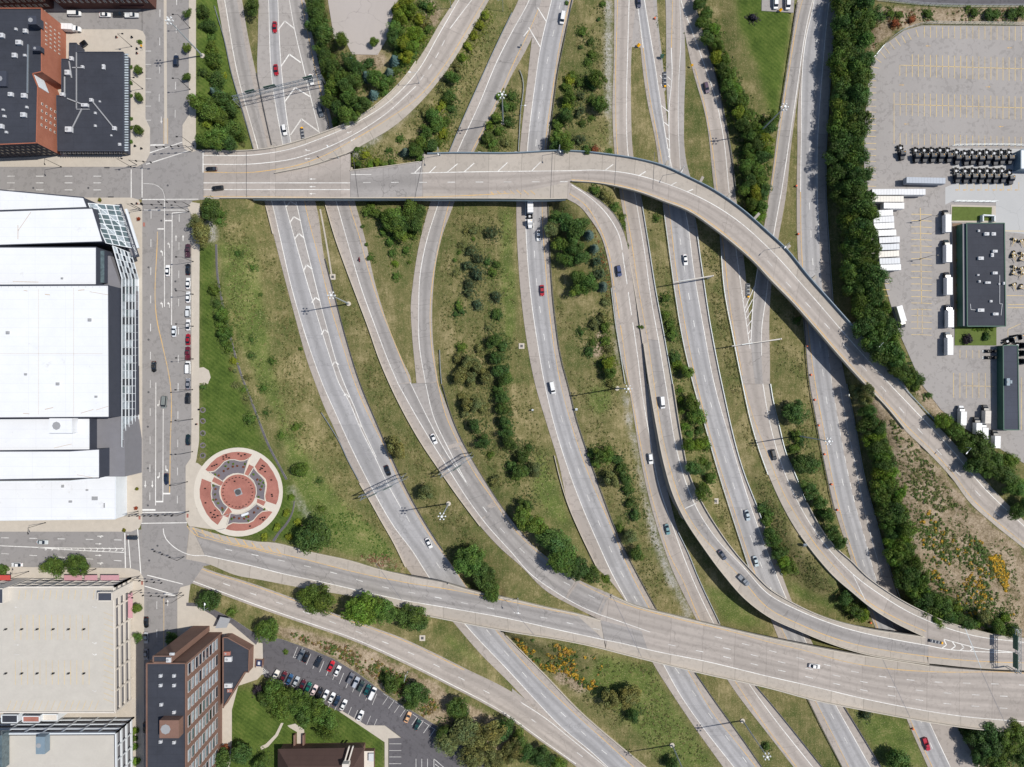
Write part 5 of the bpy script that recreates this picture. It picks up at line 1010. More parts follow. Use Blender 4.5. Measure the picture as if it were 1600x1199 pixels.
# C shops cut by the top edge
zC = KB + 11
bC = bld('brick_shops', 'dark red brick shops with blue awnings at the top edge', 'building', 150, 0)
block(bC, 'wall', [(72, -70), (224, -70), (222, -9), (72, -9)], zC, KB, 'brick_dark', 'roof_dark', .5)
P = wpoly([(72, -9), (222, -9)], zC); windows(bC, P[0], P[1], KB + 4, zC - .5, 16, 2, .4, .5, 'glass', 'wall_cream')
for x, w_ in ((165, 5), (183, 5)):
    a, b = W(x - w_, 3, KB + 3.4), W(x + w_, 3, KB + 3.4); m = MB(); m.add([a, b, W(x + w_, 9, KB + 2.6), W(x - w_, 9, KB + 2.6)], [(0, 1, 2, 3)]); m.add([(q[0], q[1], q[2] - .1) for q in m.v[:4]], [(3, 2, 1, 0)]); m.build('awning', mt['blue_awning'], bC)
m = MB(); p = W(206, 5, KB + 3); m.box((p[0], p[1], KB + 2.9), (10, 3.2, .4)); m.build('entrance_canopy', mt['brick_dark'], bC)
bC2 = bld('brick_block', 'dark brick building cut by the top left corner', 'building', 20, 0)
block(bC2, 'wall', [(-60, -70), (50, -70), (50, -14), (-60, -10)], KB + 13, KB, 'brick_dark', 'roof_dark', .5)
P = wpoly([(-60, -10), (50, -14)], KB + 13); windows(bC2, P[0], P[1], KB + 1, KB + 12, 12, 3, .5, .5, 'glass', 'wall_cream')
# D convention hall: stepped white roofs
hall = bld('convention_hall', 'huge convention hall with stepped white roofs and lattice glass street front', 'convention hall', 120, 560)
ZT = {k: KB + v for k, v in dict(a=16.5, b=17.5, c=17.5, d=21.2, e=17, f=19, g=8, low=12.6).items()}
for nm, pts, z in (('a', [(-80, 290), (0, 297), (131, 309), (137, 324.5), (-80, 332)], 'a'), ('b', [(-80, 333), (145, 325.5), (161, 378), (-80, 386)], 'b'), ('c', [(-80, 386.5), (151, 386.5), (151, 445), (-80, 446)], 'c'),
                   ('d', [(-80, 447), (170, 446), (171, 652), (-80, 653.5)], 'd'), ('e', [(-80, 655), (141, 654), (141, 703), (-80, 705)], 'e'), ('f', [(-80, 705.5), (109, 705), (156, 702), (156, 747), (-80, 751)], 'f'), ('g', [(-80, 753), (110, 751.5), (145, 748), (181, 742), (181, 811), (-80, 814)], 'g')):
    block(hall, 'roof_hall', pts, ZT[z], KB, 'wall_dark' if nm != 'g' else 'wall_white', 'roof_white', .25)
block(hall, 'lower_hall', [(-80, 400), (172, 400), (190, 450), (190, 655), (195, 690), (195, 745), (-80, 745)], ZT['low'], KB, 'wall_grey', 'wall_grey')
units(hall, [(100, 665, 32, 21, 4.0)], ZT['e'], 'roof_white', 'stair_house')
units(hall, [(97, 435, 3, 3, .8), (60, 712, 10, 3, 1.0)], ZT['c'], 'unit_grey'); units(hall, [(90, 733, 4, 4, .5), (98, 760, 4, 5, .8), (136, 766, 4, 3, .6), (148, 779, 11, 7, .3), (163, 790, 2, 9, .4), (110, 784, 6, 4, .5)], ZT['g'], 'unit_grey')
for i in range(16): m = MB(); m.tube(W(2 + i * 11, 448.5, ZT['d'] + .1), W(2 + i * 11, 448.5, ZT['d'] + .3), .12, n=6); m.build('roof_drain', mt['unit_grey'], hall)
for a_, b_, z_, w_ in (((37, 454), (43, 455), 'd', 1.2), ((70, 460), (78, 461), 'd', 1.6), ((122, 454), (132, 453), 'd', 1.4), ((140, 456), (169, 461), 'd', .8), ((36, 646), (46, 647), 'd', 1.2), ((70, 640), (83, 637), 'd', 1.3), ((126, 646), (146, 640), 'd', 1.0), ((150, 641), (169, 635), 'd', .8), ((28, 374), (28, 352), 'b', 1.2), ((28, 361), (48, 332), 'b', 1.0), ((85, 700), (112, 694), 'e', .8), ((120, 742), (152, 748), 'f', .8), ((20, 440), (60, 441), 'c', .9), ((0, 553), (160, 553), 'd', .5), ((60, 452), (60, 648), 'd', .5), ((115, 450), (115, 650), 'd', .5)):
    zz_ = zprof(ZT[z_] + .02); stroke(hall, a_, b_, zz_, w_, 'roof_stain', .02, 'roof_stain')
units(hall, [(12, 520, 4, 4, .7), (140, 500, 4, 4, .7), (90, 600, 4, 4, .7), (40, 585, 3, 3, .6), (150, 620, 3, 3, .6)], ZT['d'], 'unit_grey', 'roof_vent')
# glazed front: posts and panes, upper edge at x~190, foot at x~217
zf_t, zf_b = ZT['low'] + 1.2, KB + .2
def fp(y, t):  # point on the sloping glass front, t 0 top .. 1 foot
    z = zf_t + (zf_b - zf_t) * t; return Vector(W(190.5 + (216.5 - 190.5) * t, y, z))
rows = [436 + 11.95 * i for i in range(23)]
fr = MB()
for y in rows: fr.beam(fp(y, 0), fp(y, 1), .22, .3)
for t in (0, .22, .42, .62, .8, 1.0): fr.beam(fp(rows[0], t), fp(rows[-1], t), .24, .3)
fr.build('front_frame', mt['wall_white'], hall)
for i in range(len(rows) - 1):
    for j, (t0, t1) in enumerate(((0, .22), (.22, .42), (.42, .62), (.62, .8), (.8, 1.0))):
        mt_ = 'glass' if (i % 2 == 1 and 0 < j < 4) or (j == 0 and i % 4 == 1) else 'glass_pale' if j != 4 or i % 2 else 'wall_white'
        if rnd.random() < .08: mt_ = 'glass_green'
        q = [fp(rows[i] + .5, t0 + .02), fp(rows[i + 1] - .5, t0 + .02), fp(rows[i + 1] - .5, t1 - .02), fp(rows[i] + .5, t1 - .02)]
        dn = Vector((-.12, 0, -.1)); m = MB(); m.add([a + dn for a in q] + [a + dn * 2.2 for a in q], [(0, 1, 2, 3), (7, 6, 5, 4), (0, 4, 5, 1), (1, 5, 6, 2), (2, 6, 7, 3), (3, 7, 4, 0)]); m.build('front_pane', mt[mt_], hall)
# slanted corner glazing and sign beam
ct = [Vector(W(138, 318, ZT['a'] - .5)), Vector(W(166, 380, ZT['b'] - .5))]; cb = [Vector(W(190, 322, KB + 6.5)), Vector(W(208, 388, KB + 6.5))]
fr = MB(); nI = 8
for i in range(nI + 1):
    t = i / nI; fr.beam(ct[0].lerp(ct[1], t), cb[0].lerp(cb[1], t), .25, .35)
for t in (0, .25, .5, .75, 1): fr.beam(ct[0].lerp(cb[0], t), ct[1].lerp(cb[1], t), .3, .35)
fr.beam(ct[0].lerp(cb[0], .2), ct[0].lerp(ct[1], .5).lerp(cb[0].lerp(cb[1], .5), .8), .35, .35); fr.beam(ct[0].lerp(ct[1], .5).lerp(cb[0].lerp(cb[1], .5), .2), ct[1].lerp(cb[1], .8), .35, .35)
fr.build('corner_frame', mt['wall_white'], hall)
for i in range(nI):
    for j in range(4):
        def cp(a, b): return ct[0].lerp(ct[1], a).lerp(cb[0].lerp(cb[1], a), b)
        q = [cp(i / nI + .01, j / 4 + .02), cp((i + 1) / nI - .01, j / 4 + .02), cp((i + 1) / nI - .01, (j + 1) / 4 - .02), cp(i / nI + .01, (j + 1) / 4 - .02)]
        m = MB(); m.add([a + Vector((0, 0, -.2)) for a in q] + [a + Vector((0, 0, -.3)) for a in q], [(0, 1, 2, 3), (7, 6, 5, 4), (0, 4, 5, 1), (1, 5, 6, 2), (2, 6, 7, 3), (3, 7, 4, 0)]); m.build('corner_pane', mt['glass_green' if (i * 3 + j) % 4 else 'glass_pale'], hall)
for k, (a, b, w_, mm) in enumerate((((186, 320), (214, 402), 1.9, 'wall_dark'), ((181, 320), (208, 400), 1.0, 'wall_grey'), ((197, 327), (216, 388), .9, 'wall_white'))):
    m = MB(); m.beam(W(*a, KB + 6.8 - k * .4), W(*b, KB + 6.8 - k * .4), w_, .7); m.build('sign_beam' if k == 0 else 'canopy_beam', mt[mm], hall)
# louvred slanted bay between corner and straight front
A0, A1 = (176, 384), (191, 436); B0, B1 = (205, 396), (216, 436)
fr = MB(); L5 = []
for j in range(6):
    t = j / 5; a = Vector(W(*(np.array(A0) * (1 - t) + np.array(B0) * t), zf_t + (zf_b + 3 - zf_t) * t * .8)); b = Vector(W(*(np.array(A1) * (1 - t) + np.array(B1) * t), zf_t + (zf_b - zf_t) * t)); fr.beam(a, b, .35, .35); L5.append((a, b))
for i in range(6):
    t = i / 5
    for j in range(5): fr.beam(L5[j][0].lerp(L5[j][1], t), L5[j + 1][0].lerp(L5[j + 1][1], t), .2, .25)
fr.build('bay_frame', mt['wall_white'], hall)
for i in range(5):
    for j in range(5):
        g = lambda jj, t: L5[jj][0].lerp(L5[jj][1], t) + Vector((0, 0, -.25))
        q = [g(j, i / 5), g(j, (i + 1) / 5), g(j + 1, (i + 1) / 5), g(j + 1, i / 5)]; m = MB(); m.add(q + [a + Vector((0, 0, -.1)) for a in q], [(0, 1, 2, 3), (7, 6, 5, 4), (0, 4, 5, 1), (1, 5, 6, 2), (2, 6, 7, 3), (3, 7, 4, 0)]); m.build('bay_pane', mt['glass' if (i + j) % 2 else 'glass_pale'], hall)
block(hall, 'clerestory', [(152, 392), (163, 392), (163, 442), (152, 442)], ZT['c'] - 2.5, KB, 'wall_dark', 'glass_green')
def text(body, parent, loc, rz, size, mat, name, depth=.05, tilt=0.0):
    cu = bpy.data.curves.new('lettering', 'FONT'); cu.body = body; cu.size = size; cu.extrude = depth; cu.align_x = 'CENTER'; cu.align_y = 'CENTER'
    t = bpy.data.objects.new('tmp', cu); COL.objects.link(t); dg = bpy.context.evaluated_depsgraph_get(); me = bpy.data.meshes.new_from_object(t.evaluated_get(dg)); bpy.data.objects.remove(t)
    me.materials.clear(); me.materials.append(mt[mat]); o = bpy.data.objects.new(name, me); COL.objects.link(o); o.parent = parent
    off = Vector((0, 0, 0)); r = parent
    while r is not None: off += r.location; r = r.parent
    o.location = Vector(loc) - off; o.rotation_euler = (tilt, 0, rz); return o
a, b = Vector(W(188, 326, KB + 7.3)), Vector(W(213, 398, KB + 7.3)); d = b - a
text('DUKE ENERGY CONVENTION CENTER', hall, (a + b) / 2, math.atan2(d.y, d.x), 1.15, 'lamp', 'sign_lettering')
# E garage and its neighbour
zE = KB + 12
gE = bld('parking_garage', 'cream concrete parking garage with empty striped roof deck', 'parking garage', 100, 1010)
PE = [(-80, 918), (178, 917), (180, 1113), (-80, 1113)]
block(gE, 'core', [(-80, 921), (175, 920), (177, 1110), (-80, 1110)], zE - .4, KB, 'wall_grey', 'garage_deck')
PT = wpoly(PE, zE)
deckE = slab('roof_deck', None, [(-80, 919), (177, 918), (179, 1112), (-80, 1112)], zE - .2, 'garage_deck', .15, parent=gE, foot=False)
m = MB()
for k in range(4):
    z = KB + 1.4 + k * 3.45
    for i in range(4): a, b = PT[i], PT[(i + 1) % 4]; m.beam((*a, z), (*b, z), .5, 1.15)
m.build('spandrel', mt['wall_cream'], gE)
def posts(root, A, B, n, z0, z1, mat='wall_cream', w=.7, name='column'):
    for i in range(n + 1):
        t = i / n; x, y = A[0] + (B[0] - A[0]) * t, A[1] + (B[1] - A[1]) * t; m = MB(); m.box((x, y, (z0 + z1) / 2), (w, w, z1 - z0)); m.build(name, mt[mat], root)
posts(gE, PT[0], PT[1], 13, KB, zE + .2); posts(gE, PT[1], PT[2], 6, KB, zE + .2)
block(gE, 'stair_tower', [(153, 926), (175, 926), (175, 939), (153, 939)], zE + 3.2, KB, 'wall_cream', 'roof_grey', .2)
block(gE, 'stair_tower', [(-14, 920), (5, 920), (5, 943), (-14, 943)], zE + 3.2, KB, 'wall_cream', 'roof_grey', .2)
ze = zprof(zE - .18)
pm = lambda a, b, w=.6: stroke(gE, a, b, ze, w, 'yellow_pale', .02, 'stall_line')
for i in range(13): pm((31 + i * 9.7, 922), (29 + i * 9.7, 937))
for i in range(13): pm((23 + i * 9.6, 961), (23 + i * 9.6, 1000)); pm((24 + i * 9.6, 1032), (24 + i * 9.6, 1070))
for i in range(15): pm((5 + i * 9.8 + 12, 1095), (5 + i * 9.8 + 6, 1110))
for i in range(16): pm((162, 957 + i * 9), (177, 963 + i * 9))
for y, a_ in ((949, -90), (1008, 90), (1023, -90)): arrow(gE, 26, y, a_, ze, 'up', 4, 2, 'dash')
for y in (949, 1005, 1023, 1080): arrow(gE, 148, y, 120, ze, 'left', 4, 3, 'dash')
for y in (983, 1052):
    for x in (10, 35, 59, 84, 108, 132):
        p = W(x, y, zE); m = MB(); m.box((p[0], p[1], zE + .3), (.5, .5, 1.0)); m.tube((p[0], p[1], zE), (p[0], p[1], zE + 1.7), .1); m.build('deck_lamp', mt['dark_pole'], gE)
for x0, x1, zz, y, mm in ((157, 186, KB + 3, 887, 'pink_awning'), (132, 152, KB + 3, 889, 'pink_awning'), (100, 128, KB + 3, 889, 'pink_awning'), (-2, 16, KB + 3, 901, 'red_awning')):
    m = MB(); c0, c1 = W(x0, 907, zz + .8), W(x1, 907, zz + .8); d0, d1 = W(x1, 899, zz), W(x0, 899, zz); m.add([c0, c1, d0, d1] + [(q[0], q[1], q[2] - .15) for q in (c0, c1, d0, d1)], [(3, 2, 1, 0), (4, 5, 6, 7), (0, 1, 5, 4), (1, 2, 6, 5), (2, 3, 7, 6), (3, 0, 4, 7)]); m.build('awning', mt[mm], gE)
m = MB(); c = [W(200, 928, KB + 3.2), W(207, 926, KB + 3), W(207, 966, KB + 3), W(200, 966, KB + 3.2)]; m.add(c + [(q[0], q[1], q[2] - .15) for q in c], [(3, 2, 1, 0), (4, 5, 6, 7), (0, 1, 5, 4), (1, 2, 6, 5), (2, 3, 7, 6), (3, 0, 4, 7)]); m.build('awning', mt['pink_awning'], gE)
zE2 = KB + 13
gF = bld('parking_garage', 'second garage with blue grey railings at the lower left corner', 'parking garage', 100, 1180)
P2 = [(-80, 1147), (181, 1146), (183, 1320), (-80, 1320)]
block(gF, 'core', [(-80, 1150), (178, 1149), (180, 1317), (-80, 1317)], zE2 - .4, KB, 'wall_grey', 'garage_deck'); PT2 = wpoly(P2, zE2)
m = MB()
for k in range(4):
    z = KB + 2 + k * 3.6
    for i in range(2): a, b = PT2[i], PT2[(i + 1) % 4]; m.beam((*a, z), (*b, z), .5, .9)
m.build('spandrel', mt['wall_white'], gF); posts(gF, PT2[0], PT2[1], 9, KB, zE2 + .2, 'wall_white', .5); posts(gF, PT2[1], PT2[2], 8, KB, zE2 + .2, 'wall_white', .5)
units(gF, [(67, 1162, 13, 25, 3.0)], zE2, 'blue_steel', 'lift_house'); units(gF, [(-2, 1172, 20, 50, 4.0)], zE2, 'glass_green', 'lift_house')
lk = bld('link_building', 'small low blocks squeezed between the two garages', 'building', 60, 1120)
for pts, zt, rf in (([(3, 1117), (28, 1117), (28, 1129), (3, 1129)], KB + 10, 'roof_dark'), ([(36, 1119), (62, 1119), (62, 1128), (36, 1128)], KB + 9, 'paver_red'), ([(66, 1116), (90, 1116), (90, 1126), (66, 1126)], KB + 7, 'wall_cream')): block(lk, 'wall', pts, zt, KB, 'wall_white', rf, .3)
# F brown office slab
zO = KB + 31.5
off_ = bld('office_block', 'tall brown brick office slab with rows of white framed windows', 'office building', 320, 1080)
block(off_, 'wall', [(230, 1036), (291, 1036), (291, 1300), (230, 1300)], zO, KB, 'brick_brown', 'roof_dark', .6)
block(off_, 'stair_bay', [(240, 1025), (269, 1025), (269, 1034.5), (240, 1034.5)], zO, KB, 'brick_brown', 'roof_dark', .4)
PO = wpoly([(291, 1036), (291, 1300)], zO)
NB = 10
for bay in range(NB):
    t0 = (27.2 * bay + 1.5) / 264; t1 = t0 + 23 / 264
    windows(off_, PO[1], PO[0], KB + 4.0, zO - .8, 1, 9, .80, .66, 'glass_pale', 'unit_white', 1 - t1, 1 - t0)
units(off_, [(268, 1136, 26, 24, 3.5)], zO, 'brick_brown', 'lift_house')
units(off_, [(251, 1056, 5, 5, 1), (272, 1056, 5, 5, 1), (251, 1071, 5, 5, 1), (272, 1071, 5, 5, 1), (252, 1101, 5, 5, 1), (272, 1113, 5, 5, 1), (251, 1159, 5, 5, 1), (272, 1160, 5, 5, 1), (264, 1031, 8, 8, 1.2), (269, 1022, 8, 4, .8)], zO)
an = bld('annex', 'low wedge shaped annex with black roof beside the brown office', 'building', 370, 1040)
block(an, 'wall', [(349, 996), (356, 996), (390, 1015), (389, 1050), (383, 1050), (349, 1106)], KB + 4.6, KB, 'brick_brown', 'roof_dark', .5)
units(an, [(357, 1030, 13, 9, 1.4), (357, 1071, 14, 8, 1.4)], KB + 4.6); units(an, [(355, 1021, 12, 7, 1.2), (359, 1079, 9, 6, 1)], KB + 4.6, 'paver_red')
lg = link('entry_canopy', None, None, W(347, 972, KB)); tag(lg, 'pale flat canopy over the drive behind the office', 'canopy'); m = MB(); m.prism(wpoly([(344, 964), (360, 967), (354, 981), (336, 982)], KB + 3.6), KB + 3.3, KB + 3.6, bottom=True); m.build('canopy_slab', mt['unit_grey'], lg)
for x, y in ((345, 968), (355, 969), (352, 979), (340, 979)): m = MB(); m.tube(W(x, y, KB), W(x, y, KB + 3.3), .2); m.build('canopy_post', mt['wall_cream'], lg)
# G church with brown roof, lower edge
zG = ZP + 5
ch = empty('church', 'brown hip roofed brick church hall cut by the bottom edge', 'church', W(500, 1195, ZP))
A_ = [W(437, 1171, zG), W(548, 1168, zG), W(566, 1169, zG), W(557, 1192, zG + 6), W(421, 1194, zG + 6)]
m = MB(); m.prism([W(437, 1172, zG - .1)[:2], W(567, 1170, zG - .1)[:2], W(567, 1290, zG - .1)[:2], W(437, 1290, zG - .1)[:2]], ZP - .3, zG - .05); m.build('wall', mt['brick_brown'], ch)
q = [W(434, 1170.5, zG), W(569, 1168.5, zG), W(569, 1290, zG), W(434, 1290, zG), W(450, 1198, zG + 5), W(553, 1197, zG + 5), W(553, 1262, zG + 5), W(450, 1262, zG + 5)]
m = MB(); m.add(q, [(0, 1, 5, 4), (1, 2, 6, 5), (2, 3, 7, 6), (3, 0, 4, 7), (4, 5, 6, 7)], 0); m.build('roof', mt['roof_brown'], ch)
for a, b in ((545, 1166), (551, 1166)): m = MB(); m.beam(W(a + 1, b, zG + 1), W(a - 8, 1196, zG + 6), .5, .8); m.build('roof_rib', mt['wall_cream'], ch)
m = MB(); m.box(W(541, 1194, zG + 6), (2.6, 1.6, 3)); m.build('bell_cote', mt['wall_cream'], ch)
for x in (461, 475): m = MB(); m.beam(W(x, 1147, ZP + 1), W(x, 1169, ZP + 1), .6, 2.2); m.build('porch_wall', mt['brick_brown'], ch)
m = MB(); m.prism(wpoly([(568, 1174), (584, 1174), (584, 1240), (568, 1240)], ZP + 2.5), ZP, ZP + 2.5, 0, 1); m.build('side_court', [mt['brick_brown'], mt['wall_cream']], ch)
m = MB(); p = W(580, 1183, ZP + 3); m.box((p[0], p[1], ZP + 3), (2, 3.2, 1)); m.build('court_unit', mt['unit_white'], ch)
# H depot
zH = ZL + 4.6
dep = empty('depot_office', 'black flat roofed depot office with green fascia in the truck lot', 'building', W(1535, 430, ZL))
block(dep, 'wall', [(1510, 349), (1569, 349), (1571, 510), (1511, 510)], zH, ZL, 'wall_green', 'roof_dark', .25)
block(dep, 'west_wall', [(1504, 349.5), (1509.5, 349.5), (1510.5, 509.5), (1505, 509.5)], zH - .5, ZL, 'wall_green', 'wall_grey')
units(dep, [(1541, 366, 9, 6, 1.2), (1552, 366, 8, 6, 1.0), (1554, 393, 9, 5, 1.2), (1550, 399, 5, 7, 1), (1532, 404, 10, 6, 1.2), (1554, 427, 9, 5, 1.2), (1543, 442, 10, 4, 1), (1530, 440, 4, 4, .9), (1528, 430, 4, 3, .8), (1548, 471, 5, 4, .8), (1532, 485, 12, 6, 1.2), (1555, 491, 10, 5, 1.2), (1529, 361, 4, 4, .8), (1561, 444, 3, 3, .6), (1568, 443, 3, 5, 1)], zH)
m = MB()
for a, b in (((1562, 430), (1562, 475)), ((1562, 475), (1566, 475)), ((1566, 475), (1564, 493)), ((1516, 475), (1517, 484)), ((1517, 484), (1530, 485))): m.beam(W(*a, zH + .1), W(*b, zH + .1), .15, .12)
m.build('roof_pipe', mt['unit_white'], dep)
m = MB()
for a, b in (((1534, 337), (1534, 347)), ((1534, 337), (1552, 338)), ((1552, 338), (1552, 347))): m.beam(W(*a, ZL + 1), W(*b, ZL + 1), .5, 2)
m.build('bin_enclosure', mt['wall_white'], dep)
slab('kerb_island', 'lawn island with kerb north of the depot office', [(1486, 320), (1556, 322), (1556, 349), (1486, 347)], ZL + .12, 'walk', .2, foot=False)
slab('lawn', 'small square of mown grass north of the depot office', [(1488, 323), (1550, 324), (1549, 345), (1487, 345)], ZL + .2, 'lawn', .2, foot=False, side='lawn')
slab('lawn', 'small mown garden south of the depot office', [(1492, 511), (1557, 511), (1557, 540), (1492, 540)], ZL + .16, 'lawn', .2, foot=False, side='lawn')
slab('kerb_island', 'planted strip along the green wall of the depot', [(1488, 349), (1503, 349), (1504, 511), (1491, 511)], ZL + .14, 'soil', .2, foot=False)
zI = ZL + 3.6
cn = empty('long_shed', 'long narrow black roofed shed at the right edge', 'shed', W(1580, 605, ZL))
block(cn, 'wall', [(1567, 540), (1590, 540), (1592, 672), (1568, 672)], zI, ZL, 'wall_green', 'roof_grey', .2)
units(cn, [(1574, 597, 6, 14, 1.6), (1579, 597, 4, 6, 1)], zI, 'blue_steel')
shd = empty('white_shed', 'white metal shed at the right edge beside the parked truck rows', 'shed', W(1598, 252, ZL))
block(shd, 'wall', [(1595, 234), (1640, 235), (1640, 265), (1595, 264)], ZL + 4.2, ZL, 'blue_steel', 'roof_white', .2)
# ---------------------------------------------------------------- vehicles
ORD = ['first', 'second', 'third', 'fourth', 'fifth', 'sixth', 'seventh', 'eighth', 'ninth', 'tenth', 'eleventh', 'twelfth', 'thirteenth', 'fourteenth', 'fifteenth', 'sixteenth', 'seventeenth', 'eighteenth', 'nineteenth', 'twentieth', 'twenty-first', 'twenty-second', 'twenty-third', 'twenty-fourth', 'twenty-fifth', 'twenty-sixth', 'twenty-seventh', 'twenty-eighth', 'twenty-ninth', 'thirtieth']
while len(ORD) < 140:
    t_ = ['thirty', 'forty', 'fifty', 'sixty', 'seventy', 'eighty', 'ninety', 'hundred', 'hundred ten', 'hundred twenty', 'hundred thirty'][(len(ORD) - 30) // 10]; ORD.append(t_ + '-' + ORD[(len(ORD) - 30) % 10 if (len(ORD) - 30) % 10 < 10 else 0])
def ring8(x, w, zb, zt): return [(x, -w * .9, zb), (x, -w, zb + .18), (x, -w, zt - .14), (x, -w * .86, zt), (x, w * .86, zt), (x, w, zt - .14), (x, w, zb + .18), (x, w * .9, zb)]
def ring4(x, wb, wt, z0, z1): return [(x, -wb, z0), (x, -wt, z1), (x, wt, z1), (x, wb, z0)]
def wheel_mesh(r, w):
    m = MB(); m.tube((0, -w / 2, 0), (0, w / 2, 0), r, n=12); m.tube((0, -w / 2 - .01, 0), (0, w / 2 + .01, 0), r * .6, n=10, m=1); return m.mesh('wheel', [mt['tyre'], mt['steel']])
WH, WHT = wheel_mesh(.33, .22), wheel_mesh(.5, .3)
CARS = {}
def car_type(kind):
    """meshes of one body style; x forward"""
    if kind in CARS: return CARS[kind]
    d = {}; m = MB()
    if kind == 'sedan':
        body = [(2.35, .66, .3, .60), (2.2, .84, .26, .70), (1.5, .90, .25, .84), (1.0, .91, .25, .92), (0, .92, .25, .95), (-1.4, .91, .25, .98), (-2.1, .86, .27, .95), (-2.33, .72, .32, .82)]
        glass = [(1.15, .72, .66, .90, .94), (.42, .82, .62, .9, 1.40), (-.85, .82, .62, .9, 1.42), (-1.75, .74, .64, .93, 1.0)]; roof = (.40, -.86, .63, 1.40, 1.47); wx = (1.4, -1.4)
    elif kind == 'suv':
        body = [(2.35, .74, .36, .85), (2.2, .90, .32, .98), (1.4, .95, .3, 1.08), (.9, .96, .3, 1.10), (-1.6, .95, .3, 1.12), (-2.25, .92, .32, 1.10), (-2.36, .85, .36, 1.0)]
        glass = [(1.1, .78, .7, 1.06, 1.12), (.45, .86, .70, 1.06, 1.70), (-1.9, .86, .70, 1.06, 1.70), (-2.25, .80, .72, 1.06, 1.2)]; roof = (.40, -1.95, .71, 1.69, 1.77); wx = (1.45, -1.42)
    elif kind == 'pickup':
        body = [(2.75, .76, .4, .9), (2.6, .92, .36, 1.02), (1.6, .97, .35, 1.12), (1.2, .98, .35, 1.14), (-.55, .98, .35, 1.14)]
        glass = [(1.3, .80, .74, 1.1, 1.16), (.75, .86, .72, 1.1, 1.74), (-.35, .86, .72, 1.1, 1.74), (-.6, .82, .74, 1.1, 1.2)]; roof = (.70, -.38, .73, 1.73, 1.81); wx = (1.75, -1.75)
        m.box((-1.7, 0, .62), (2.3, 1.9, .45)); m.box((-1.7, .92, .98), (2.3, .12, .4)); m.box((-1.7, -.92, .98), (2.3, .12, .4)); m.box((-2.82, 0, .98), (.1, 1.9, .4)); m.box((-.62, 0, .98), (.1, 1.9, .4))
    elif kind == 'van':
        body = [(2.6, .74, .36, .9), (2.45, .92, .32, 1.05), (1.9, .97, .3, 1.2), (1.5, .98, .3, 1.25), (-2.5, .98, .3, 1.25), (-2.6, .92, .34, 1.2)]
        glass = [(1.9, .84, .78, 1.2, 1.26), (1.2, .9, .78, 1.2, 1.95), (-2.4, .9, .78, 1.2, 1.95), (-2.55, .88, .8, 1.2, 1.5)]; roof = (1.15, -2.42, .79, 1.94, 2.04); wx = (1.65, -1.6)
    m.loft([ring8(*r) for r in body]); d['body'] = m.mesh('body', paint((200, 200, 200)), False)
    m = MB(); m.loft([ring4(*r) for r in glass]); d['window_glass'] = m.mesh('window_glass', mt['glass'])
    m = MB(); x0, x1, w_, z0, z1 = roof; m.loft([[(x0, -w_, z0), (x0, w_, z0), (x0, w_ * .9, z1 - .02), (x0, -w_ * .9, z1 - .02)], [(x1, -w_, z0), (x1, w_, z0), (x1, w_ * .9, z1), (x1, -w_ * .9, z1)]])
    d['roof'] = m.mesh('roof', paint((200, 200, 200)))
    m = MB(); xf = body[0][0]; m.box((0, 0, 0), (.16, .34, .16)); d['headlight'] = m.mesh('headlight', mt['head'])
    m = MB(); m.box((0, 0, 0), (.12, .34, .18)); d['tail_light'] = m.mesh('tail_light', mt['tail'])
    d['wx'] = wx; d['xf'] = body[1][0] + .03; d['zf'] = body[1][3] - .1; d['xr'] = (-2.84 if kind == 'pickup' else body[-2][0] - .02); d['zr'] = .92 if kind != 'van' else 1.05; d['wy'] = body[2][1] - .1
    CARS[kind] = d; return d
def setmat(o, m_):
    o.material_slots[0].link = 'OBJECT'; o.material_slots[0].material = m_
def heading(dx, dy): return math.atan2(-dy, dx)
def car(label, px, py, dx, dy, kind='sedan', col=(225, 225, 225), zf=None, cat=None, group=None, name='car', roofcol=None, scale=None):
    d = car_type(kind); z = zf(px, py) if zf else gpx(px, py, .9)[2] ; p = W(px, py, z + .9)
    r = empty(name, label, cat or {'sedan': 'car', 'suv': 'car', 'pickup': 'pickup truck', 'van': 'van'}[kind], (p[0], p[1], z + .03), heading(dx, dy), group, scale=scale)
    o = link('body', d['body'], r); setmat(o, paint(col)); link('window_glass', d['window_glass'], r); o = link('roof', d['roof'], r); setmat(o, paint(roofcol or col))
    for x in d['wx']:
        for s in (-1, 1): link('wheel', WH, r, (x, s * d['wy'], .33))
    for s in (-1, 1): link('headlight', d['headlight'], r, (d['xf'], s * .6, d['zf'])); link('tail_light', d['tail_light'], r, (d['xr'], s * .66, d['zr']))
    return r
WHT_, SIL, GRY, BLK, RED, BLU, TEAL, NAVY, MAR = (226, 227, 228), (176, 182, 188), (96, 102, 110), (24, 26, 30), (160, 24, 38), (34, 56, 104), (70, 120, 130), (34, 42, 70), (92, 26, 38)
G_ = 'vehicles driving on the highways'
zr2 = Z0
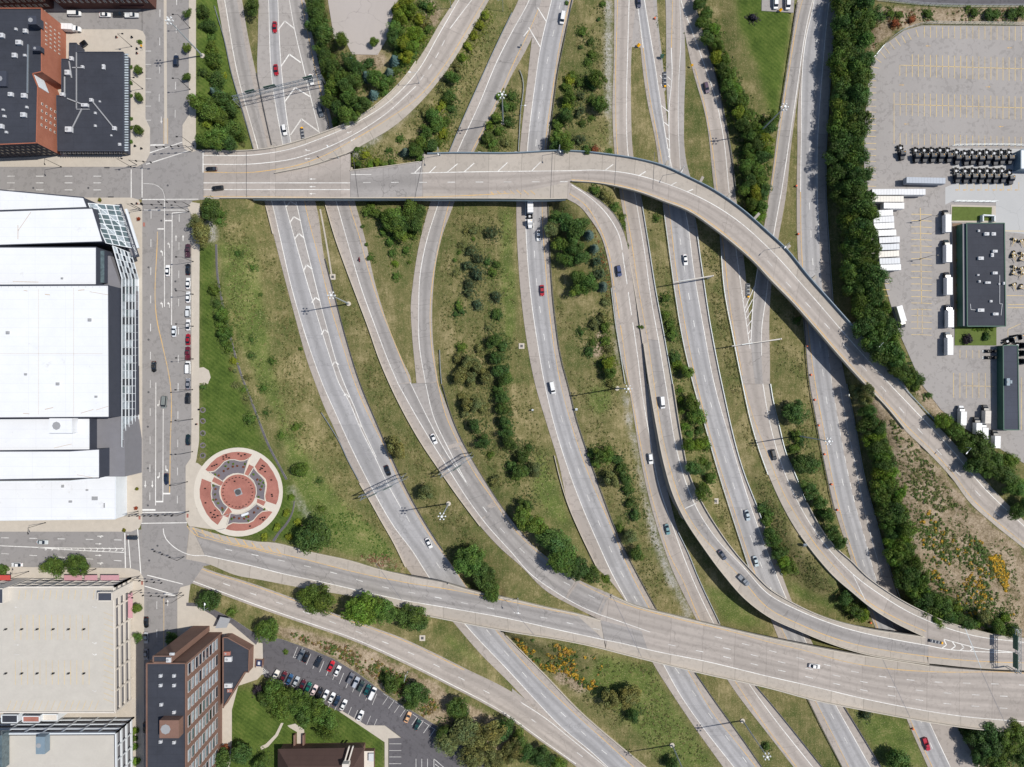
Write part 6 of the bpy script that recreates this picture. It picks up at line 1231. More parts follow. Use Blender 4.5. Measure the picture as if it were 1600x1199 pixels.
for a in (('bright red sedan beside the first chevrons at the top', 429, 42, 0, 1, 'sedan', RED), ('bright red sedan beside the second chevron at the top', 431, 109, .1, 1, 'sedan', RED), ('white estate car nearing the overpass beside the chevrons', 444.5, 203, .17, 1, 'suv', WHT_),
          ('white sedan passing below the sign gantry at the top', 486, 124, .2, 1, 'sedan', WHT_), ('grey off-roader in the lane beside the thick trees', 501, 174, .2, 1, 'suv', GRY), ('small dark car cut by the top edge on the narrow lane', 998, 3, .1, 1, 'sedan', NAVY),
          ('white van alone on the two lane highway at the top', 879, 28, -.15, 1, 'van', WHT_), ('dark plum off-roader in the shade of the shrub belt', 1104, 137, .25, 1, 'suv', (70, 50, 74)), ('white coupe following the semi trailer out of the overpass', 841.5, 368, 0, 1, 'sedan', WHT_),
          ('red saloon on the middle highway south of the overpass', 847, 454, .05, 1, 'sedan', RED), ('dark blue off-roader on the loop ramp', 967, 423.5, .18, 1, 'suv', BLU), ('white saloon on the highway beside the striped flyover shadow', 1071, 406, .12, 1, 'sedan', WHT_),
          ('white van beside the gravel verge on the middle highway', 863, 606, .22, 1, 'van', WHT_), ('white minivan at the foot of the climbing flyover ramp', 1035, 629, .1, 1, 'van', WHT_), ('white off-roader beside the retaining wall shadow', 1016.5, 717, .12, 1, 'suv', WHT_),
          ('pale teal hatchback below the curved flyover ramp', 1043, 827.5, .22, 1, 'sedan', (108, 146, 152)), ('dark grey sedan on the curved flyover ramp', 1129, 867.5, .7, 1, 'sedan', (70, 76, 92)), ('grey pickup truck on the curved flyover ramp', 1162.5, 907, 1.0, 1, 'pickup', (120, 126, 134)),
          ('silver blue saloon on the guardrailed highway, upper of two', 1168, 805.5, .22, 1, 'sedan', (170, 186, 196)), ('silver hatchback on the guardrailed highway, lower of two', 1181, 877.5, .28, 1, 'sedan', (180, 196, 204)), ('black off-roader on the ramp east of the guardrailed highway', 1209, 711, .25, 1, 'suv', (28, 34, 42)),
          ('white sedan at the painted gore before the sign gantry', 678, 686, .4, 1, 'sedan', WHT_), ('white coupe below the round tree near the south bridge', 670, 849, .45, 1, 'sedan', WHT_), ('red pickup truck leaving under the south bridge', 1448, 1163.5, .33, 1, 'pickup', (168, 28, 50))):
    zz = {1129: z5b, 1162.5: z5b, 1209: z10, 678: z2, 967: z6, 1035: z5b}.get(a[1], Z0); car(a[0], a[1], a[2], a[3], a[4], a[5], a[6], zz, None, G_)
car('black convertible with open seats near the south gantry', 605.5, 735.5, .35, 1, 'sedan', BLK, Z0, None, G_)
car('white sports car alone on the wide south bridge', 1273, 1041.5, 1, .12, 'sedan', WHT_, zb3, None, G_)
car('black sedan waiting at the stop line in the upper overpass lane', 330, 264, -1, .02, 'sedan', BLK, zf1, None, G_); car('black off-roader waiting at the stop line in the lower overpass lane', 340, 294, -1, .1, 'suv', BLK, zf1, None, G_)
# motorcycle with rider
p = W(561.5, 405.5, .8); mc = empty('motorcycle', 'red motorcycle with rider on the empty ramp', 'motorcycle', (p[0], p[1], .03), heading(.15, 1))
m = MB(); m.loft([[(1.0, -.05, .5), (1.0, .05, .5), (1.0, .04, .7), (1.0, -.04, .7)], [(.3, -.18, .45), (.3, .18, .45), (.3, .16, .98), (.3, -.16, .98)], [(-.3, -.16, .45), (-.3, .16, .45), (-.3, .14, .8), (-.3, -.14, .8)], [(-1.0, -.08, .7), (-1.0, .08, .7), (-1.0, .06, .85), (-1.0, -.06, .85)]]); link('fairing', m.mesh('fairing', paint(RED)), mc)
for x in (.75, -.72): m = MB(); m.tube((x, -.07, .32), (x, .07, .32), .32, n=12); link('wheel', m.mesh('wheel', mt['tyre']), mc)
m = MB(); m.tube((.55, -.38, 1.05), (.55, .38, 1.05), .03); link('handlebar', m.mesh('handlebar', mt['trim']), mc)
rd = empty('person', 'rider in dark clothes and helmet crouched on the red motorcycle', 'person', (p[0], p[1], .03), heading(.15, 1))
m = MB(); m.loft([[(-.35 + .12 * i, -w_, z_ - .1), (-.35 + .12 * i, w_, z_ - .1), (-.35 + .12 * i, w_ * .8, z_ + .15), (-.35 + .12 * i, -w_ * .8, z_ + .15)] for i, (w_, z_) in enumerate(((.16, .92), (.2, 1.02), (.23, 1.14), (.26, 1.26), (.22, 1.36), (.1, 1.44)))])
for s in (-1, 1): m.tube((.15, .24 * s, 1.32), (.3, .36 * s, 1.12), .06, .05); m.tube((.3, .36 * s, 1.12), (.55, .3 * s, 1.06), .05, .04); m.tube((-.3, .14 * s, .95), (.12, .22 * s, .8), .09, .07); m.tube((.12, .22 * s, .8), (-.2, .2 * s, .38), .07, .05)
link('body', m.mesh('body', mt['trim']), rd)
m = MB(); m.loft([[(.28 + r_[0], r_[1] * math.cos(t), 1.55 + r_[1] * math.sin(t)) for t in [i * math.pi / 4 for i in range(8)]] for r_ in ((-.13, .06), (-.08, .12), (0, .14), (.09, .11), (.13, .05))]); link('helmet', m.mesh('helmet', paint(RED)), rd)
# parked kerbside row
G2 = 'cars parked along the lawn kerb'
for i, (y, k, c, t) in enumerate(((391.5, 'pickup', (70, 44, 56), 'maroon pickup with a white streak at the head of the kerb row'), (421, 'sedan', BLK, 'black sedan behind the maroon pickup at the kerb'), (443, 'sedan', WHT_, 'white hatchback behind the black sedan at the kerb'), (464.5, 'sedan', (228, 230, 232), 'white saloon fourth in the kerb row'),
                                  (487, 'suv', (206, 210, 214), 'silver white off-roader fifth in the kerb row'), (508, 'sedan', (222, 222, 224), 'white saloon just before the red car in the kerb row'), (530.5, 'sedan', (150, 18, 36), 'crimson saloon in the kerb row'), (552, 'pickup', (96, 26, 44), 'dark red pickup behind the crimson saloon'),
                                  (574.5, 'van', WHT_, 'white van beside the planted bump in the pavement'), (600, 'sedan', (130, 132, 140), 'grey saloon just below the planted bump'), (622.5, 'suv', BLK, 'black off-roader with white stripes at the kerb below the bump'), (687.5, 'sedan', (20, 40, 44), 'lone black green saloon last in the kerb row'))):
    car(t, 293.5 if y > 390 else 294, y, 0, -1, k, c, zs, None, G2)
G3 = 'vehicles on the city streets'
for t, x, y, dx, dy, k, c in (('dark blue off-roader heading north past the street trees', 275, 95, 0, -1, 'suv', (30, 40, 60)), ('white saloon in the left turn lane of the street', 261.5, 423, 0, -1, 'sedan', WHT_), ('silver white saloon in the street beside the red parked car', 271.5, 518, 0, -1, 'sedan', (214, 220, 226)),
                              ('black saloon in the lane beside the glass front', 240, 573, 0, 1, 'sedan', (12, 12, 14)), ('grey minivan over the painted turn arrow', 256.5, 628.5, -.1, 1, 'van', (120, 126, 124)), ('navy saloon waiting before the lower crossing', 259.5, 748.5, 0, 1, 'sedan', (30, 40, 62)), ('dark saloon entering the lower crossing', 206, 840.5, 1, .03, 'sedan', (36, 44, 54)),
                              ('silver coupe on the street below the white hall', 65.5, 847.5, 1, .05, 'sedan', (190, 196, 198)), ('white taxi at the kerb north of the garage', 26, 883, -1, 0, 'sedan', WHT_), ('white van on the side street, first from the brick block', 116.5, 21.5, 1, 0, 'van', WHT_), ('white saloon parked on the side street', 163.5, 23, 1, 0, 'sedan', WHT_),
                              ('black off-roader parked on the side street', 185.5, 22.5, 1, 0, 'suv', (34, 38, 44)), ('silver pickup parked at the side street corner', 206, 24, 1, 0, 'pickup', (206, 208, 210)), ('black saloon at the kerb beside the garage awning', 228, 973, 0, 1, 'sedan', (14, 14, 16)), ('silver hatchback in the shade beside the garage', 227.5, 997, 0, 1, 'sedan', SIL), ('grey saloon in deep shade beside the garage', 227.5, 1023, 0, 1, 'sedan', (140, 144, 150)), ('dark car in deep shade near the lower garage', 226.5, 1138, 0, 1, 'sedan', (30, 30, 34))):
    car(t, x, y, dx, dy, k, c, zs, None, G3)
G4 = 'cars in the dark car park'
up = [('grey off-roader beside the striped bay in the bank row', 470.5, 1023.5, 'suv', GRY), ('black car with an orange bonnet in the bank row', 478, 1027.5, 'sedan', (26, 24, 28)), ('black blue off-roader alone in the bank row', 497.5, 1034.5, 'suv', (30, 36, 46)), ('red hatchback in the bank row', 517, 1041.5, 'sedan', (190, 24, 40)), ('white saloon beside the red hatchback in the bank row', 527, 1049, 'sedan', WHT_),
      ('grey off-roader first of the close group in the bank row', 547.5, 1060, 'suv', (104, 106, 114)), ('silver off-roader second of the close group in the bank row', 556, 1066.5, 'suv', (170, 176, 186)), ('dark green off-roader in the close group of the bank row', 564, 1072.5, 'suv', (52, 66, 64)), ('teal saloon in the close group of the bank row', 573.5, 1078.5, 'sedan', (14, 80, 82)), ('white van ending the close group of the bank row', 582, 1083.5, 'van', WHT_),
      ('tan saloon alone lower in the bank row', 637, 1121.5, 'sedan', (214, 170, 128)), ('dark green hatchback beside the tan saloon', 652, 1133, 'sedan', (20, 66, 64))]
zpp = zprof(ZP)
for t, x, y, k, c in up: car(t, x, y, .48, -1, k, c, zpp, None, G4)
low = [('white pickup beside the hatched bay under the tree row', 430, 1057, 'pickup', (226, 222, 214)), ('maroon saloon first under the tree row', 442.5, 1058, 'sedan', MAR), ('blue saloon under the tree row', 452, 1062, 'sedan', (44, 84, 124)), ('silver saloon under the tree row', 462, 1066, 'sedan', SIL), ('dark maroon car half hidden by the tree row', 472, 1071, 'sedan', (78, 20, 36)), ('green saloon under the tree row', 481, 1075, 'sedan', (16, 98, 84)),
       ('pinkish white saloon under the tree row', 490.5, 1079, 'sedan', (226, 206, 206)), ('black off-roader under the tree row', 499, 1083.5, 'suv', (30, 30, 36)), ('white and blue car under the tree row', 508, 1087, 'sedan', (226, 228, 232)), ('white saloon near the end of the tree row', 518, 1091, 'sedan', WHT_), ('navy car at the end of the tree row', 526, 1096, 'sedan', (34, 52, 76)), ('white saloon beyond the tree row at the path', 536.5, 1102, 'sedan', WHT_), ('white saloon alone at the pale path', 562.5, 1119, 'sedan', WHT_)]
for t, x, y, k, c in low: car(t, x, y, .5, -1, k, c, zpp, None, G4)
# hood of the black and orange car
# trucks ------------------------------------------------------------------
def boxpart(root, name, c, d, mat, rz=0.0, bev=.12):
    m = MB(); x, y, z = d[0] / 2, d[1] / 2, d[2] / 2; b = bev
    m.loft([[(c[0] + sx * x, c[1] - y + b, c[2] - z), (c[0] + sx * x, c[1] + y - b, c[2] - z), (c[0] + sx * x, c[1] + y, c[2] - z + b), (c[0] + sx * x, c[1] + y, c[2] + z - b), (c[0] + sx * x, c[1] + y - b, c[2] + z), (c[0] + sx * x, c[1] - y + b, c[2] + z), (c[0] + sx * x, c[1] - y, c[2] + z - b), (c[0] + sx * x, c[1] - y, c[2] - z + b)] for sx in (-1, 1)])
    return link(name, m.mesh(name, mt[mat] if isinstance(mat, str) else mat), root)
def rib_mesh(L, w):
    m = MB(); n = int(L / 1.2)
    for i in range(1, n): m.box((-L / 2 + L * i / n, 0, 0), (.05, w, .025))
    return m.mesh('roof_seams', mt['unit_grey'])
TR_ = [M_flat('trailer_roof', c_, .5, .08, .5) for c_ in ((222, 223, 225), (208, 210, 214), (214, 210, 202), (226, 226, 226), (198, 202, 208))]
def trailer(label, px, py, dx, dy, L=8.6, mat='trailer_white', zf=zl, group='trailers parked against the trees', name='trailer'):
    z = zf(px, py); p = W(px, py, z + 3.9); r = empty(name, label, 'trailer', (p[0], p[1], z), heading(dx, dy) + rnd.uniform(-.012, .012), group); mat = rnd.choice(TR_) if mat == 'trailer_white' else mat
    boxpart(r, 'cargo_box', (0, 0, 2.5), (L, 2.45, 2.8), mat, bev=.06); o = link('roof_seams', rib_mesh(L, 2.5), r, (0, 0, 3.905))
    boxpart(r, 'chassis', (0, 0, .95), (L - .4, 1.2, .25), 'trim', bev=.03)
    for x in ((-L / 2 + 1.0, -L / 2 + 2.2) if L > 10 else (-L / 2 + 1.1,)):
        for s in (-1, 1): link('wheel', WHT, r, (x, s * 1.05, .5))
    boxpart(r, 'landing_gear', (L / 2 - 1.8, 0, .5), (.2, 1.8, .9), 'rust_steel', bev=.02)
    return r
def tractor(label, px, py, dx, dy, mat='truck_dark', zf=zl, group='dark truck tractors parked in rows', h=2.9):
    z = zf(px, py); p = W(px, py, z + 1.5); r = empty('truck_tractor', label, 'truck', (p[0], p[1], z), heading(dx, dy) + rnd.uniform(-.05, .05), group)
    m = MB(); m.loft([[(x, -w, zb), (x, w, zb), (x, w * .96, zt), (x, -w * .96, zt)] for x, w, zb, zt in ((3.2, .65, .55, 1.3), (3.0, .82, .5, 1.6), (1.9, .92, .5, 1.85), (1.75, 1.02, .5, 2.3), (1.2, 1.06, .5, h), (-.2, 1.06, .5, h))]); link('cab', m.mesh('cab', mt[mat] if isinstance(mat, str) else mat), r)
    m = MB(); m.loft([[(1.86, -1.0, 1.85), (1.86, 1.0, 1.85), (1.86, 1.0, 1.9), (1.86, -1.0, 1.9)], [(1.34, -1.04, h - .35), (1.34, 1.04, h - .35), (1.34, 1.04, h - .25), (1.34, -1.04, h - .25)]]); link('windscreen', m.mesh('windscreen', mt['glass']), r)
    boxpart(r, 'chassis', (-1.7, 0, .85), (3.6, .9, .3), 'trim', bev=.04); boxpart(r, 'fifth_wheel', (-1.9, 0, 1.12), (.9, .9, .16), 'unit_white', bev=.03); boxpart(r, 'beacon', (.3, .5, h + .06), (.3, .3, .12), 'sign_yellow', bev=.03)
    for s in (-1, 1): boxpart(r, 'fuel_tank', (.1, s * 1.05, .8), (1.1, .5, .5), 'truck_dark', bev=.15); m = MB(); m.tube((-.3, s * 1.0, .8), (-.3, s * 1.0, 3.1), .08); link('exhaust_stack', m.mesh('exhaust_stack', mt['steel']), r); boxpart(r, 'wing_mirror', (1.7, s * 1.22, 2.0), (.12, .14, .4), 'trim', bev=.03)
    for x in (2.4, -1.5, -2.7):
        for s in (-1, 1): link('wheel', WHT, r, (x, s * (1.0), .5), scale=(1, 1 if x > 0 else 1.8, 1))
    return r
def boxtruck(label, px, py, dx, dy, L=6.8, cab=(38, 40, 46), zf=zl, group='box trucks in the truck lot', bmat='trailer_white'):
    z = zf(px, py); p = W(px, py, z + 3.3); r = empty('box_truck', label, 'truck', (p[0], p[1], z), heading(dx, dy), group)
    boxpart(r, 'cargo_box', (0, 0, 2.15), (L, 2.45, 2.4), bmat, bev=.06); link('roof_seams', rib_mesh(L, 2.4), r, (0, 0, 3.355))
    m = MB(); x0 = L / 2 + .15; m.loft([[(x0 + x, -w, .5), (x0 + x, w, .5), (x0 + x, w * .95, zt), (x0 + x, -w * .95, zt)] for x, w, zt in ((0, 1.05, 2.3), (.9, 1.05, 2.3), (1.35, 1.0, 1.7), (2.1, .92, 1.5), (2.3, .75, 1.2))]); link('cab', m.mesh('cab', paint(cab)), r)
    m = MB(); m.loft([[(x0 + 1.38, -.9, 1.72), (x0 + 1.38, .9, 1.72), (x0 + 1.36, .9, 1.78), (x0 + 1.36, -.9, 1.78)], [(x0 + .98, -.92, 2.25), (x0 + .98, .92, 2.25), (x0 + .92, .92, 2.32), (x0 + .92, -.92, 2.32)]]); link('windscreen', m.mesh('windscreen', mt['glass']), r)
    boxpart(r, 'chassis', (.6, 0, .8), (L + 1.0, .9, .25), 'trim', bev=.03)
    for x in (L / 2 + 1.5, -L / 2 + 1.6):
        for s in (-1, 1): link('wheel', WHT, r, (x, s * .95, .5))
    return r
# semi under the overpass
sp = W(828, 343, 1.6); tractor('white tractor of the semi leaving the overpass', 828, 345, .02, 1, paint(WHT_), Z0, 'semi truck below the overpass', 3.3)
trailer('white semi trailer half below the overpass', 828.5, 307, .02, 1, 13.5, 'trailer_white', Z0, 'semi truck below the overpass')
trailer('single grey trailer alone in the yard', 1447, 282, 1, .03, 16.0, 'trailer_grey')
trailer('long white trailer topmost against the trees, left of a matching one', 1388, 300, -1, 0, 13.2); trailer('short white trailer standing end to end with the topmost long one', 1429.5, 300, 1, 0, 8.8)
trailer('long white trailer second from the top against the trees', 1387, 311, -1, 0, 13.2); trailer('short white trailer set forward below the two long trailers', 1397, 321.5, 1, 0, 8.4)
for i, (x, y) in enumerate(((1379.5, 333), (1381, 343), (1381.5, 353), (1384.5, 364), (1390, 375), (1389.5, 386), (1389, 397), (1390.5, 408), (1392, 418))):
    trailer('%s white trailer from the top in the stack of nine short ones' % ORD[i], x, y, 1, -.04, 8.4)
bt = ['box truck with white body beside the lawn island, topmost by the kerb', 'second white box truck from the top by the kerb', 'third white box truck by the kerb, at the flag', 'fourth white box truck by the kerb', 'lowest white box truck by the kerb, beside the garden']
for i, (x, y) in enumerate(((1482, 349), (1483, 396), (1484, 447), (1486, 498), (1485, 541))): boxtruck(bt[i], x, y, 0, -1, 7.2, [(20, 22, 26), (30, 46, 48), (28, 30, 36), (60, 62, 70), (120, 124, 128)][i])
boxtruck('white box truck parked askew near the trees', 1409, 490.5, .3, 1, 6.8)
for t, x, y, L, c, bm in (('white box truck with white cab, lower yard', 1506, 654, 5.6, (210, 212, 214), 'trailer_white'), ('cream box truck in the lower yard', 1544, 652, 5.2, (30, 32, 36), 'wall_cream'), ('white box truck close to the big trees', 1530, 670, 4.6, (24, 26, 30), 'trailer_white'), ('smaller white box truck half under the big trees', 1540, 677, 4.4, (190, 194, 198), 'trailer_white'), ('white box truck beside the long shed end', 1559, 691, 5.0, (26, 28, 30), 'trailer_white')):
    boxtruck(t, x, y, .03, -1, L, c, bmat=bm)
boxtruck('white box truck on the side street beside the brick wall', 103, 41, 1, .05, 4.6, WHT_, zs, 'vehicles on the city streets')
tractor('dark tractor standing apart before the first row', 1409, 238, .08, 1)
r1 = [1432, 1445, 1457, 1470, 1482, 1495.5, 1509, 1520, 1532, 1543, 1555, 1566, 1578]
for i, x in enumerate(r1): tractor('%s dark tractor in the upper row, counted from the trees' % ORD[i], x, 242 + (3 if i > 4 else 0) + (1.5 if i in (6, 8, 10) else 0), .04, 1)
r2 = [1495.5, 1509, 1521, 1532.5, 1544, 1555, 1567, 1579]
for i, x in enumerate(r2): tractor('%s dark tractor in the lower row, counted from the trees' % ORD[i], x, 274 + (2.5 if i == 7 else .5 * (i % 2)), .04, 1)
for i, (x, y, dx, dy) in enumerate(((1582, 531, 1, -.35), (1594, 527, 1, -.2), (1598, 540, 1, 0), (1598, 552, 1, 0), (1598, 565, 1, 0))): tractor('%s dark tractor from the top beside the long shed' % ORD[i], x, y, dx, dy)
for i, (x, y) in enumerate(((1205, 7.5), (1224, 8.5), )):
    car('white van in the small lot at the top, %s' % ('nearer the shrubs' if i == 0 else 'nearer the ramp'), x + 7, y - 3, 0, 1, 'van', WHT_, zprof(2.0), None, 'vans in the small top lot')
# trailer dollies
def dolly(label, px, py, rz):
    p = W(px, py, ZL + .6); r = empty('trailer_dolly', label, 'dolly', (p[0], p[1], ZL), rz, 'yellow dollies beside the depot'); m = MB(); m.beam((-1, 0, .8), (1.0, .6, .8), .14, .14); m.beam((-1, 0, .8), (1.0, -.6, .8), .14, .14); m.box((1.0, 0, .85), (.7, 1.3, .2)); m.beam((-1, 0, .8), (-2, 0, .6), .12, .12)
    link('frame', m.mesh('frame', mt['yellow_pale']), r); m = MB(); m.box((1.0, 0, 1.05), (.5, .5, .15)); link('turntable', m.mesh('turntable', mt['unit_white']), r)
    for s in (-1, 1): link('wheel', WHT, r, (1.0, s * .95, .5), scale=(1, 1.6, 1))
k = 0
for y in (378, 398, 404, 421, 428, 448):
    for x in (1584, 1596): dolly('%s yellow trailer dolly beside the depot, counted row by row' % ORD[k], x + (k % 3), y + (k % 2) * 2, R(70 + 40 * (k % 3))); k += 1
for k, (x, y) in enumerate(((1543, 549), (1552, 549), (1543, 559), (1552, 559))):
    p = W(x, y, ZL + .5); r = empty('forklift', 'small black yard tug, %s of four beside the long shed' % ['upper outer', 'upper inner', 'lower outer', 'lower inner'][k], 'yard tug', (p[0], p[1], ZL), 0, 'yard tugs beside the long shed')
    boxpart(r, 'body', (0, 0, .7), (1.8, 1.2, .5), 'truck_dark'); boxpart(r, 'overhead_guard', (.1, 0, 1.9), (.9, 1.0, .1), 'trim', bev=.03)
    for sx in (-.6, .6):
        for s in (-1, 1): link('wheel', WH, r, (sx, s * .6, .33))
        for s in (-.4, .4): boxpart(r, 'guard_post', (sx * .6, s, 1.4), (.07, .07, 1.0), 'trim', bev=.01)
    for s in (-.25, .25): boxpart(r, 'fork', (-1.4, s, .2), (1.1, .12, .06), 'steel', bev=.01)
p = W(405.5, 1036, ZP + 1); r = empty('dumpster', 'dark blue dumpster in a brown enclosure at the annex corner', 'dumpster', (p[0], p[1], ZP), R(-3)); boxpart(r, 'bin', (0, 0, .9), (2.1, 2.6, 1.4), paint((30, 44, 84))); m = MB(); m.box((0, 1.7, .9), (3, .25, 1.8)); m.box((1.4, 0, .9), (.25, 3.4, 1.8)); m.box((-1.4, 0, .9), (.25, 3.4, 1.8)); link('enclosure', m.mesh('enclosure', mt['brick_brown']), r); boxpart(r, 'lid', (0, .1, 1.65), (1.0, 1.4, .12), 'unit_white')
# ---------------------------------------------------------------- plants
def leafmesh(name, pts, nrm, size, tint, rs):
    n = len(pts); a = rs.normal(size=(n, 3)); u = np.cross(nrm, a); u /= np.linalg.norm(u, axis=1)[:, None] + 1e-9; v = np.cross(nrm, u)
    s = size[:, None] if hasattr(size, '__len__') else size
    q = np.stack([pts - u * s * .5, pts + v * s * .38, pts + u * s * .5, pts - v * s * .38], 1).reshape(-1, 3)
    me = bpy.data.meshes.new(name); f = np.arange(4 * n).reshape(n, 4)
    me.from_pydata(q.tolist(), [], f.tolist()); me.materials.append(mt['leaf'])
    ca = me.color_attributes.new('tint', 'FLOAT_COLOR', 'POINT'); c = np.ones((n, 4), np.float32); c[:, :3] = tint; ca.data.foreach_set('color', np.repeat(c, 4, 0).ravel())
    return me
def crown_mesh(seed, clumps=46, per=75, size=.095, vz=.75, zc=1.05, spread=.72, cr=(.2, .34)):
    rs = np.random.RandomState(seed); P, Nn, T, Sz = [], [], [], []
    lobes = rs.uniform(.62, 1.22, 7)
    for k in range(clumps):
        while True:
            c = rs.uniform(-1, 1, 3)
            if .35 < np.linalg.norm(c) < 1: break
        ang = math.atan2(c[1], c[0]); lob = np.interp((ang + math.pi) / (2 * math.pi) * 7, np.arange(8), np.append(lobes, lobes[0]))
        c = c * np.array([spread * lob, spread * lob, vz * .75]); r = rs.uniform(*cr)
        d = rs.normal(size=(per, 3)); d /= np.linalg.norm(d, axis=1)[:, None]; d[:, 2] = np.abs(d[:, 2]) * np.where(rs.rand(per) < .8, 1, -1)
        rr = r * rs.uniform(.75, 1.12, per)[:, None]
        P.append(c + d * rr * np.array([1, 1, .85])); nn = d + rs.normal(scale=.45, size=(per, 3)) + np.array([0, 0, .25]); Nn.append(nn / np.linalg.norm(nn, axis=1)[:, None])
        base = rs.uniform(.6, 1.42); hue = rs.normal(scale=.09)
        t = base * rs.uniform(.7, 1.3, per)[:, None] * np.array([1 + hue, 1, 1 - hue]); T.append(t); Sz.append(size * rs.uniform(.6, 1.35, per))
    P = np.vstack(P); P[:, 2] += zc
    return leafmesh('crown', P, np.vstack(Nn), np.concatenate(Sz), np.vstack(T), rs)
def conifer_mesh(seed, n=2600, h=2.2):
    rs = np.random.RandomState(seed); t = rs.rand(n)**.7; ang = rs.rand(n) * 2 * math.pi; layers = 11
    tl = (np.floor(t * layers) + rs.beta(2, 5, n)) / layers; rad = (1 - tl) * (.86 + .14 * np.sin(ang * 9 + np.floor(t * layers) * 2.1)) * rs.uniform(.72, 1.04, n) + .03
    P = np.stack([rad * np.cos(ang), rad * np.sin(ang), .12 + tl * h - rad * .12], 1); Nn = np.stack([np.cos(ang) * .7, np.sin(ang) * .7, np.full(n, .8)], 1) + rs.normal(scale=.3, size=(n, 3)); Nn /= np.linalg.norm(Nn, axis=1)[:, None]
    T = rs.uniform(.65, 1.3, n)[:, None] * np.ones(3)
    return leafmesh('crown', P, Nn, .13 * rs.uniform(.7, 1.3, n), T, rs)
def trunk_mesh(seed, h=1.0, r=.055, limbs=6, top=1.25):
    rs = random.Random(seed); m = MB(); m.tube((0, 0, -.08), (.02, .01, h * .55), r * 1.3, r, 7); m.tube((.02, .01, h * .55), (0, .03, top), r, r * .35, 6)
    for i in range(limbs):
        a = i * 2 * math.pi / limbs + rs.uniform(-.3, .3); z0 = h * rs.uniform(.45, .75); L = rs.uniform(.45, .7); m.tube((.01, .01, z0), (L * math.cos(a), L * math.sin(a), z0 + rs.uniform(.25, .55)), r * .55, r * .15, 5)
    return m.mesh('trunk', mt['bark'])
BROAD = [(crown_mesh(10 + i, 46 + 6 * (i % 3), 80, .095, .72 + .06 * (i % 2)), trunk_mesh(i)) for i in range(6)]
BIG = [(crown_mesh(40 + i, 90, 80, .07, .7, 1.0, .78, (.14, .24)), trunk_mesh(60 + i, limbs=9)) for i in range(3)]
SHRUB = [(crown_mesh(70 + i, 20, 60, .17, .55, .5, .66, (.24, .4)), trunk_mesh(80 + i, .5, .05, 5, .7)) for i in range(4)]
YEW = [(crown_mesh(90 + i, 60, 50, .09, .62, .62, .78, (.14, .2)), trunk_mesh(95 + i, .6, .05, 5, .9)) for i in range(2)]
CON = [(conifer_mesh(120 + i), trunk_mesh(130 + i, 1.0, .05, 3, 2.0)) for i in range(3)]
COLR = {'D': ((76, 100, 48), 'dark green'), 'M': ((88, 112, 48), 'mid green'), 'Y': ((122, 134, 44), 'yellow green'), 'O': ((112, 116, 70), 'olive'), 'S': ((98, 122, 116), 'blue grey'), 'R': ((140, 84, 56), 'rusty'), 'P': ((56, 50, 60), 'purple black'), 'K': ((84, 98, 68), 'grey green'), 'G': ((100, 126, 44), 'bright green')}
VEG = []     # (kind word, region, y, x, root, size word, colour word)
_vr = random.Random(21)
def plant(px, py, r, c, region, kind=None, h=None, zb=None):
    """one tree or shrub: r = crown radius in photo pixels, c = colour letter"""
    if kind is None: kind = 'conifer' if c == 'S' else 'tree' if r >= 11 else 'shrub'
    fam = {'conifer': CON, 'tree': BIG if r >= 19 else BROAD, 'shrub': SHRUB, 'yew': YEW}[kind]
    cm, tm = fam[_vr.randrange(len(fam))]; R_ = r / 3.65 * {'conifer': 1.12, 'tree': 1.17, 'shrub': 1.04, 'yew': 1.02}[kind]
    hz = {'conifer': 1.0, 'tree': 1.0 if R_ < 4 else 4.0 / R_ * .5 + .5, 'shrub': .9, 'yew': 1.0}[kind] * (h or 1.0)
    mid = {'conifer': .8, 'tree': 1.15, 'shrub': .5, 'yew': .6}[kind] * R_ * hz
    p = gpx(px, py, mid) if zb is None else W(px, py, zb)
    nm = {'conifer': 'conifer', 'tree': 'tree' if r >= 12.5 or h else 'small_tree', 'shrub': 'shrub', 'yew': 'shrub'}[kind]  # tree meshes with smaller crowns: small trees, some hedge bushes among them
    as_ = _vr.uniform(.84, 1.19)
    root = link(nm, None, None, (p[0], p[1], p[2] - .05), _vr.uniform(0, 6.28), (R_ * as_, R_ / as_, R_ * hz)); root.empty_display_size = .5
    cr = link('crown', cm, root); k = _vr.uniform(.82, 1.2); cc = srgb(*COLR[c][0]); hj = _vr.uniform(-.12, .12)
    cr.color = (cc[0] * k * (1 + hj), cc[1] * k, cc[2] * k * (1 - hj), 1); link('trunk', tm, root)
    sz = 'tiny' if r < 5 else 'small' if r < 8.5 else 'medium' if r < 13 else 'large' if r < 20 else 'huge'
    VEG.append((nm, region, py, px, root, sz, COLR[c][1])); return root
def bulk(region, txt, kind=None):
    for t in txt.split(';'):
        t = t.split()
        if t: plant(float(t[0]), float(t[1]), float(t[2]), t[3] if len(t) > 3 else 'M', region, kind if len(t) < 5 else t[4])
bulk('beside the top of the street', '318 17 12 D;325 40 12 D;330 60 10 M;331 74 12 M;334 92 13 M;318 112 9 D;337 124 16 D;335 144 9 S;308 160 18 M;326 172 18 M;348 152 16 D;358 170 17 D;342 184 14 M;320 217 17 M;342 214 17 M;366 203 16 D;356 222 13 D;325 190 10 Y;332 100 9 Y;349 118 7 Y;378 226 6 O')
bulk('on the strip between the two top carriageways', '395 10 13 D')
bulk('in a lawn side pavement pit', '292 20 7 M tree;291 74 7 M tree;292 120 7 M tree')
bulk('beside the low black roof', '218 66 5 M;215 108 7 M tree;216 151 7 M tree;216 202 8 M tree;204 105 4 M;204 130 4 M;204 150 4 M;204 186 4 M;204 200 4 M;204 222 4 M')
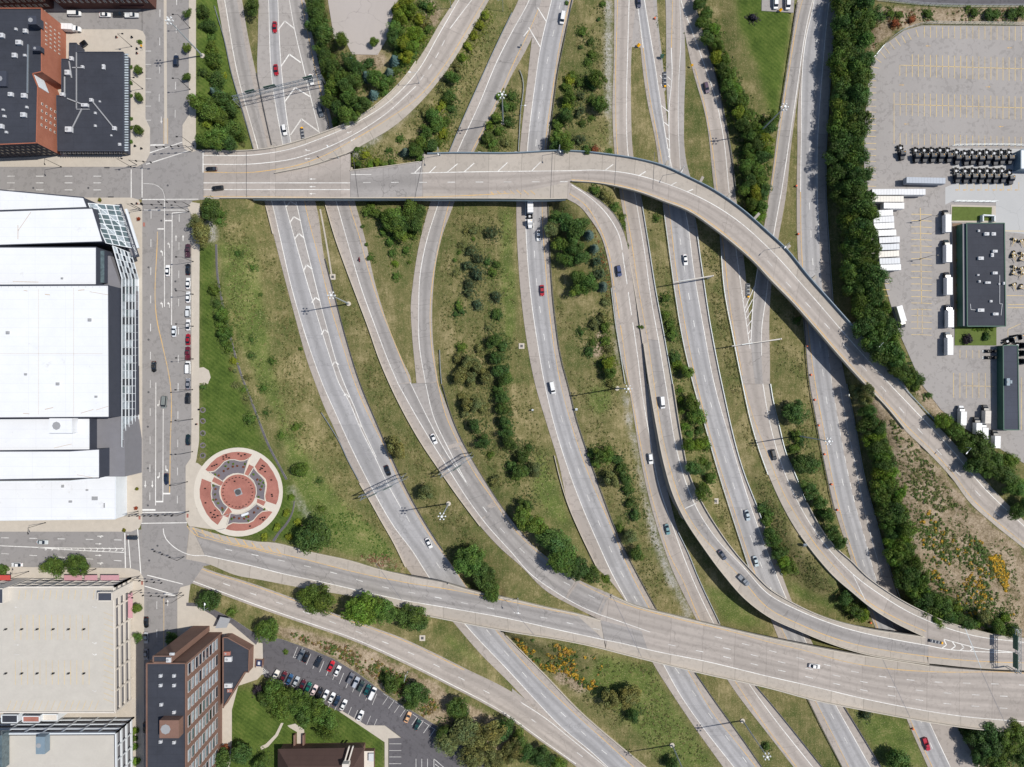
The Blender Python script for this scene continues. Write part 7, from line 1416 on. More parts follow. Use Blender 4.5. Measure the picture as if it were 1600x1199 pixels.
bulk('beside the top triangular lot', '486 6 14 D;496 20 14 D;488 40 14 D;505 52 15 D;500 72 12 M;507 85 12 D;534 60 11 M;512 98 13 D;524 105 14 D;545 95 13 D;530 120 13 M;551 97 9 S;560 107 11 D;518 137 14 M;540 132 14 D;572 119 9 S;590 122 15 M;583 148 9 S;608 113 8 S;515 158 13 M;545 152 14 M;526 190 10 M;540 178 14 M;567 162 16 D;616 95 10 S;584 64 8 M tree;552 180 11 M;530 168 13 D;575 100 10 D;600 135 9 M;520 122 12 D;500 35 12 M;498 8 11 M;555 125 12 D;510 120 9 Y')
bulk('between triangular lot and ramp', '632 5 14 Y;625 25 12 Y;618 45 13 M;615 60 13 D;642 16 12 G;655 30 10 Y;664 34 9 O;662 7 9 D;645 50 12 G;630 68 12 Y;640 72 11 G;622 82 9 D;636 88 11 Y;655 55 9 G;672 12 8 M;650 70 8 G;645 85 8 M;660 60 7 Y;670 45 7 M;620 12 9 M;630 100 7 M;620 110 8 M;610 125 8 M;600 145 7 M;640 95 6 G')
bulk('clipped in a row beside the curving ramp', '759 25 8 Y;749 39 9 Y;740 55 8 Y;731 73 8 Y;722 90 8 G')
bulk('between curving and slanting top ramps', '715 105 9 O;705 120 11 M;690 136 8 O;702 150 11 D;690 165 10 Y;676 180 12 M;663 175 8 O;704 168 9 D;682 196 13 M;666 206 11 M;696 190 10 M;692 210 10 Y;660 222 11 M;673 228 13 D;648 235 12 M;633 237 8 S;656 243 10 M;626 217 6 M;608 235 5 M;590 254 7 Y;570 242 8 Y;550 249 7 Y;612 254 6 M;560 255 6 M;600 258 5 M;558 233 5 M;686 222 8 M;645 222 6 O;578 257 6 G')
bulk('in the wedge above the overpass', '790 165 9 M;800 150 8 D;775 185 10 M;760 215 10 D;790 222 9 O;801 166 7 M;795 190 10 D;780 205 9 M;765 195 8 G;780 150 7 G;770 225 8 M')
bulk('right of the upper middle highway', '886 5 4 M;942 7 5 M;910 48 8 M;922 65 6 D;908 74 4 D;925 85 8 M;918 97 7 M;908 130 9 D;933 121 14 M;924 132 10 D;908 151 8 K yew;938 163 13 M;924 157 7 D;907 174 10 K yew;924 185 5 M;909 193 6 D;905 219 11 K yew;917 234 8 M;930 233 6 R;952 237 6 M;890 125 10 Y;885 136 9 M;890 150 11 M;885 165 10 Y;884 180 11 D;870 195 10 M;875 215 14 M;870 229 13 D;886 226 12 M;895 118 8 M;936 30 4 D')
bt_ = [(1094, 4), (1104, 22), (1098, 35), (1115, 45), (1108, 60), (1122, 72), (1118, 88), (1132, 92), (1130, 108), (1144, 118), (1138, 132), (1150, 138), (1146, 152), (1160, 158), (1155, 172), (1168, 180), (1162, 194), (1180, 198), (1172, 212), (1190, 205), (1184, 224), (1170, 232), (1196, 218), (1176, 248), (1192, 245), (1166, 260), (1184, 266), (1200, 236), (1172, 280), (1190, 284), (1180, 300), (1164, 296), (1195, 300), (1176, 318), (1190, 322), (1186, 338), (1203, 200), (1208, 185)]
for i, (x, y) in enumerate(bt_): plant(x, y, [13, 11, 12, 10][i % 4], 'DMMGDMYM'[i % 8], 'in the top right ramp belt', 'tree')
bulk('on the mown lawn near the top right ramp', '1177 28 7 P')
# dense belt along the truck lot
bl = []
spine = smooth([(1336, -40), (1334, 30), (1332, 90), (1330, 150), (1328, 210), (1330, 270), (1338, 330), (1345, 400), (1356, 460), (1372, 520), (1398, 570), (1428, 596)], step=15, extend=False)
for i, (x, y) in enumerate(spine):
    wd_ = 24 if y < 560 else 12
    for k, o_ in enumerate((-1, 0, 1) if i % 2 else (-.55, .5)):
        plant(x + o_ * wd_ * .75 + _vr.uniform(-4, 4), y + _vr.uniform(-4, 4) , _vr.choice((13, 15, 17, 18)) if y < 560 else 11, _vr.choice('DDDMDM'), 'in the truck lot belt', 'tree', 1.3 if y < 560 else 1.1)
spine = smooth([(1352, 612), (1356, 640), (1368, 680), (1378, 720), (1390, 770), (1398, 820), (1410, 870), (1428, 915), (1450, 940), (1472, 962)], step=14, extend=False)
for i, (x, y) in enumerate(spine):
    for k, o_ in enumerate((-.8, .2, 1) if i % 2 and y > 690 else (-.5, .6)):
        plant(x + o_ * (9 if y < 760 else 17) + _vr.uniform(-3, 3), y + _vr.uniform(-4, 4), _vr.choice((11, 13, 15)) if y > 660 else 10, 'O' if y < 640 else _vr.choice('DDMDMG'), 'in the bare hillside belt', 'tree', 1.25)
bulk('at the bare hillside foot', '1490 965 12 M;1505 968 12 D;1515 975 11 D;1540 965 11 O;1560 978 12 M;1580 985 12 D;1530 975 9 G;1550 988 8 M;1572 965 9 G;1495 950 8 G;1480 945 11 D')
bulk('in the big trees below the truck lot', '1475 657 14 G;1494 672 14 M;1510 692 15 M;1532 702 24 D;1548 722 24 M;1525 725 16 D;1572 742 22 D;1592 762 20 M;1592 800 14 D;1580 720 12 M;1451 618 6 M;1430 605 7 G;1425 598 6 M;1610 790 16 D')
bulk('on the sandy bank above the truck lot', '1372 22 13 D;1391 21 7 M;1405 23 6 M;1365 38 7 O;1450 22 7 M;1522 20 7 M;1545 22 9 D;1556 24 8 M;1580 22 9 D;1595 20 10 D;1513 11 5 M;1400 36 7 R;1425 31 6 R')
bulk('in the loop ramp grove', '882 344 17 D;902 354 18 D;864 356 14 O;876 382 14 M;897 386 15 D;908 402 14 D;886 405 13 M;902 432 14 D;919 441 17 M;905 452 14 M;920 367 9 S;929 388 8 S;932 408 10 K yew;938 428 12 K yew;942 448 9 S;946 472 8 O;870 345 12 D;895 365 14 D')
bulk('on the loop ramp verge', '942 495 10 O;930 507 10 O;946 512 10 M;908 518 6 D;920 548 9 D;950 545 9 O;950 567 11 Y;952 584 11 M;956 600 9 O;940 570 7 D;925 535 6 M;945 532 9 M')
bulk('in the planted triangle beside the loop ramp', '930 297 8 M;944 304 8 O;960 325 9 M;969 341 9 M;952 312 7 O;974 352 6 M')
bulk('in the thicket just south of the overpass', '614 336 17 M;640 328 16 M;650 350 16 D;626 364 14 M;606 350 12 M;611 377 9 M;635 391 7 M;613 396 7 M;622 345 15 D;575 330 9 M;590 335 10 M;655 332 12 D;632 350 14 D;580 322 8 M;645 365 9 M;598 362 7 M;617 412 6 G;618 432 6 M;640 410 4 M;567 354 4 D;573 382 4 M;577 403 6 M')
bulk('in the meadow left of middle highway', '770 363 12 K yew;740 360 8 O;736 390 10 K yew;749 404 10 K yew;730 415 10 K yew;747 429 12 K yew;732 442 10 K yew;732 456 10 K yew;775 413 7 D;771 426 8 M;762 410 6 D;720 382 6 O;717 395 4 M;711 407 4 M;712 427 5 O;745 475 9 K yew;717 478 8 M;721 487 6 D;712 491 5 D;774 463 10 K yew;776 492 10 D;740 373 4 M;728 360 5 O;720 543 8 M;750 545 9 O;772 534 12 D;785 542 10 D;715 560 9 O;731 566 12 O;746 573 12 O;718 588 12 O;736 592 11 O;760 592 11 O;776 560 11 D;781 580 13 D;791 592 13 D;764 512 6 O')
bulk('in the hedge west of middle highway', '778 608 10 D;784 622 11 D;786 640 11 D;788 658 11 D;792 676 12 D;797 692 11 D;806 700 10 O;816 714 11 D;836 732 12 O;815 736 13 D;800 728 10 D;745 632 11 O;730 630 12 O;720 620 7 O;726 646 9 O;755 640 8 O;742 666 11 D;755 691 12 D;766 711 6 M;775 751 10 O;825 700 8 D;805 745 9 M')
bulk('alone between the two curving highways', '620 703 18 O tree;667 768 15 O tree')
bulk('on the hillside meadow', '394 418 5 M;372 396 6 M;393 530 5 D;392 556 5 D;424 564 6 M;407 461 4 D;411 607 7 M;462 668 8 M;439 681 6 M;416 646 5 D;470 735 14 M;498 752 5 D;501 795 6 M;367 602 5 O;385 590 5 O;470 545 4 M')
bulk('along the hillside lawn path', '333 453 10 M;338 475 8 D;347 492 12 M;343 505 9 M;352 520 12 M;350 535 8 M;357 542 9 M;365 565 6 Y;360 577 4 O;392 655 10 M;386 622 6 O;380 610 5 M;367 580 4 O;317 605 5 M')
bulk('at the corner below the overpass start', '328 325 17 D tree;345 335 8 M;315 364 18 O tree;304 346 12 O;342 346 6 M')
for i, y in enumerate((641, 658, 677, 696, 712)): plant(317, y, 3.2, 'O', 'in a mulched pavement ring')
bulk('ringing the round plaza', '455 778 6.5 G;447 802 7 Y;433 824 7.5 Y;414 839 7 Y;451 839 7 Y;466 816 7 Y')
bulk('beside the plaza at the south bridge', '489 838 33 D')
bulk('between curving highways at south bridge', '733 878 26 M;756 902 22 D;770 930 13 M;764 914 17 D;745 890 16 D;772 942 9 M;718 870 12 D')
bulk('in the clump above south bridge', '815 808 20 M;836 822 18 M;870 850 30 D;880 876 28 M;902 888 20 D;926 898 14 D;946 906 9 M;850 835 14 M;822 790 12 D')
bulk('right of the lower middle highway', '925 710 9 D;936 712 12 D;950 712 12 M;963 717 10 D;971 732 10 D;957 752 14 O;976 748 11 D;981 766 10 D;986 786 10 D;992 804 10 D;968 825 7 M;985 840 13 O;996 866 13 D tree;930 725 9 M;945 738 8 O')
bulk('beside the climbing flyover ramp', '1026 341 5 M;1040 467 8 D;1040 493 8 M;1048 510 10 M;1051 524 10 M;1055 560 10 D;1058 571 10 G;1073 582 12 M;980 384 5 M;1001 511 5 M;1080 630 15 M;1090 650 15 M;1072 666 8 G;1077 678 7 M;1092 673 9 D;1077 696 11 G;1093 695 13 G;1103 696 10 M;1085 733 13 D;1099 722 9 M;1106 728 7 D;1110 746 11 M;1100 768 14 M;1062 610 5 G;1065 625 6 G;1066 640 6 M')
bulk('left of the truck side highway', '1240 645 22 D;1245 680 10 M;1250 690 10 D;1240 701 9 M;1255 725 18 D;1269 726 15 D;1265 765 15 D;1280 786 13 D;1294 806 12 M;1300 830 13 D;1312 850 12 D;1247 500 6 M;1285 800 10 M;1305 842 10 M')
bulk('in the guardrailed highway hedge', '1191 795 9 D;1197 813 10 M;1204 832 11 D;1208 846 12 M;1218 866 11 D;1226 878 11 G;1234 890 13 M;1200 802 8 M;1213 858 10 D')
bulk('in the pocket between the two flyover ramps', '1320 935 11 D;1335 955 13 D;1348 962 12 G;1328 948 10 D')
bulk('south of the wide bridge', '1353 1119 9 K yew;1403 1188 18 D;1198 1168 7 D;984 1090 22 O tree;956 1094 17 O tree;990 1118 11 D;1052 1195 11 D;1410 1195 14 D')
bulk('in the lower right corner trees', '1550 1160 28 D;1582 1162 24 M;1535 1180 20 D;1600 1180 22 D;1560 1195 20 M;1520 1150 14 D;1595 1145 16 M;1508 1140 9 D')
bulk('between south bridge and city ramp', '495 938 27 M;560 955 30 G;600 956 20 M;641 966 25 D;585 945 16 M;480 930 15 M;655 975 14 D')
bulk('on the bank above the dark car park', '418 983 21 M;610 1070 14 D;650 1085 21 D;325 940 18 D;625 1065 9 M;640 1100 12 D;361 958 8 M;600 1060 9 D')
bulk('at the lower end of the dark car park', '715 1108 21 D;727 1145 28 O;762 1152 26 O;700 1162 20 O;786 1142 18 D;800 1175 20 O;740 1185 22 O;770 1190 20 O;690 1145 12 D;720 1120 14 D')
bulk('below the ramp gore at the bottom edge', '810 1160 18 D;842 1186 20 D;872 1196 13 M;822 1175 16 D')
bulk('in the row over the parked cars', '425 1080 18 M;446 1090 21 M;467 1101 21 M;490 1112 21 M;512 1126 18 M;440 1112 16 M;414 1096 13 D;508 1146 12 M;475 1120 16 D;402 1078 9 P')
bulk('on the lawn behind the brown office', '375 1180 20 D;348 1190 17 D;405 1195 12 D;352 1170 9 R')
bulk('on the pavement north of the garage', '81 887 18 M;119 885 19 M;4 890 10 M')
bulk('on the pavement beside the garage', '214 950 8 M tree;214 997 8 M tree;211 1143 7 G;210 1168 7 G;213 1190 8 G;268 1000 11 D;210 1155 6 M')
bulk('in the depot garden', '1511 530 10 P;1542 525 8 D;1522 514 4 G;1528 515 4 G;1535 514 4 G;1541 514 4 G;1549 514 4 G')
for i in range(12): plant(1497, 355 + i * 13, 4, 'O', 'in the strip along the depot wall')
bulk('in a dark car park island', '447 1019 5 M')
# plaza bed flowers, tubs
for X, Y, c in ((470, 290, 'G'), (505, 245, 'G'), (562, 262, 'G'), (450, 345, 'R'), (502, 318, 'R'), (558, 296, 'R'), (608, 288, 'R'), (680, 300, 'R'), (698, 262, 'G'), (350, 385, 'G'), (392, 398, 'R'), (800, 385, 'G'), (842, 445, 'R'), (880, 458, 'G'), (898, 525, 'G'), (866, 498, 'O'), (880, 562, 'R'), (858, 650, 'G'), (915, 485, 'G'), (330, 518, 'G'), (355, 558, 'R'), (348, 618, 'O'), (328, 685, 'G'), (358, 680, 'R'), (386, 722, 'Y'), (432, 778, 'R'), (438, 800, 'G'), (850, 782, 'R'), (805, 830, 'R'), (740, 880, 'R'), (690, 905, 'R'), (628, 900, 'R'), (545, 905, 'G'), (570, 890, 'R'), (715, 880, 'G'), (925, 795, 'G'), (738, 928, 'G')):
    plant(290 + X / 7.5, 690 + Y / 7.5, 2.1, c, 'in the plaza planting beds', zb=ZS + .35)
for k, (x, y) in enumerate(((217, 342), (156, 313), (215, 724), (214, 764), (213, 794), (194, 829))):
    p = W(x, y, KB + .5); r = empty('planter', 'round dark planter of red and green flowers, %s around the hall pavement from the top' % ORD[k], 'planter', (p[0], p[1], KB), 0, 'flower planters around the hall'); m = MB(); m.tube((0, 0, 0), (0, 0, .6), .5, .7, 10); link('tub', m.mesh('tub', mt['rust_steel']), r); o = link('flowers', SHRUB[k % 4][0], r, (0, 0, .3), 0, (1.0, 1.0, .8)); o.color = srgb(*((110, 110, 30) if k % 2 else (150, 70, 40)))
for y in (641, 658, 677, 696, 712):
    pass
# scrub that nobody could count
def scrub(label, poly, n, cols, seed, size=.5, clump=9, hz=.7, drift=True):
    rs = np.random.RandomState(seed); P = np.array(poly, float); lo, hi = P.min(0), P.max(0); q = lo + (hi - lo) * rs.rand(n * 12, 2)
    q = q[inpoly([tuple(a) for a in poly], q[:, 0], q[:, 1])][:n]; n = len(q); z = np.zeros(n)
    for _ in range(5): k = (CAMH - z) / FPX; x, y = (q[:, 0] - PX0) * k, (PY0 - q[:, 1]) * k; z = bil(ZZ, FX, FY, x, y)
    # weeds stand in drifts, not evenly
    dr = np.sin(x * .31 + seed) + np.sin(y * .27 + x * .11 + 2 * seed) + rs.normal(scale=.7, size=n); keep = dr > (-.3 if drift else -9); x, y, z = x[keep], y[keep], z[keep]; n = len(x)
    r = rs.uniform(.3, 1.0, n) * size * 1.6; d = rs.normal(size=(n, clump, 3)); d /= np.linalg.norm(d, axis=2)[..., None]; d[..., 2] = abs(d[..., 2])
    pts = np.stack([x, y, z], 1)[:, None] + d * r[:, None, None] * np.array([1, 1, hz]) * rs.uniform(.5, 1, (n, clump, 1)); nr = (d + np.array([0, 0, .4])).reshape(-1, 3); nr /= np.linalg.norm(nr, axis=1)[:, None]
    cs = np.array([srgb(*c)[:3] for c in cols]); tint = cs[rs.randint(len(cols), size=n)][:, None] * rs.uniform(.7, 1.3, (n, clump, 1))
    me = leafmesh('scrub', pts.reshape(-1, 3), nr, size * rs.uniform(.6, 1.3, n * clump), tint.reshape(-1, 3), rs)
    o = link('scrub', me); o.color = (1, 1, 1, 1); tag(o, label, 'scrub', None, 'stuff')
GR, GO, OR, RU, OL = (82, 106, 50), (186, 150, 52), (172, 134, 66), (124, 96, 70), (104, 112, 62)
scrub('yellow and orange weeds flowering on the bank below the south bridge', [(803, 998), (830, 1000), (870, 1008), (905, 1020), (935, 1028), (940, 1045), (930, 1075), (915, 1080), (895, 1060), (880, 1050), (850, 1048), (820, 1020)], 700, [GR, OL, GR, OL, GO, GO, OR], 1, .8, 14, .8)
scrub('goldenrod clumps on the bare hillside', [(1545, 870), (1562, 868), (1575, 895), (1572, 925), (1558, 900)], 300, [GO, (206, 164, 36), GO, OL], 2, .75, 14, .7, False)
scrub('second goldenrod drift lower on the bare hillside', [(1500, 890), (1525, 885), (1545, 930), (1535, 965), (1512, 940)], 130, [GO, GO, GR, OL], 52, .7, 13)
scrub('scattered goldenrod and weeds low on the bare hillside', [(1430, 790), (1460, 800), (1500, 830), (1540, 850), (1570, 900), (1590, 960), (1560, 975), (1510, 970), (1470, 935), (1445, 880)], 900, [GR, GR, OL, GO, OL, GR, (96, 116, 58)], 3, .75, 14, .7)
scrub('thin weeds high on the bare hillside', [(1388, 645), (1420, 690), (1470, 740), (1500, 790), (1470, 800), (1430, 780), (1405, 720)], 420, [GR, OL, OL, (110, 112, 70)], 4, .65, 12)
scrub('green and rusty weeds on the bank above the dark car park', [(450, 988), (500, 1000), (560, 1015), (600, 1040), (640, 1060), (690, 1105), (660, 1120), (600, 1070), (550, 1040), (500, 1012), (455, 996)], 760, [GR, OL, GR, RU, (140, 122, 60), (122, 104, 74)], 5, .65, 13)
scrub('low green weeds beside the plaza hillside', [(500, 805), (560, 800), (600, 845), (622, 872), (560, 872), (510, 855)], 420, [(70, 104, 40), (84, 112, 44), GR], 6, .45)
scrub('rusty brush along the bridge head bank', [(560, 868), (600, 865), (630, 880), (634, 892), (590, 884)], 130, [(150, 112, 92), RU, OL], 7)
scrub('rust coloured shrubs along the loop ramp kerb', [(918, 345), (924, 342), (936, 370), (947, 400), (953, 440), (957, 470), (948, 470), (944, 430), (935, 390)], 150, [RU, (140, 84, 52), OL], 8, .4)
scrub('bright undergrowth on the bank beside the top ramp', [(625, 10), (670, 20), (690, 30), (665, 70), (640, 108), (600, 150), (570, 172), (600, 120), (620, 70)], 420, [(84, 112, 40), (104, 124, 44), GR], 9)
scrub('undergrowth in the wedge beside the slanting ramp', [(785, 140), (808, 110), (815, 140), (800, 240), (745, 238), (760, 200)], 260, [GR, OL, (84, 104, 44)], 10)
scrub('weeds along the concrete wall by the overpass start', [(550, 255), (600, 240), (660, 232), (666, 245), (600, 258), (552, 265)], 170, [(104, 120, 44), GR], 11, .4)
scrub('dry weeds on the sandy bank above the truck lot', [(1362, 30), (1440, 12), (1600, 14), (1600, 36), (1440, 34), (1400, 44), (1365, 80)], 260, [OL, (128, 96, 70), GR], 12)
scrub('weeds along the crash cushion strip', [(1021, 20), (1026, 20), (1044, 108), (1038, 110)], 60, [GR, OL], 13, .35)
scrub('low thicket under the top right ramp belt', [(1100, 40), (1118, 40), (1150, 110), (1172, 170), (1205, 190), (1208, 240), (1196, 330), (1166, 330), (1150, 230), (1130, 130)], 900, [(70, 92, 40), (84, 106, 42), GR], 14, .65, 12, .9)
scrub('undergrowth joining the hedge beside the middle highway verge', [(880, 120), (898, 118), (896, 180), (892, 236), (864, 236), (868, 195), (880, 170)], 260, [(70, 92, 40), GR], 15, .6, 12)
scrub('undergrowth below the truck lot trees', [(1306, -10), (1360, -10), (1352, 120), (1354, 260), (1368, 380), (1385, 470), (1420, 560), (1440, 600), (1400, 590), (1350, 520), (1318, 440), (1306, 300)], 900, [(50, 70, 38), GR], 16, .7, 10, .8)
TF = [(96, 100, 58), (112, 110, 66), (82, 96, 48), (128, 120, 80), (88, 92, 52)]
for k, (t, poly, n) in enumerate((('rough grass and weeds in the meadow left of the middle highway', [(715, 330), (800, 330), (805, 480), (820, 600), (860, 720), (885, 810), (850, 800), (790, 770), (745, 700), (705, 620), (690, 500), (690, 420)], 2600),
        ('rough grass on the hillside below the city street', [(345, 345), (415, 340), (440, 440), (480, 580), (540, 720), (600, 830), (540, 800), (460, 700), (400, 600), (360, 480)], 2200),
        ('rough grass between the two western carriageways', [(515, 420), (545, 440), (600, 590), (660, 710), (740, 830), (760, 880), (700, 850), (640, 750), (580, 620), (530, 480)], 1100),
        ('rough grass right of the upper middle highway', [(905, 10), (945, 10), (950, 230), (900, 235), (895, 110)], 700), ('rough grass on the loop ramp verge', [(870, 470), (940, 490), (965, 600), (1000, 740), (1040, 880), (1060, 950), (1010, 930), (950, 790), (910, 660), (880, 550)], 1500),
        ('rough grass beside the climbing flyover ramp', [(1010, 320), (1030, 325), (1050, 440), (1075, 580), (1110, 720), (1160, 870), (1130, 830), (1085, 740), (1060, 640), (1035, 480)], 700), ('rough grass left of the east ramp', [(1092, 345), (1118, 360), (1135, 500), (1165, 640), (1215, 790), (1290, 900), (1310, 930), (1240, 920), (1190, 790), (1140, 600), (1105, 440)], 1300),
        ('rough grass left of the truck side highway', [(1210, 480), (1245, 480), (1262, 600), (1290, 750), (1330, 870), (1290, 830), (1240, 730), (1215, 620)], 800), ('rough grass between curving and slanting top ramps', [(560, 255), (640, 190), (700, 130), (760, 20), (800, 10), (750, 110), (700, 230), (600, 255)], 1100), ('rough grass south of the wide bridge', [(800, 990), (930, 1020), (1015, 1040), (1110, 1190), (1030, 1190), (950, 1130), (860, 1050)], 1500))):
    scrub(t, poly, n, TF, 30 + k, .55, 5, .35)
scrub('thin green cover across the bare hillside', [(1392, 650), (1440, 705), (1500, 785), (1580, 855), (1600, 960), (1560, 975), (1480, 940), (1430, 840), (1405, 740)], 1500, [(92, 110, 56), (108, 118, 66), (120, 118, 78)], 50, .6, 6, .3)
# ragged growth round the feet of shrubs, bushes and small trees
rs_ = np.random.RandomState(77); Q, T_ = [], []
for v in VEG:
    if v[0] in ('shrub', 'small_tree') and v[5] != 'tiny' and 'street' not in v[1] and 'garage' not in v[1] and 'plaza' not in v[1] and 'black roof' not in v[1]:
        c_ = np.array(v[4].location); r_ = v[4].scale[0]; n_ = int(14 + r_ * 14); a_ = rs_.rand(n_) * 6.283; d_ = r_ * (.7 + np.abs(rs_.normal(scale=.42, size=n_)))
        q_ = np.stack([c_[0] + np.cos(a_) * d_, c_[1] + np.sin(a_) * d_], 1); col_ = np.array(v[4].children[0].color)[:3] if v[4].children else np.array((.1, .12, .05)); Q.append(q_); T_.append(np.repeat((col_ * .6 + np.array((.12, .14, .05)) * .4)[None], n_, 0))
Q, T_ = np.vstack(Q), np.vstack(T_); zq_ = bil(ZZ, FX, FY, Q[:, 0], Q[:, 1]); ok_ = ~(bil(PAVED.astype(float), FX, FY, Q[:, 0], Q[:, 1]) > .1)
for q, zq, br in SEG:
    lo_, hi_ = np.min(q, 0), np.max(q, 0); w_ = np.where((Q[:, 0] > lo_[0]) & (Q[:, 0] < hi_[0]) & (Q[:, 1] > lo_[1]) & (Q[:, 1] < hi_[1]))[0]
    if len(w_): ok_[w_] &= ~inpoly([tuple(a) for a in q], Q[w_, 0], Q[w_, 1])
Q, T_, zq_ = Q[ok_], T_[ok_], zq_[ok_]; n_ = len(Q); d_ = rs_.normal(size=(n_, 5, 3)); d_ /= np.linalg.norm(d_, axis=2)[..., None]; d_[..., 2] = np.abs(d_[..., 2])
P_ = np.stack([Q[:, 0], Q[:, 1], zq_], 1)[:, None] + d_ * rs_.uniform(.15, .6, (n_, 5, 1)); nn_ = (d_ + np.array((0, 0, .5))).reshape(-1, 3); nn_ /= np.linalg.norm(nn_, axis=1)[:, None]
o = link('undergrowth', leafmesh('undergrowth', P_.reshape(-1, 3), nn_, rs_.uniform(.3, .7, n_ * 5), (T_[:, None] * rs_.uniform(.7, 1.3, (n_, 5, 1))).reshape(-1, 3), rs_)); o.color = (1, 1, 1, 1); tag(o, 'ragged low growth around the feet of the shrubs', 'undergrowth', None, 'stuff')
# labels: place, size and colour, and the rank where two are alike
from collections import defaultdict
grp = defaultdict(list)
for v in VEG: grp[(v[0], v[1], v[5], v[6])].append(v)
for (nm, reg, sz, colr), L in grp.items():
    L.sort(key=lambda v: (v[2], v[3]))
    for i, v in enumerate(L):
        lab = '%s %s %s %s' % (sz, colr, nm, reg) if len(L) == 1 else '%s %s %s %s from the top %s' % (ORD[i], sz, colr, nm, reg)
        if len(lab.split()) > 16: lab = lab.replace(' from the top', '', 1)
        tag(v[4], lab, nm, nm + 's ' + reg)
# ---------------------------------------------------------------- poles, gantries, rails, small things
def mast(label, px, py, zb=None, h=28.5):
    p = gpx(px, py) if zb is None else W(px, py, zb); r = empty('high_mast_light', label, 'lamp mast', p, 0, 'high mast lights'); m = MB(); m.tube((0, 0, -.3), (0, 0, h), .34, .16, 8); link('pole', m.mesh('pole', mt['pole']), r)
    m = MB(); m.tube((0, 0, 0), (0, 0, .5), 1.0, n=12); link('foundation', m.mesh('foundation', mt['barrier']), r)
    for k in range(6):
        a = k * math.pi / 3; m = MB(); m.tube((.2 * math.cos(a), .2 * math.sin(a), h - .3), (1.25 * math.cos(a), 1.25 * math.sin(a), h - .3), .05); m.tube((1.35 * math.cos(a), 1.35 * math.sin(a), h - .65), (1.35 * math.cos(a), 1.35 * math.sin(a), h - .1), .32, .2, 8); link('lamp_head', m.mesh('lamp_head', mt['lamp']), r)
    m = MB(); m.tube((0, 0, h - .5), (0, 0, h + .3), .45, n=8); link('lamp_ring', m.mesh('lamp_ring', mt['lamp']), r)
for a in (('tall lamp mast on the strip beside the chevron highway', 545, 475), ('tall lamp mast between the curving highways near the south gantry', 701, 787), ('tall lamp mast in the wedge above the overpass', 786, 192), ('tall lamp mast on the grass south of the wide bridge', 1160, 1126), ('tall lamp mast at the bottom edge meadow', 1050, 1164),
          ('tall lamp mast beside the gravel verge in the middle', 964, 607), ('tall lamp mast beside the truck side highway', 1247, 681), ('tall lamp mast in the shrub belt at the top right', 1185, 209), ('tall lamp mast beside the city street planting', 317, 88)): mast(*a)
def lamp(label, px, py, z, h=10.0, arm=(0, 0), mat='dark_pole', group='black street lamps', cat='street lamp'):
    p = W(px, py, z); r = empty('street_lamp', label, cat, p, 0, group); m = MB(); m.tube((0, 0, 0), (0, 0, h), .11, .07, 6); m.tube((0, 0, 0), (0, 0, .5), .22, n=8); link('pole', m.mesh('pole', mt[mat]), r)
    m = MB(); m.tube((0, 0, h - .2), (arm[0], arm[1], h), .06, .05); link('arm', m.mesh('arm', mt[mat]), r)
    m = MB(); m.loft([[(arm[0] * (1 + s * .25) - (.25 if s == 0 else -.45) * (1 if not arm[0] else 0), arm[1] * (1 + s * .25) - w_, h - .1), (arm[0] * (1 + s * .25), arm[1] * (1 + s * .25) + w_, h - .1), (arm[0] * (1 + s * .25), arm[1] * (1 + s * .25) + w_, h + .12), (arm[0] * (1 + s * .25), arm[1] * (1 + s * .25) - w_, h + .12)] for s, w_ in ((0, .18), (1, .26), (2, .2))]); link('lamp_head', m.mesh('lamp_head', mt['lamp' if mat != 'dark_pole' else 'dark_pole']), r)
east = [(297, 44), (297, 140), (303, 228), (295, 331), (302, 409), (302, 460), (302, 510), (302, 561), (301, 609), (301, 655), (301, 706), (293, 753), (295, 799), (287, 930)]
for i, (x, y) in enumerate(east): lamp('%s black street lamp from the top on the lawn side of the street' % ORD[i], x, y, KB, 10.5, (-1.6, 0))
west = [(206, 73), (223, 139), (205, 261), (220, 329), (216, 799), (221, 922)]
for i, (x, y) in enumerate(west): lamp('%s black street lamp from the top on the building side of the street' % ORD[i], x, y, KB, 10.5, (1.6, 0))
for i, (x, y) in enumerate(((96, 261), (71, 817), (45, 893), (150, 889))): lamp('black street lamp on the %s' % ['pavement below the brick block', 'pavement below the white hall', 'garage pavement near the red awning', 'garage pavement near the leafy trees'][i], x, y, KB, 10.5, (0, -1.6 if i < 2 else 1.6))
for i, (x, y, zf_, ax, ay, nm) in enumerate(((529, 247, zt1, -1.5, 1.2, 'on the ramp gore beside the overpass'), (655, 130, zt1, -2.0, 0, 'on the curving ramp parapet'), (705, 12, zt1, -2, -1, 'at the top end of the curving ramp'), (688, 243, zf5, 0, -2, 'at the parapet start of the overpass'), (872, 239, zf5, 0, -2, 'on the overpass parapet above the grove'), (1061, 270, zf5, -1, -2, 'on the bend of the overpass'), (1219, 387, zf5, -1.5, -1.5, 'on the overpass above the truck side highway'), (1360, 538, zf5, -1.5, -1.5, 'at the tree shaded end of the overpass'), (1493, 697, zf5, -1.5, -1.5, 'beside the big trees below the truck lot'), (809, 935, zb2, 0, -2, 'on the south bridge parapet'), (336, 942, zb, 0, 2, 'beside the ramp behind the office'), (637, 1050, zb, .5, 2, 'beside the ramp above the car park'), (813, 180, Z0, 1.5, 0, 'in the wedge beside the middle highway'), (786, 20, Z0, -1.5, 0, 'beside the slanting ramp at the top'))):
    lamp('pale grey road lamp ' + nm, x, y, zf_(x, y), 10, (ax, ay), 'pole', 'grey road lamps', 'road lamp')
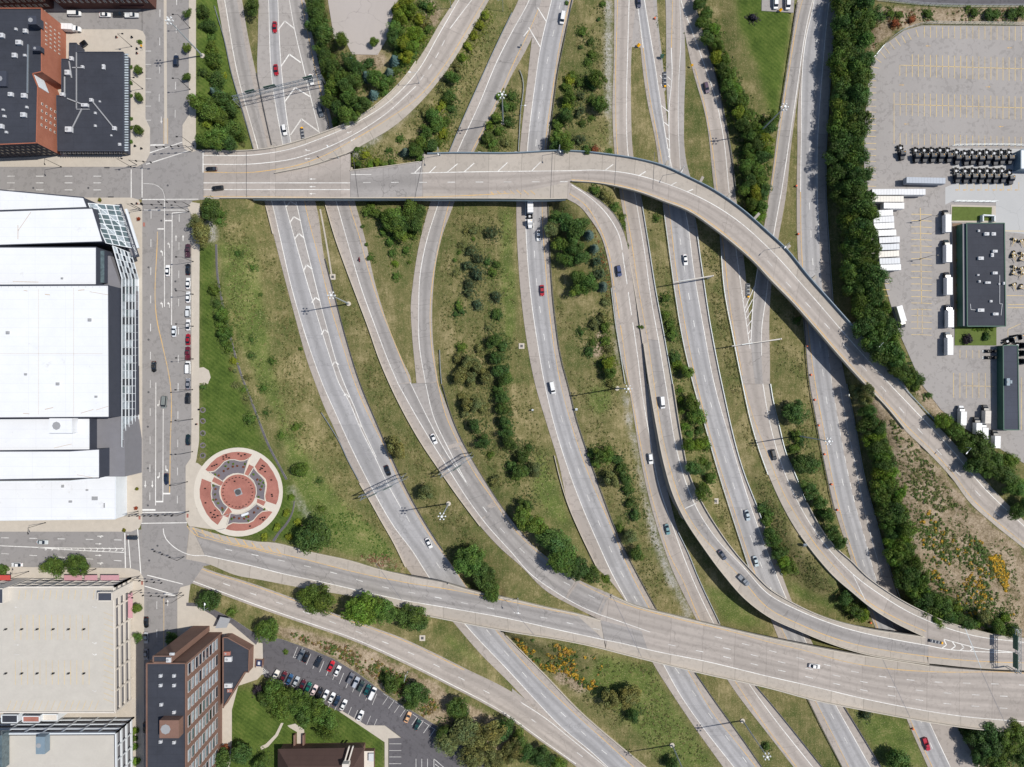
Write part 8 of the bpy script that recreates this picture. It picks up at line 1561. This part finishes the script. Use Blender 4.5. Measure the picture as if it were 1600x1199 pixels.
for i, (x, y) in enumerate(((1437, 345), (1438, 405))):
    lamp('twin headed yard lamp, %s of two among the yellow stalls' % ('upper' if i == 0 else 'lower'), x, y, ZL, 8.5, (1.6, 0), 'dark_pole', 'yard lamps')
def signal(label, px, py, dx, dy, L, n):
    p = W(px, py, KB); r = empty('traffic_signal', label, 'traffic signal', p, 0, 'traffic signals'); m = MB(); m.tube((0, 0, 0), (0, 0, 6.5), .14, .1, 6); link('pole', m.mesh('pole', mt['dark_pole']), r); d = Vector((dx, -dy, 0)).normalized(); m = MB(); m.tube((0, 0, 6.3), tuple(d * L + Vector((0, 0, 6.5))), .08, .05); link('mast_arm', m.mesh('mast_arm', mt['dark_pole']), r)
    for k in range(n): q = d * (L * (k + 1) / n) + Vector((0, 0, 6.1)); m = MB(); m.box(q, (.42, .42, 1.1)); link('signal_head', m.mesh('signal_head', mt['dark_pole']), r)
for a in (('signal arm at the corner of the low black roof', 214, 258, 1, .1, 9, 3), ('signal arm at the corner of the white hall', 219, 326, 1, 0, 12, 3), ('signal arm at the planting corner near the overpass', 301, 236, -1, .05, 12, 4), ('signal arm at the lawn corner below the overpass', 297, 322, -1, 0, 10, 3), ('signal arm at the lower hall corner', 217, 802, 1, 0, 11, 4), ('signal arm at the plaza corner', 292, 800, -1, .05, 12, 4), ('signal arm at the garage corner', 219, 900, 1, .1, 12, 4), ('signal arm at the office corner', 284, 926, -1, -.05, 13, 4), ('signal arm crossing the ramp mouth', 288, 870, -1, -.4, 10, 3)): signal(*a)
# sign gantries
def gantry(label, A, B, z0, signs, h=7.5):
    a, b = Vector(W(*A, z0 + h)), Vector(W(*B, z0 + h)); r = empty('sign_gantry', label, 'sign gantry', (a.x, a.y, z0), 0, 'sign gantries'); u = (b - a).normalized(); nrm = Vector((-u.y, u.x, 0)); m = MB(); L = (b - a).length; n = int(L / 1.8)
    for s in (-1, 1):
        for dz in (-.6, .6): m.tube(a + nrm * .75 * s + Vector((0, 0, dz)), b + nrm * .75 * s + Vector((0, 0, dz)), .11, n=5)
    for i in range(n):
        p, q = a + u * L * i / n, a + u * L * (i + 1) / n
        for dz in (-.6, .6): m.tube(p + nrm * .75 * (1 if i % 2 else -1) + Vector((0, 0, dz)), q - nrm * .75 * (1 if i % 2 else -1) + Vector((0, 0, dz)), .06, n=4)
        for s in (-1, 1): m.tube(p + nrm * .75 * s + Vector((0, 0, -.6 if i % 2 else .6)), q + nrm * .75 * s + Vector((0, 0, .6 if i % 2 else -.6)), .06, n=4)
    m.build('truss', mt['steel'], r)
    for p in (a, b):
        m = MB()
        for s in (-1, 1): m.tube((p.x + nrm.x * .75 * s, p.y + nrm.y * .75 * s, z0 - .5), (p.x + nrm.x * .75 * s, p.y + nrm.y * .75 * s, z0 + h + .6), .18, n=6)
        m.build('support_leg', mt['steel'], r)
    for t, w_, s in signs:
        c = a + u * L * t + nrm * 1.1 * s; m = MB(); m.box((c.x, c.y, z0 + h), (w_, .15, 2.8), math.atan2(u.y, u.x)); m.build('sign_panel', mt['wall_green'], r)
gantry('long steel sign gantry across both top carriageways', (364, 154), (503, 121), 0, ((.2, 4, 1), (.42, 5, 1), (.85, 4, 1)))
gantry('steel sign gantry across the chevron highway near the plaza', (562, 779), (632, 746), 0, ((.25, 4, -1), (.6, 4, -1)), 7)
gantry('steel sign gantry across the merged carriageway', (687, 744), (737, 712), .6, ((.5, 4, -1),), 7)
gantry('sign gantry at the right edge across the joined ramps', (1591, 983), (1591, 1052), 7.2, ((.3, 6, -1), (.72, 6, -1)), 7)
def cantilever(label, A, B, z0, h=7):
    a, b = Vector(W(*A, z0 + h)), Vector(W(*B, z0 + h)); r = empty('sign_gantry', label, 'sign gantry', (b.x, b.y, z0), 0, 'sign gantries'); m = MB(); m.tube(a, b, .22, .28, 8); m.tube(a + Vector((0, 0, .8)), b + Vector((0, 0, .8)), .2, .25, 8); m.build('beam', mt['wall_cream'], r); m = MB()
    m.tube((b.x, b.y, z0 - .4), (b.x, b.y, z0 + h + 1.2), .35, .28, 8); m.build('support_leg', mt['wall_cream'], r)
    c = a.lerp(b, .3); u = (b - a).normalized(); m = MB(); m.box((c.x, c.y, z0 + h + .4), (4.5, .15, 2.2), math.atan2(u.y, u.x)); m.build('sign_panel', mt['steel'], r)
cantilever('single beam sign gantry over the guardrailed highway', (1051, 442), (1113, 431.5), 0); cantilever('single beam sign gantry over the hatched merge below the flyover', (1143, 541), (1219, 530), 0)
# guardrails and barriers
gr_ = [('guardrail left of the middle highway, above the overpass', [(812, 110), (815, 117), (813, 180), (810, 236)], 'steel'), ('dark guardrail along the right edge of the middle highway, above the overpass', [(898, -20), (884, 52), (872, 112), (862, 187), (856, 235)], 'rust_steel'), ('dark guardrail along the right edge of the middle highway, below the overpass', [(857, 320), (860, 405), (867, 492), (878, 565), (888, 602), (901, 655), (918, 707), (941, 772), (966, 837), (996, 897), (1026, 952)], 'rust_steel'),
       ('galvanised guardrail left of the guardrailed highway', H3L[5:14], 'steel'), ('galvanised guardrail right of the guardrailed highway', H3R[6:14], 'steel'), ('galvanised guardrail left of the one lane ramp under the flyover', [(1125, 367), (1132, 455), (1145, 525), (1160, 600), (1172, 655), (1185, 700), (1200, 742)], 'steel'), ('guardrail right of the narrow single lane carriageway', R5R[5:10], 'steel'), ('guardrail on the outside of the loop ramp', [(955, 450), (961, 500), (971, 562), (977, 600)], 'steel'), ('dark rail on the bend of the loop ramp', [(917, 300), (940, 316), (961, 337), (973, 358), (978, 378)], 'rust_steel'),
       ('guardrail left of the truck side highway', [(1247, 407), (1256, 500), (1265, 600), (1276, 662), (1291, 740), (1303, 797)], 'rust_steel'), ('guardrail at the foot of the dense tree belt', [(1310, -20), (1301, 75), (1295, 162), (1291, 250), (1291, 300), (1295, 375), (1300, 450), (1304, 500)], 'steel'), ('guardrail below the tree belt and hillside', [(1323, 600), (1336, 662), (1351, 745), (1371, 820), (1386, 875), (1410, 945)], 'steel'), ('guardrail right of the east ramp', [(1204, 600), (1208, 625), (1218, 667), (1228, 707), (1243, 742), (1259, 783)], 'steel'),
       ('dark guardrail along the shrub belt ramp', [(1101, 57), (1118, 117), (1131, 175), (1143, 240), (1150, 298)], 'rust_steel'), ('dark guardrail right of the chevron highway', [(508, 405), (521, 455), (541, 530), (563, 600), (588, 660), (613, 717), (638, 770), (666, 820), (692, 860)], 'rust_steel'), ('dark guardrail right of the merged carriageway', [(691, 602), (708, 657), (733, 710), (763, 760), (801, 815), (826, 845)], 'rust_steel'), ('pale guardrail on the meadow left of the chevron highway', [(502, 645), (515, 665), (530, 690), (545, 722), (560, 750)], 'steel'),
       ('pale guardrail end beside the slanting ramp', [(687, 547), (688, 575), (690, 600)], 'steel'), ('guardrail between the two top left carriageways', [(401, 115), (412, 170), (425, 229)], 'rust_steel'), ('guardrail left of the first top carriageway', [(335, 10), (350, 60), (362, 115), (380, 175), (396, 232)], 'steel'), ('guardrail along the lawn of the upper right ramp', [(1246, 5), (1235, 75), (1217, 190)], 'rust_steel'), ('guardrail along the slanting ramp, upper left side', [(800, 20), (775, 72), (750, 127), (722, 190), (702, 238)], 'steel'),
       ('guardrail below the wide bridge left of the middle lane', [(1087, 1052), (1121, 1101), (1161, 1156), (1191, 1199)], 'rust_steel'), ('guardrail below the wide bridge left of the guardrailed highway', [(1262, 1092), (1285, 1139), (1315, 1197)], 'rust_steel'), ('guardrail below the wide bridge right of the guardrailed highway', [(1319, 1104), (1350, 1154), (1377, 1199)], 'rust_steel'), ('guardrail below the wide bridge beside the loop ramp', [(1182, 1073), (1200, 1094), (1285, 1199)], 'rust_steel'), ('guardrail left of the flyover gravel pocket', [(1060, 832), (1075, 863), (1090, 900), (1125, 975)], 'steel')]
for t, pts, m_ in gr_: 
    zf_ = (lambda x, y: gpx(x, y)[2] + .12)
    guardrail(t, pts, zf_, m_)
for t, pts, zf_ in (('low concrete wall left of the chevron highway near the plaza', [(562, 755), (580, 785), (595, 812), (615, 847), (634, 886)], Z0), ('low concrete wall left of the chevron highway at the overpass', [(416, 322), (427, 366)], Z0), ('concrete kerb wall left of the second carriageway', H2L[1:13], z), ('low concrete wall left of the middle highway beside the dark clump', [(866, 712), (874, 745), (888, 790), (905, 830), (932, 886)], Z0), ('concrete wall between loop ramp and narrow carriageway', [(979, 380), (986, 422), (995, 477), (1004, 537)], Z0), ('low concrete wall along the lower centre highway', [(790, 992), (855, 1058), (905, 1110), (960, 1158), (1010, 1199)], Z0)):
    zz = zprof(ZH2) if 'second' in t else zf_; barrier('concrete_barrier', t, 'barrier', pts, zz, .8, .4, 'barrier')
# crash cushions
def cushion(label, px, py, dx, dy, L, zf_, n=7):
    p = W(px, py, zf_(px, py)); r = empty('crash_cushion', label, 'crash cushion', p, heading(dx, dy), 'crash cushions'); boxpart(r, 'nose', (L / 2 + .3, 0, .5), (.6, .9, .9), 'sign_yellow')
    for i in range(n): boxpart(r, 'cell', (-L / 2 + L * (i + .5) / n, 0, .45), (L / n * .7, 1.1, .8), 'unit_grey' if i % 2 else 'wall_dark', bev=.1)
    for s in (-1, 1): boxpart(r, 'side_rail', (0, s * .62, .55), (L, .08, .35), 'steel', bev=.02)
cushion('crash cushion at the head of the ladder hatching', 1038.5, 124, 0, 1, 6, Z0); cushion('crash cushion at the chevrons before the overpass', 473.5, 211, -.15, -1, 5, Z0); cushion('crash cushion at the hatched merge below the flyover', 1168.5, 453, 0, 1, 5.5, Z0); cushion('crash cushion where the two flyover ramps join', 1460, 1002, 1, .2, 5, zprof(7.2))
# small signs, cones, drums
for i, (x, y, mm, s_) in enumerate(((993, 77, 'sign_yellow', 1.3), (1080, 109, 'sign_yellow', .8), (1214, 22, 'sign_yellow', 1.2), (1033, 95, 'wall_green', 1.4), (814, 78, 'steel', .9), (224, 79, 'sign_yellow', .7), (832, 645, 'wall_white', .8), (900, 644, 'wall_white', 1.0), (1255, 855, 'steel', 1.5))):
    p = gpx(x, y); r = empty('road_sign', ['yellow warning sign at the grass nose, top centre', 'yellow sign at the grass nose before the shrub belt', 'yellow warning sign below the small top lot', 'green sign behind the crash cushion', 'grey sign in the gore of the slanting ramp', 'yellow newspaper box beside the low black roof', 'white sign on the verge left of the middle highway', 'white sign right of the middle highway', 'grey sign panel on the grass beside the east ramp'][i], 'road sign', p, 0, 'road signs')
    m = MB(); m.tube((0, 0, 0), (0, 0, 2.0), .05); link('post', m.mesh('post', mt['steel']), r); m = MB(); m.box((0, 0, 2.0), (s_, .5 * s_, s_), 0); o = link('plate', m.mesh('plate', mt[mm]), r); o.rotation_euler = (R(-35), R(45) if s_ in (1.3, 1.2) else 0, 0); o.location = (0, 1.4 - 1.4, 0)
for i, (x, y) in enumerate(((1247, 366), (1261, 541), (1267, 586), (1273, 625), (1279, 665), (1288, 710), (1299, 757), (1308, 797), (1244, 291), (1023, 29), (1426, 1139), (1360, 973))):
    p = W(x, y, .3); r = empty('traffic_drum', '%s orange traffic drum from the top along the truck side highway' % ORD[i] if i < 8 else ['orange drum at the upper right ramp nose', 'orange drum at the planted strip near the top', 'orange drum below the wide bridge', 'orange drum between the flyover ramps'][i - 8], 'traffic drum', (p[0], p[1], .02), 0, 'orange traffic drums')
    m = MB(); m.tube((0, 0, .08), (0, 0, 1.0), .42, .32, 10); link('drum', m.mesh('drum', mt['orange']), r); m = MB(); m.tube((0, 0, .5), (0, 0, .68), .385, .365, 10); link('band', m.mesh('band', mt['white']), r); m = MB(); m.tube((0, 0, 0), (0, 0, .08), .55, n=8); link('base', m.mesh('base', mt['tyre']), r)
# mulched rings, drains, slabs in the grass
for k, (x, y) in enumerate(((815, 541), (520, 433), (1118, 783), (660, 997))):
    p = gpx(x, y); r = link('drain_inlet', None, None, p); tag(r, 'square concrete drain inlet in the grass ' + ['left of the middle highway', 'beside the chevron highway', 'beside the flyover ramp', 'below the ramp trees'][k], 'drain', 'drain inlets'); m = MB(); m.box((0, 0, .1), (2.4, 2.4, .3)); link('collar', m.mesh('collar', mt['barrier']), r); m = MB(); m.box((0, 0, .27), (1.1, 1.1, .06)); link('grate', m.mesh('grate', mt['rust_steel']), r)
ribbon('drain_channel', [(499, 327), (507, 370), (517, 430)], [(501.5, 327), (509.5, 370), (519.5, 430)], lambda x, y: gpx(x, y)[2] + .1, mt['walk'], 0, .2)['kind'] = 'structure'
COL.objects[-1]
ribbon('path', [(336, 382), (338, 430), (352, 500), (370, 570), (400, 650), (415, 690), (446, 750)], [(339.2, 382), (341.2, 430), (355.2, 500), (373.2, 570), (403.2, 650), (418.2, 689), (449.2, 749)], lambda x, y: gpx(x, y)[2] + .12, mt['lot_dark'], 0, .2)['kind'] = 'structure'
ribbon('path', [(459, 783), (456, 800), (446, 818), (434, 832), (425, 845)], [(461, 784), (458, 801), (449, 820), (437, 834), (429, 847)], lambda x, y: gpx(x, y)[2] + .14, mt['lot_dark'], 0, .2)['kind'] = 'structure'
for k, y in enumerate((641, 658, 677, 696, 712)):
    p = gpx(317, y); r = link('tree_ring', None, None, p); tag(r, '%s mulched ring from the top beside the pavement' % ORD[k], 'tree ring', 'mulched rings'); m = MB(); m.tube((0, 0, -.2), (0, 0, .14), 1.2, n=14); link('stone_edge', m.mesh('stone_edge', mt['wall_grey']), r); m = MB(); m.tube((0, 0, -.2), (0, 0, .17), 1.15, n=14); link('mulch', m.mesh('mulch', mt['mulch']), r)
def fence(label, pts, zf_, h=2.0):
    P = smooth(pts, step=9, extend=False); c = P[0]; r = empty('chain_fence', label, 'fence', W(c[0], c[1], zf_(*c)), 0, 'chain link fences'); m = MB(); n_ = MB()
    for i in range(len(P)):
        a = Vector(W(*P[i], zf_(*P[i]))); n_.tube(a, a + Vector((0, 0, h)), .04, n=5)
        if i: b = Vector(W(*P[i - 1], zf_(*P[i - 1]))); [m.tube(a + Vector((0, 0, k)), b + Vector((0, 0, k)), .035, n=4) for k in (.1, h * .33, h * .66, h)]
    m.build('wire_rails', mt['steel'], r); o = n_.build('posts', mt['steel'], r); o['kind'] = 'stuff'
fence('wire fence around the top of the truck lot', [(1363, 92), (1385, 67), (1412, 47), (1440, 39), (1500, 38), (1640, 40)], zprof(ZL)); fence('wire fence of the dark lot beyond the sandy bank', [(1370, 1), (1440, 8), (1640, 11)], zprof(ZL + 1)); fence('wire fence beside the parked truck rows', [(1487, 228), (1540, 227), (1640, 229)], zprof(ZL))
fence('wire fence north of the depot lawn island', [(1490, 315), (1555, 316)], zprof(ZL))

p = W(131, 69, KB + .6); r = empty('dumpster', 'black open dumpster on the rusty concrete court beside the low black roof', 'dumpster', (p[0], p[1], KB), R(35)); boxpart(r, 'bin', (0, 0, .75), (2.6, 1.9, 1.3), 'truck_dark'); boxpart(r, 'lid', (.2, 0, 1.44), (1.6, 1.7, .08), 'trim', bev=.03)
for s_ in (-1, 1): boxpart(r, 'lift_pocket', (0, s_ * 1.05, .8), (1.6, .2, .25), 'rust_steel', bev=.03)
for i, (x, y) in enumerate(((182, 58), (206, 58), (214, 76), (214, 83), (222, 113), (222, 154), (222, 206), (211, 228), (221, 232), (214, 318), (221, 318), (311, 640), (307, 663))):
    p = W(x, y, KB + .5); r = empty('litter_bin', '%s small dark pavement bin from the top along the street' % ORD[i], 'bin', (p[0], p[1], KB), 0, 'pavement bins'); m = MB(); m.tube((0, 0, 0), (0, 0, .9), .32, .36, 10); link('can', m.mesh('can', mt['dark_pole' if i % 3 else 'paver_red']), r); m = MB(); m.tube((0, 0, .9), (0, 0, 1.02), .38, .2, 10); link('hood', m.mesh('hood', mt['trim']), r)
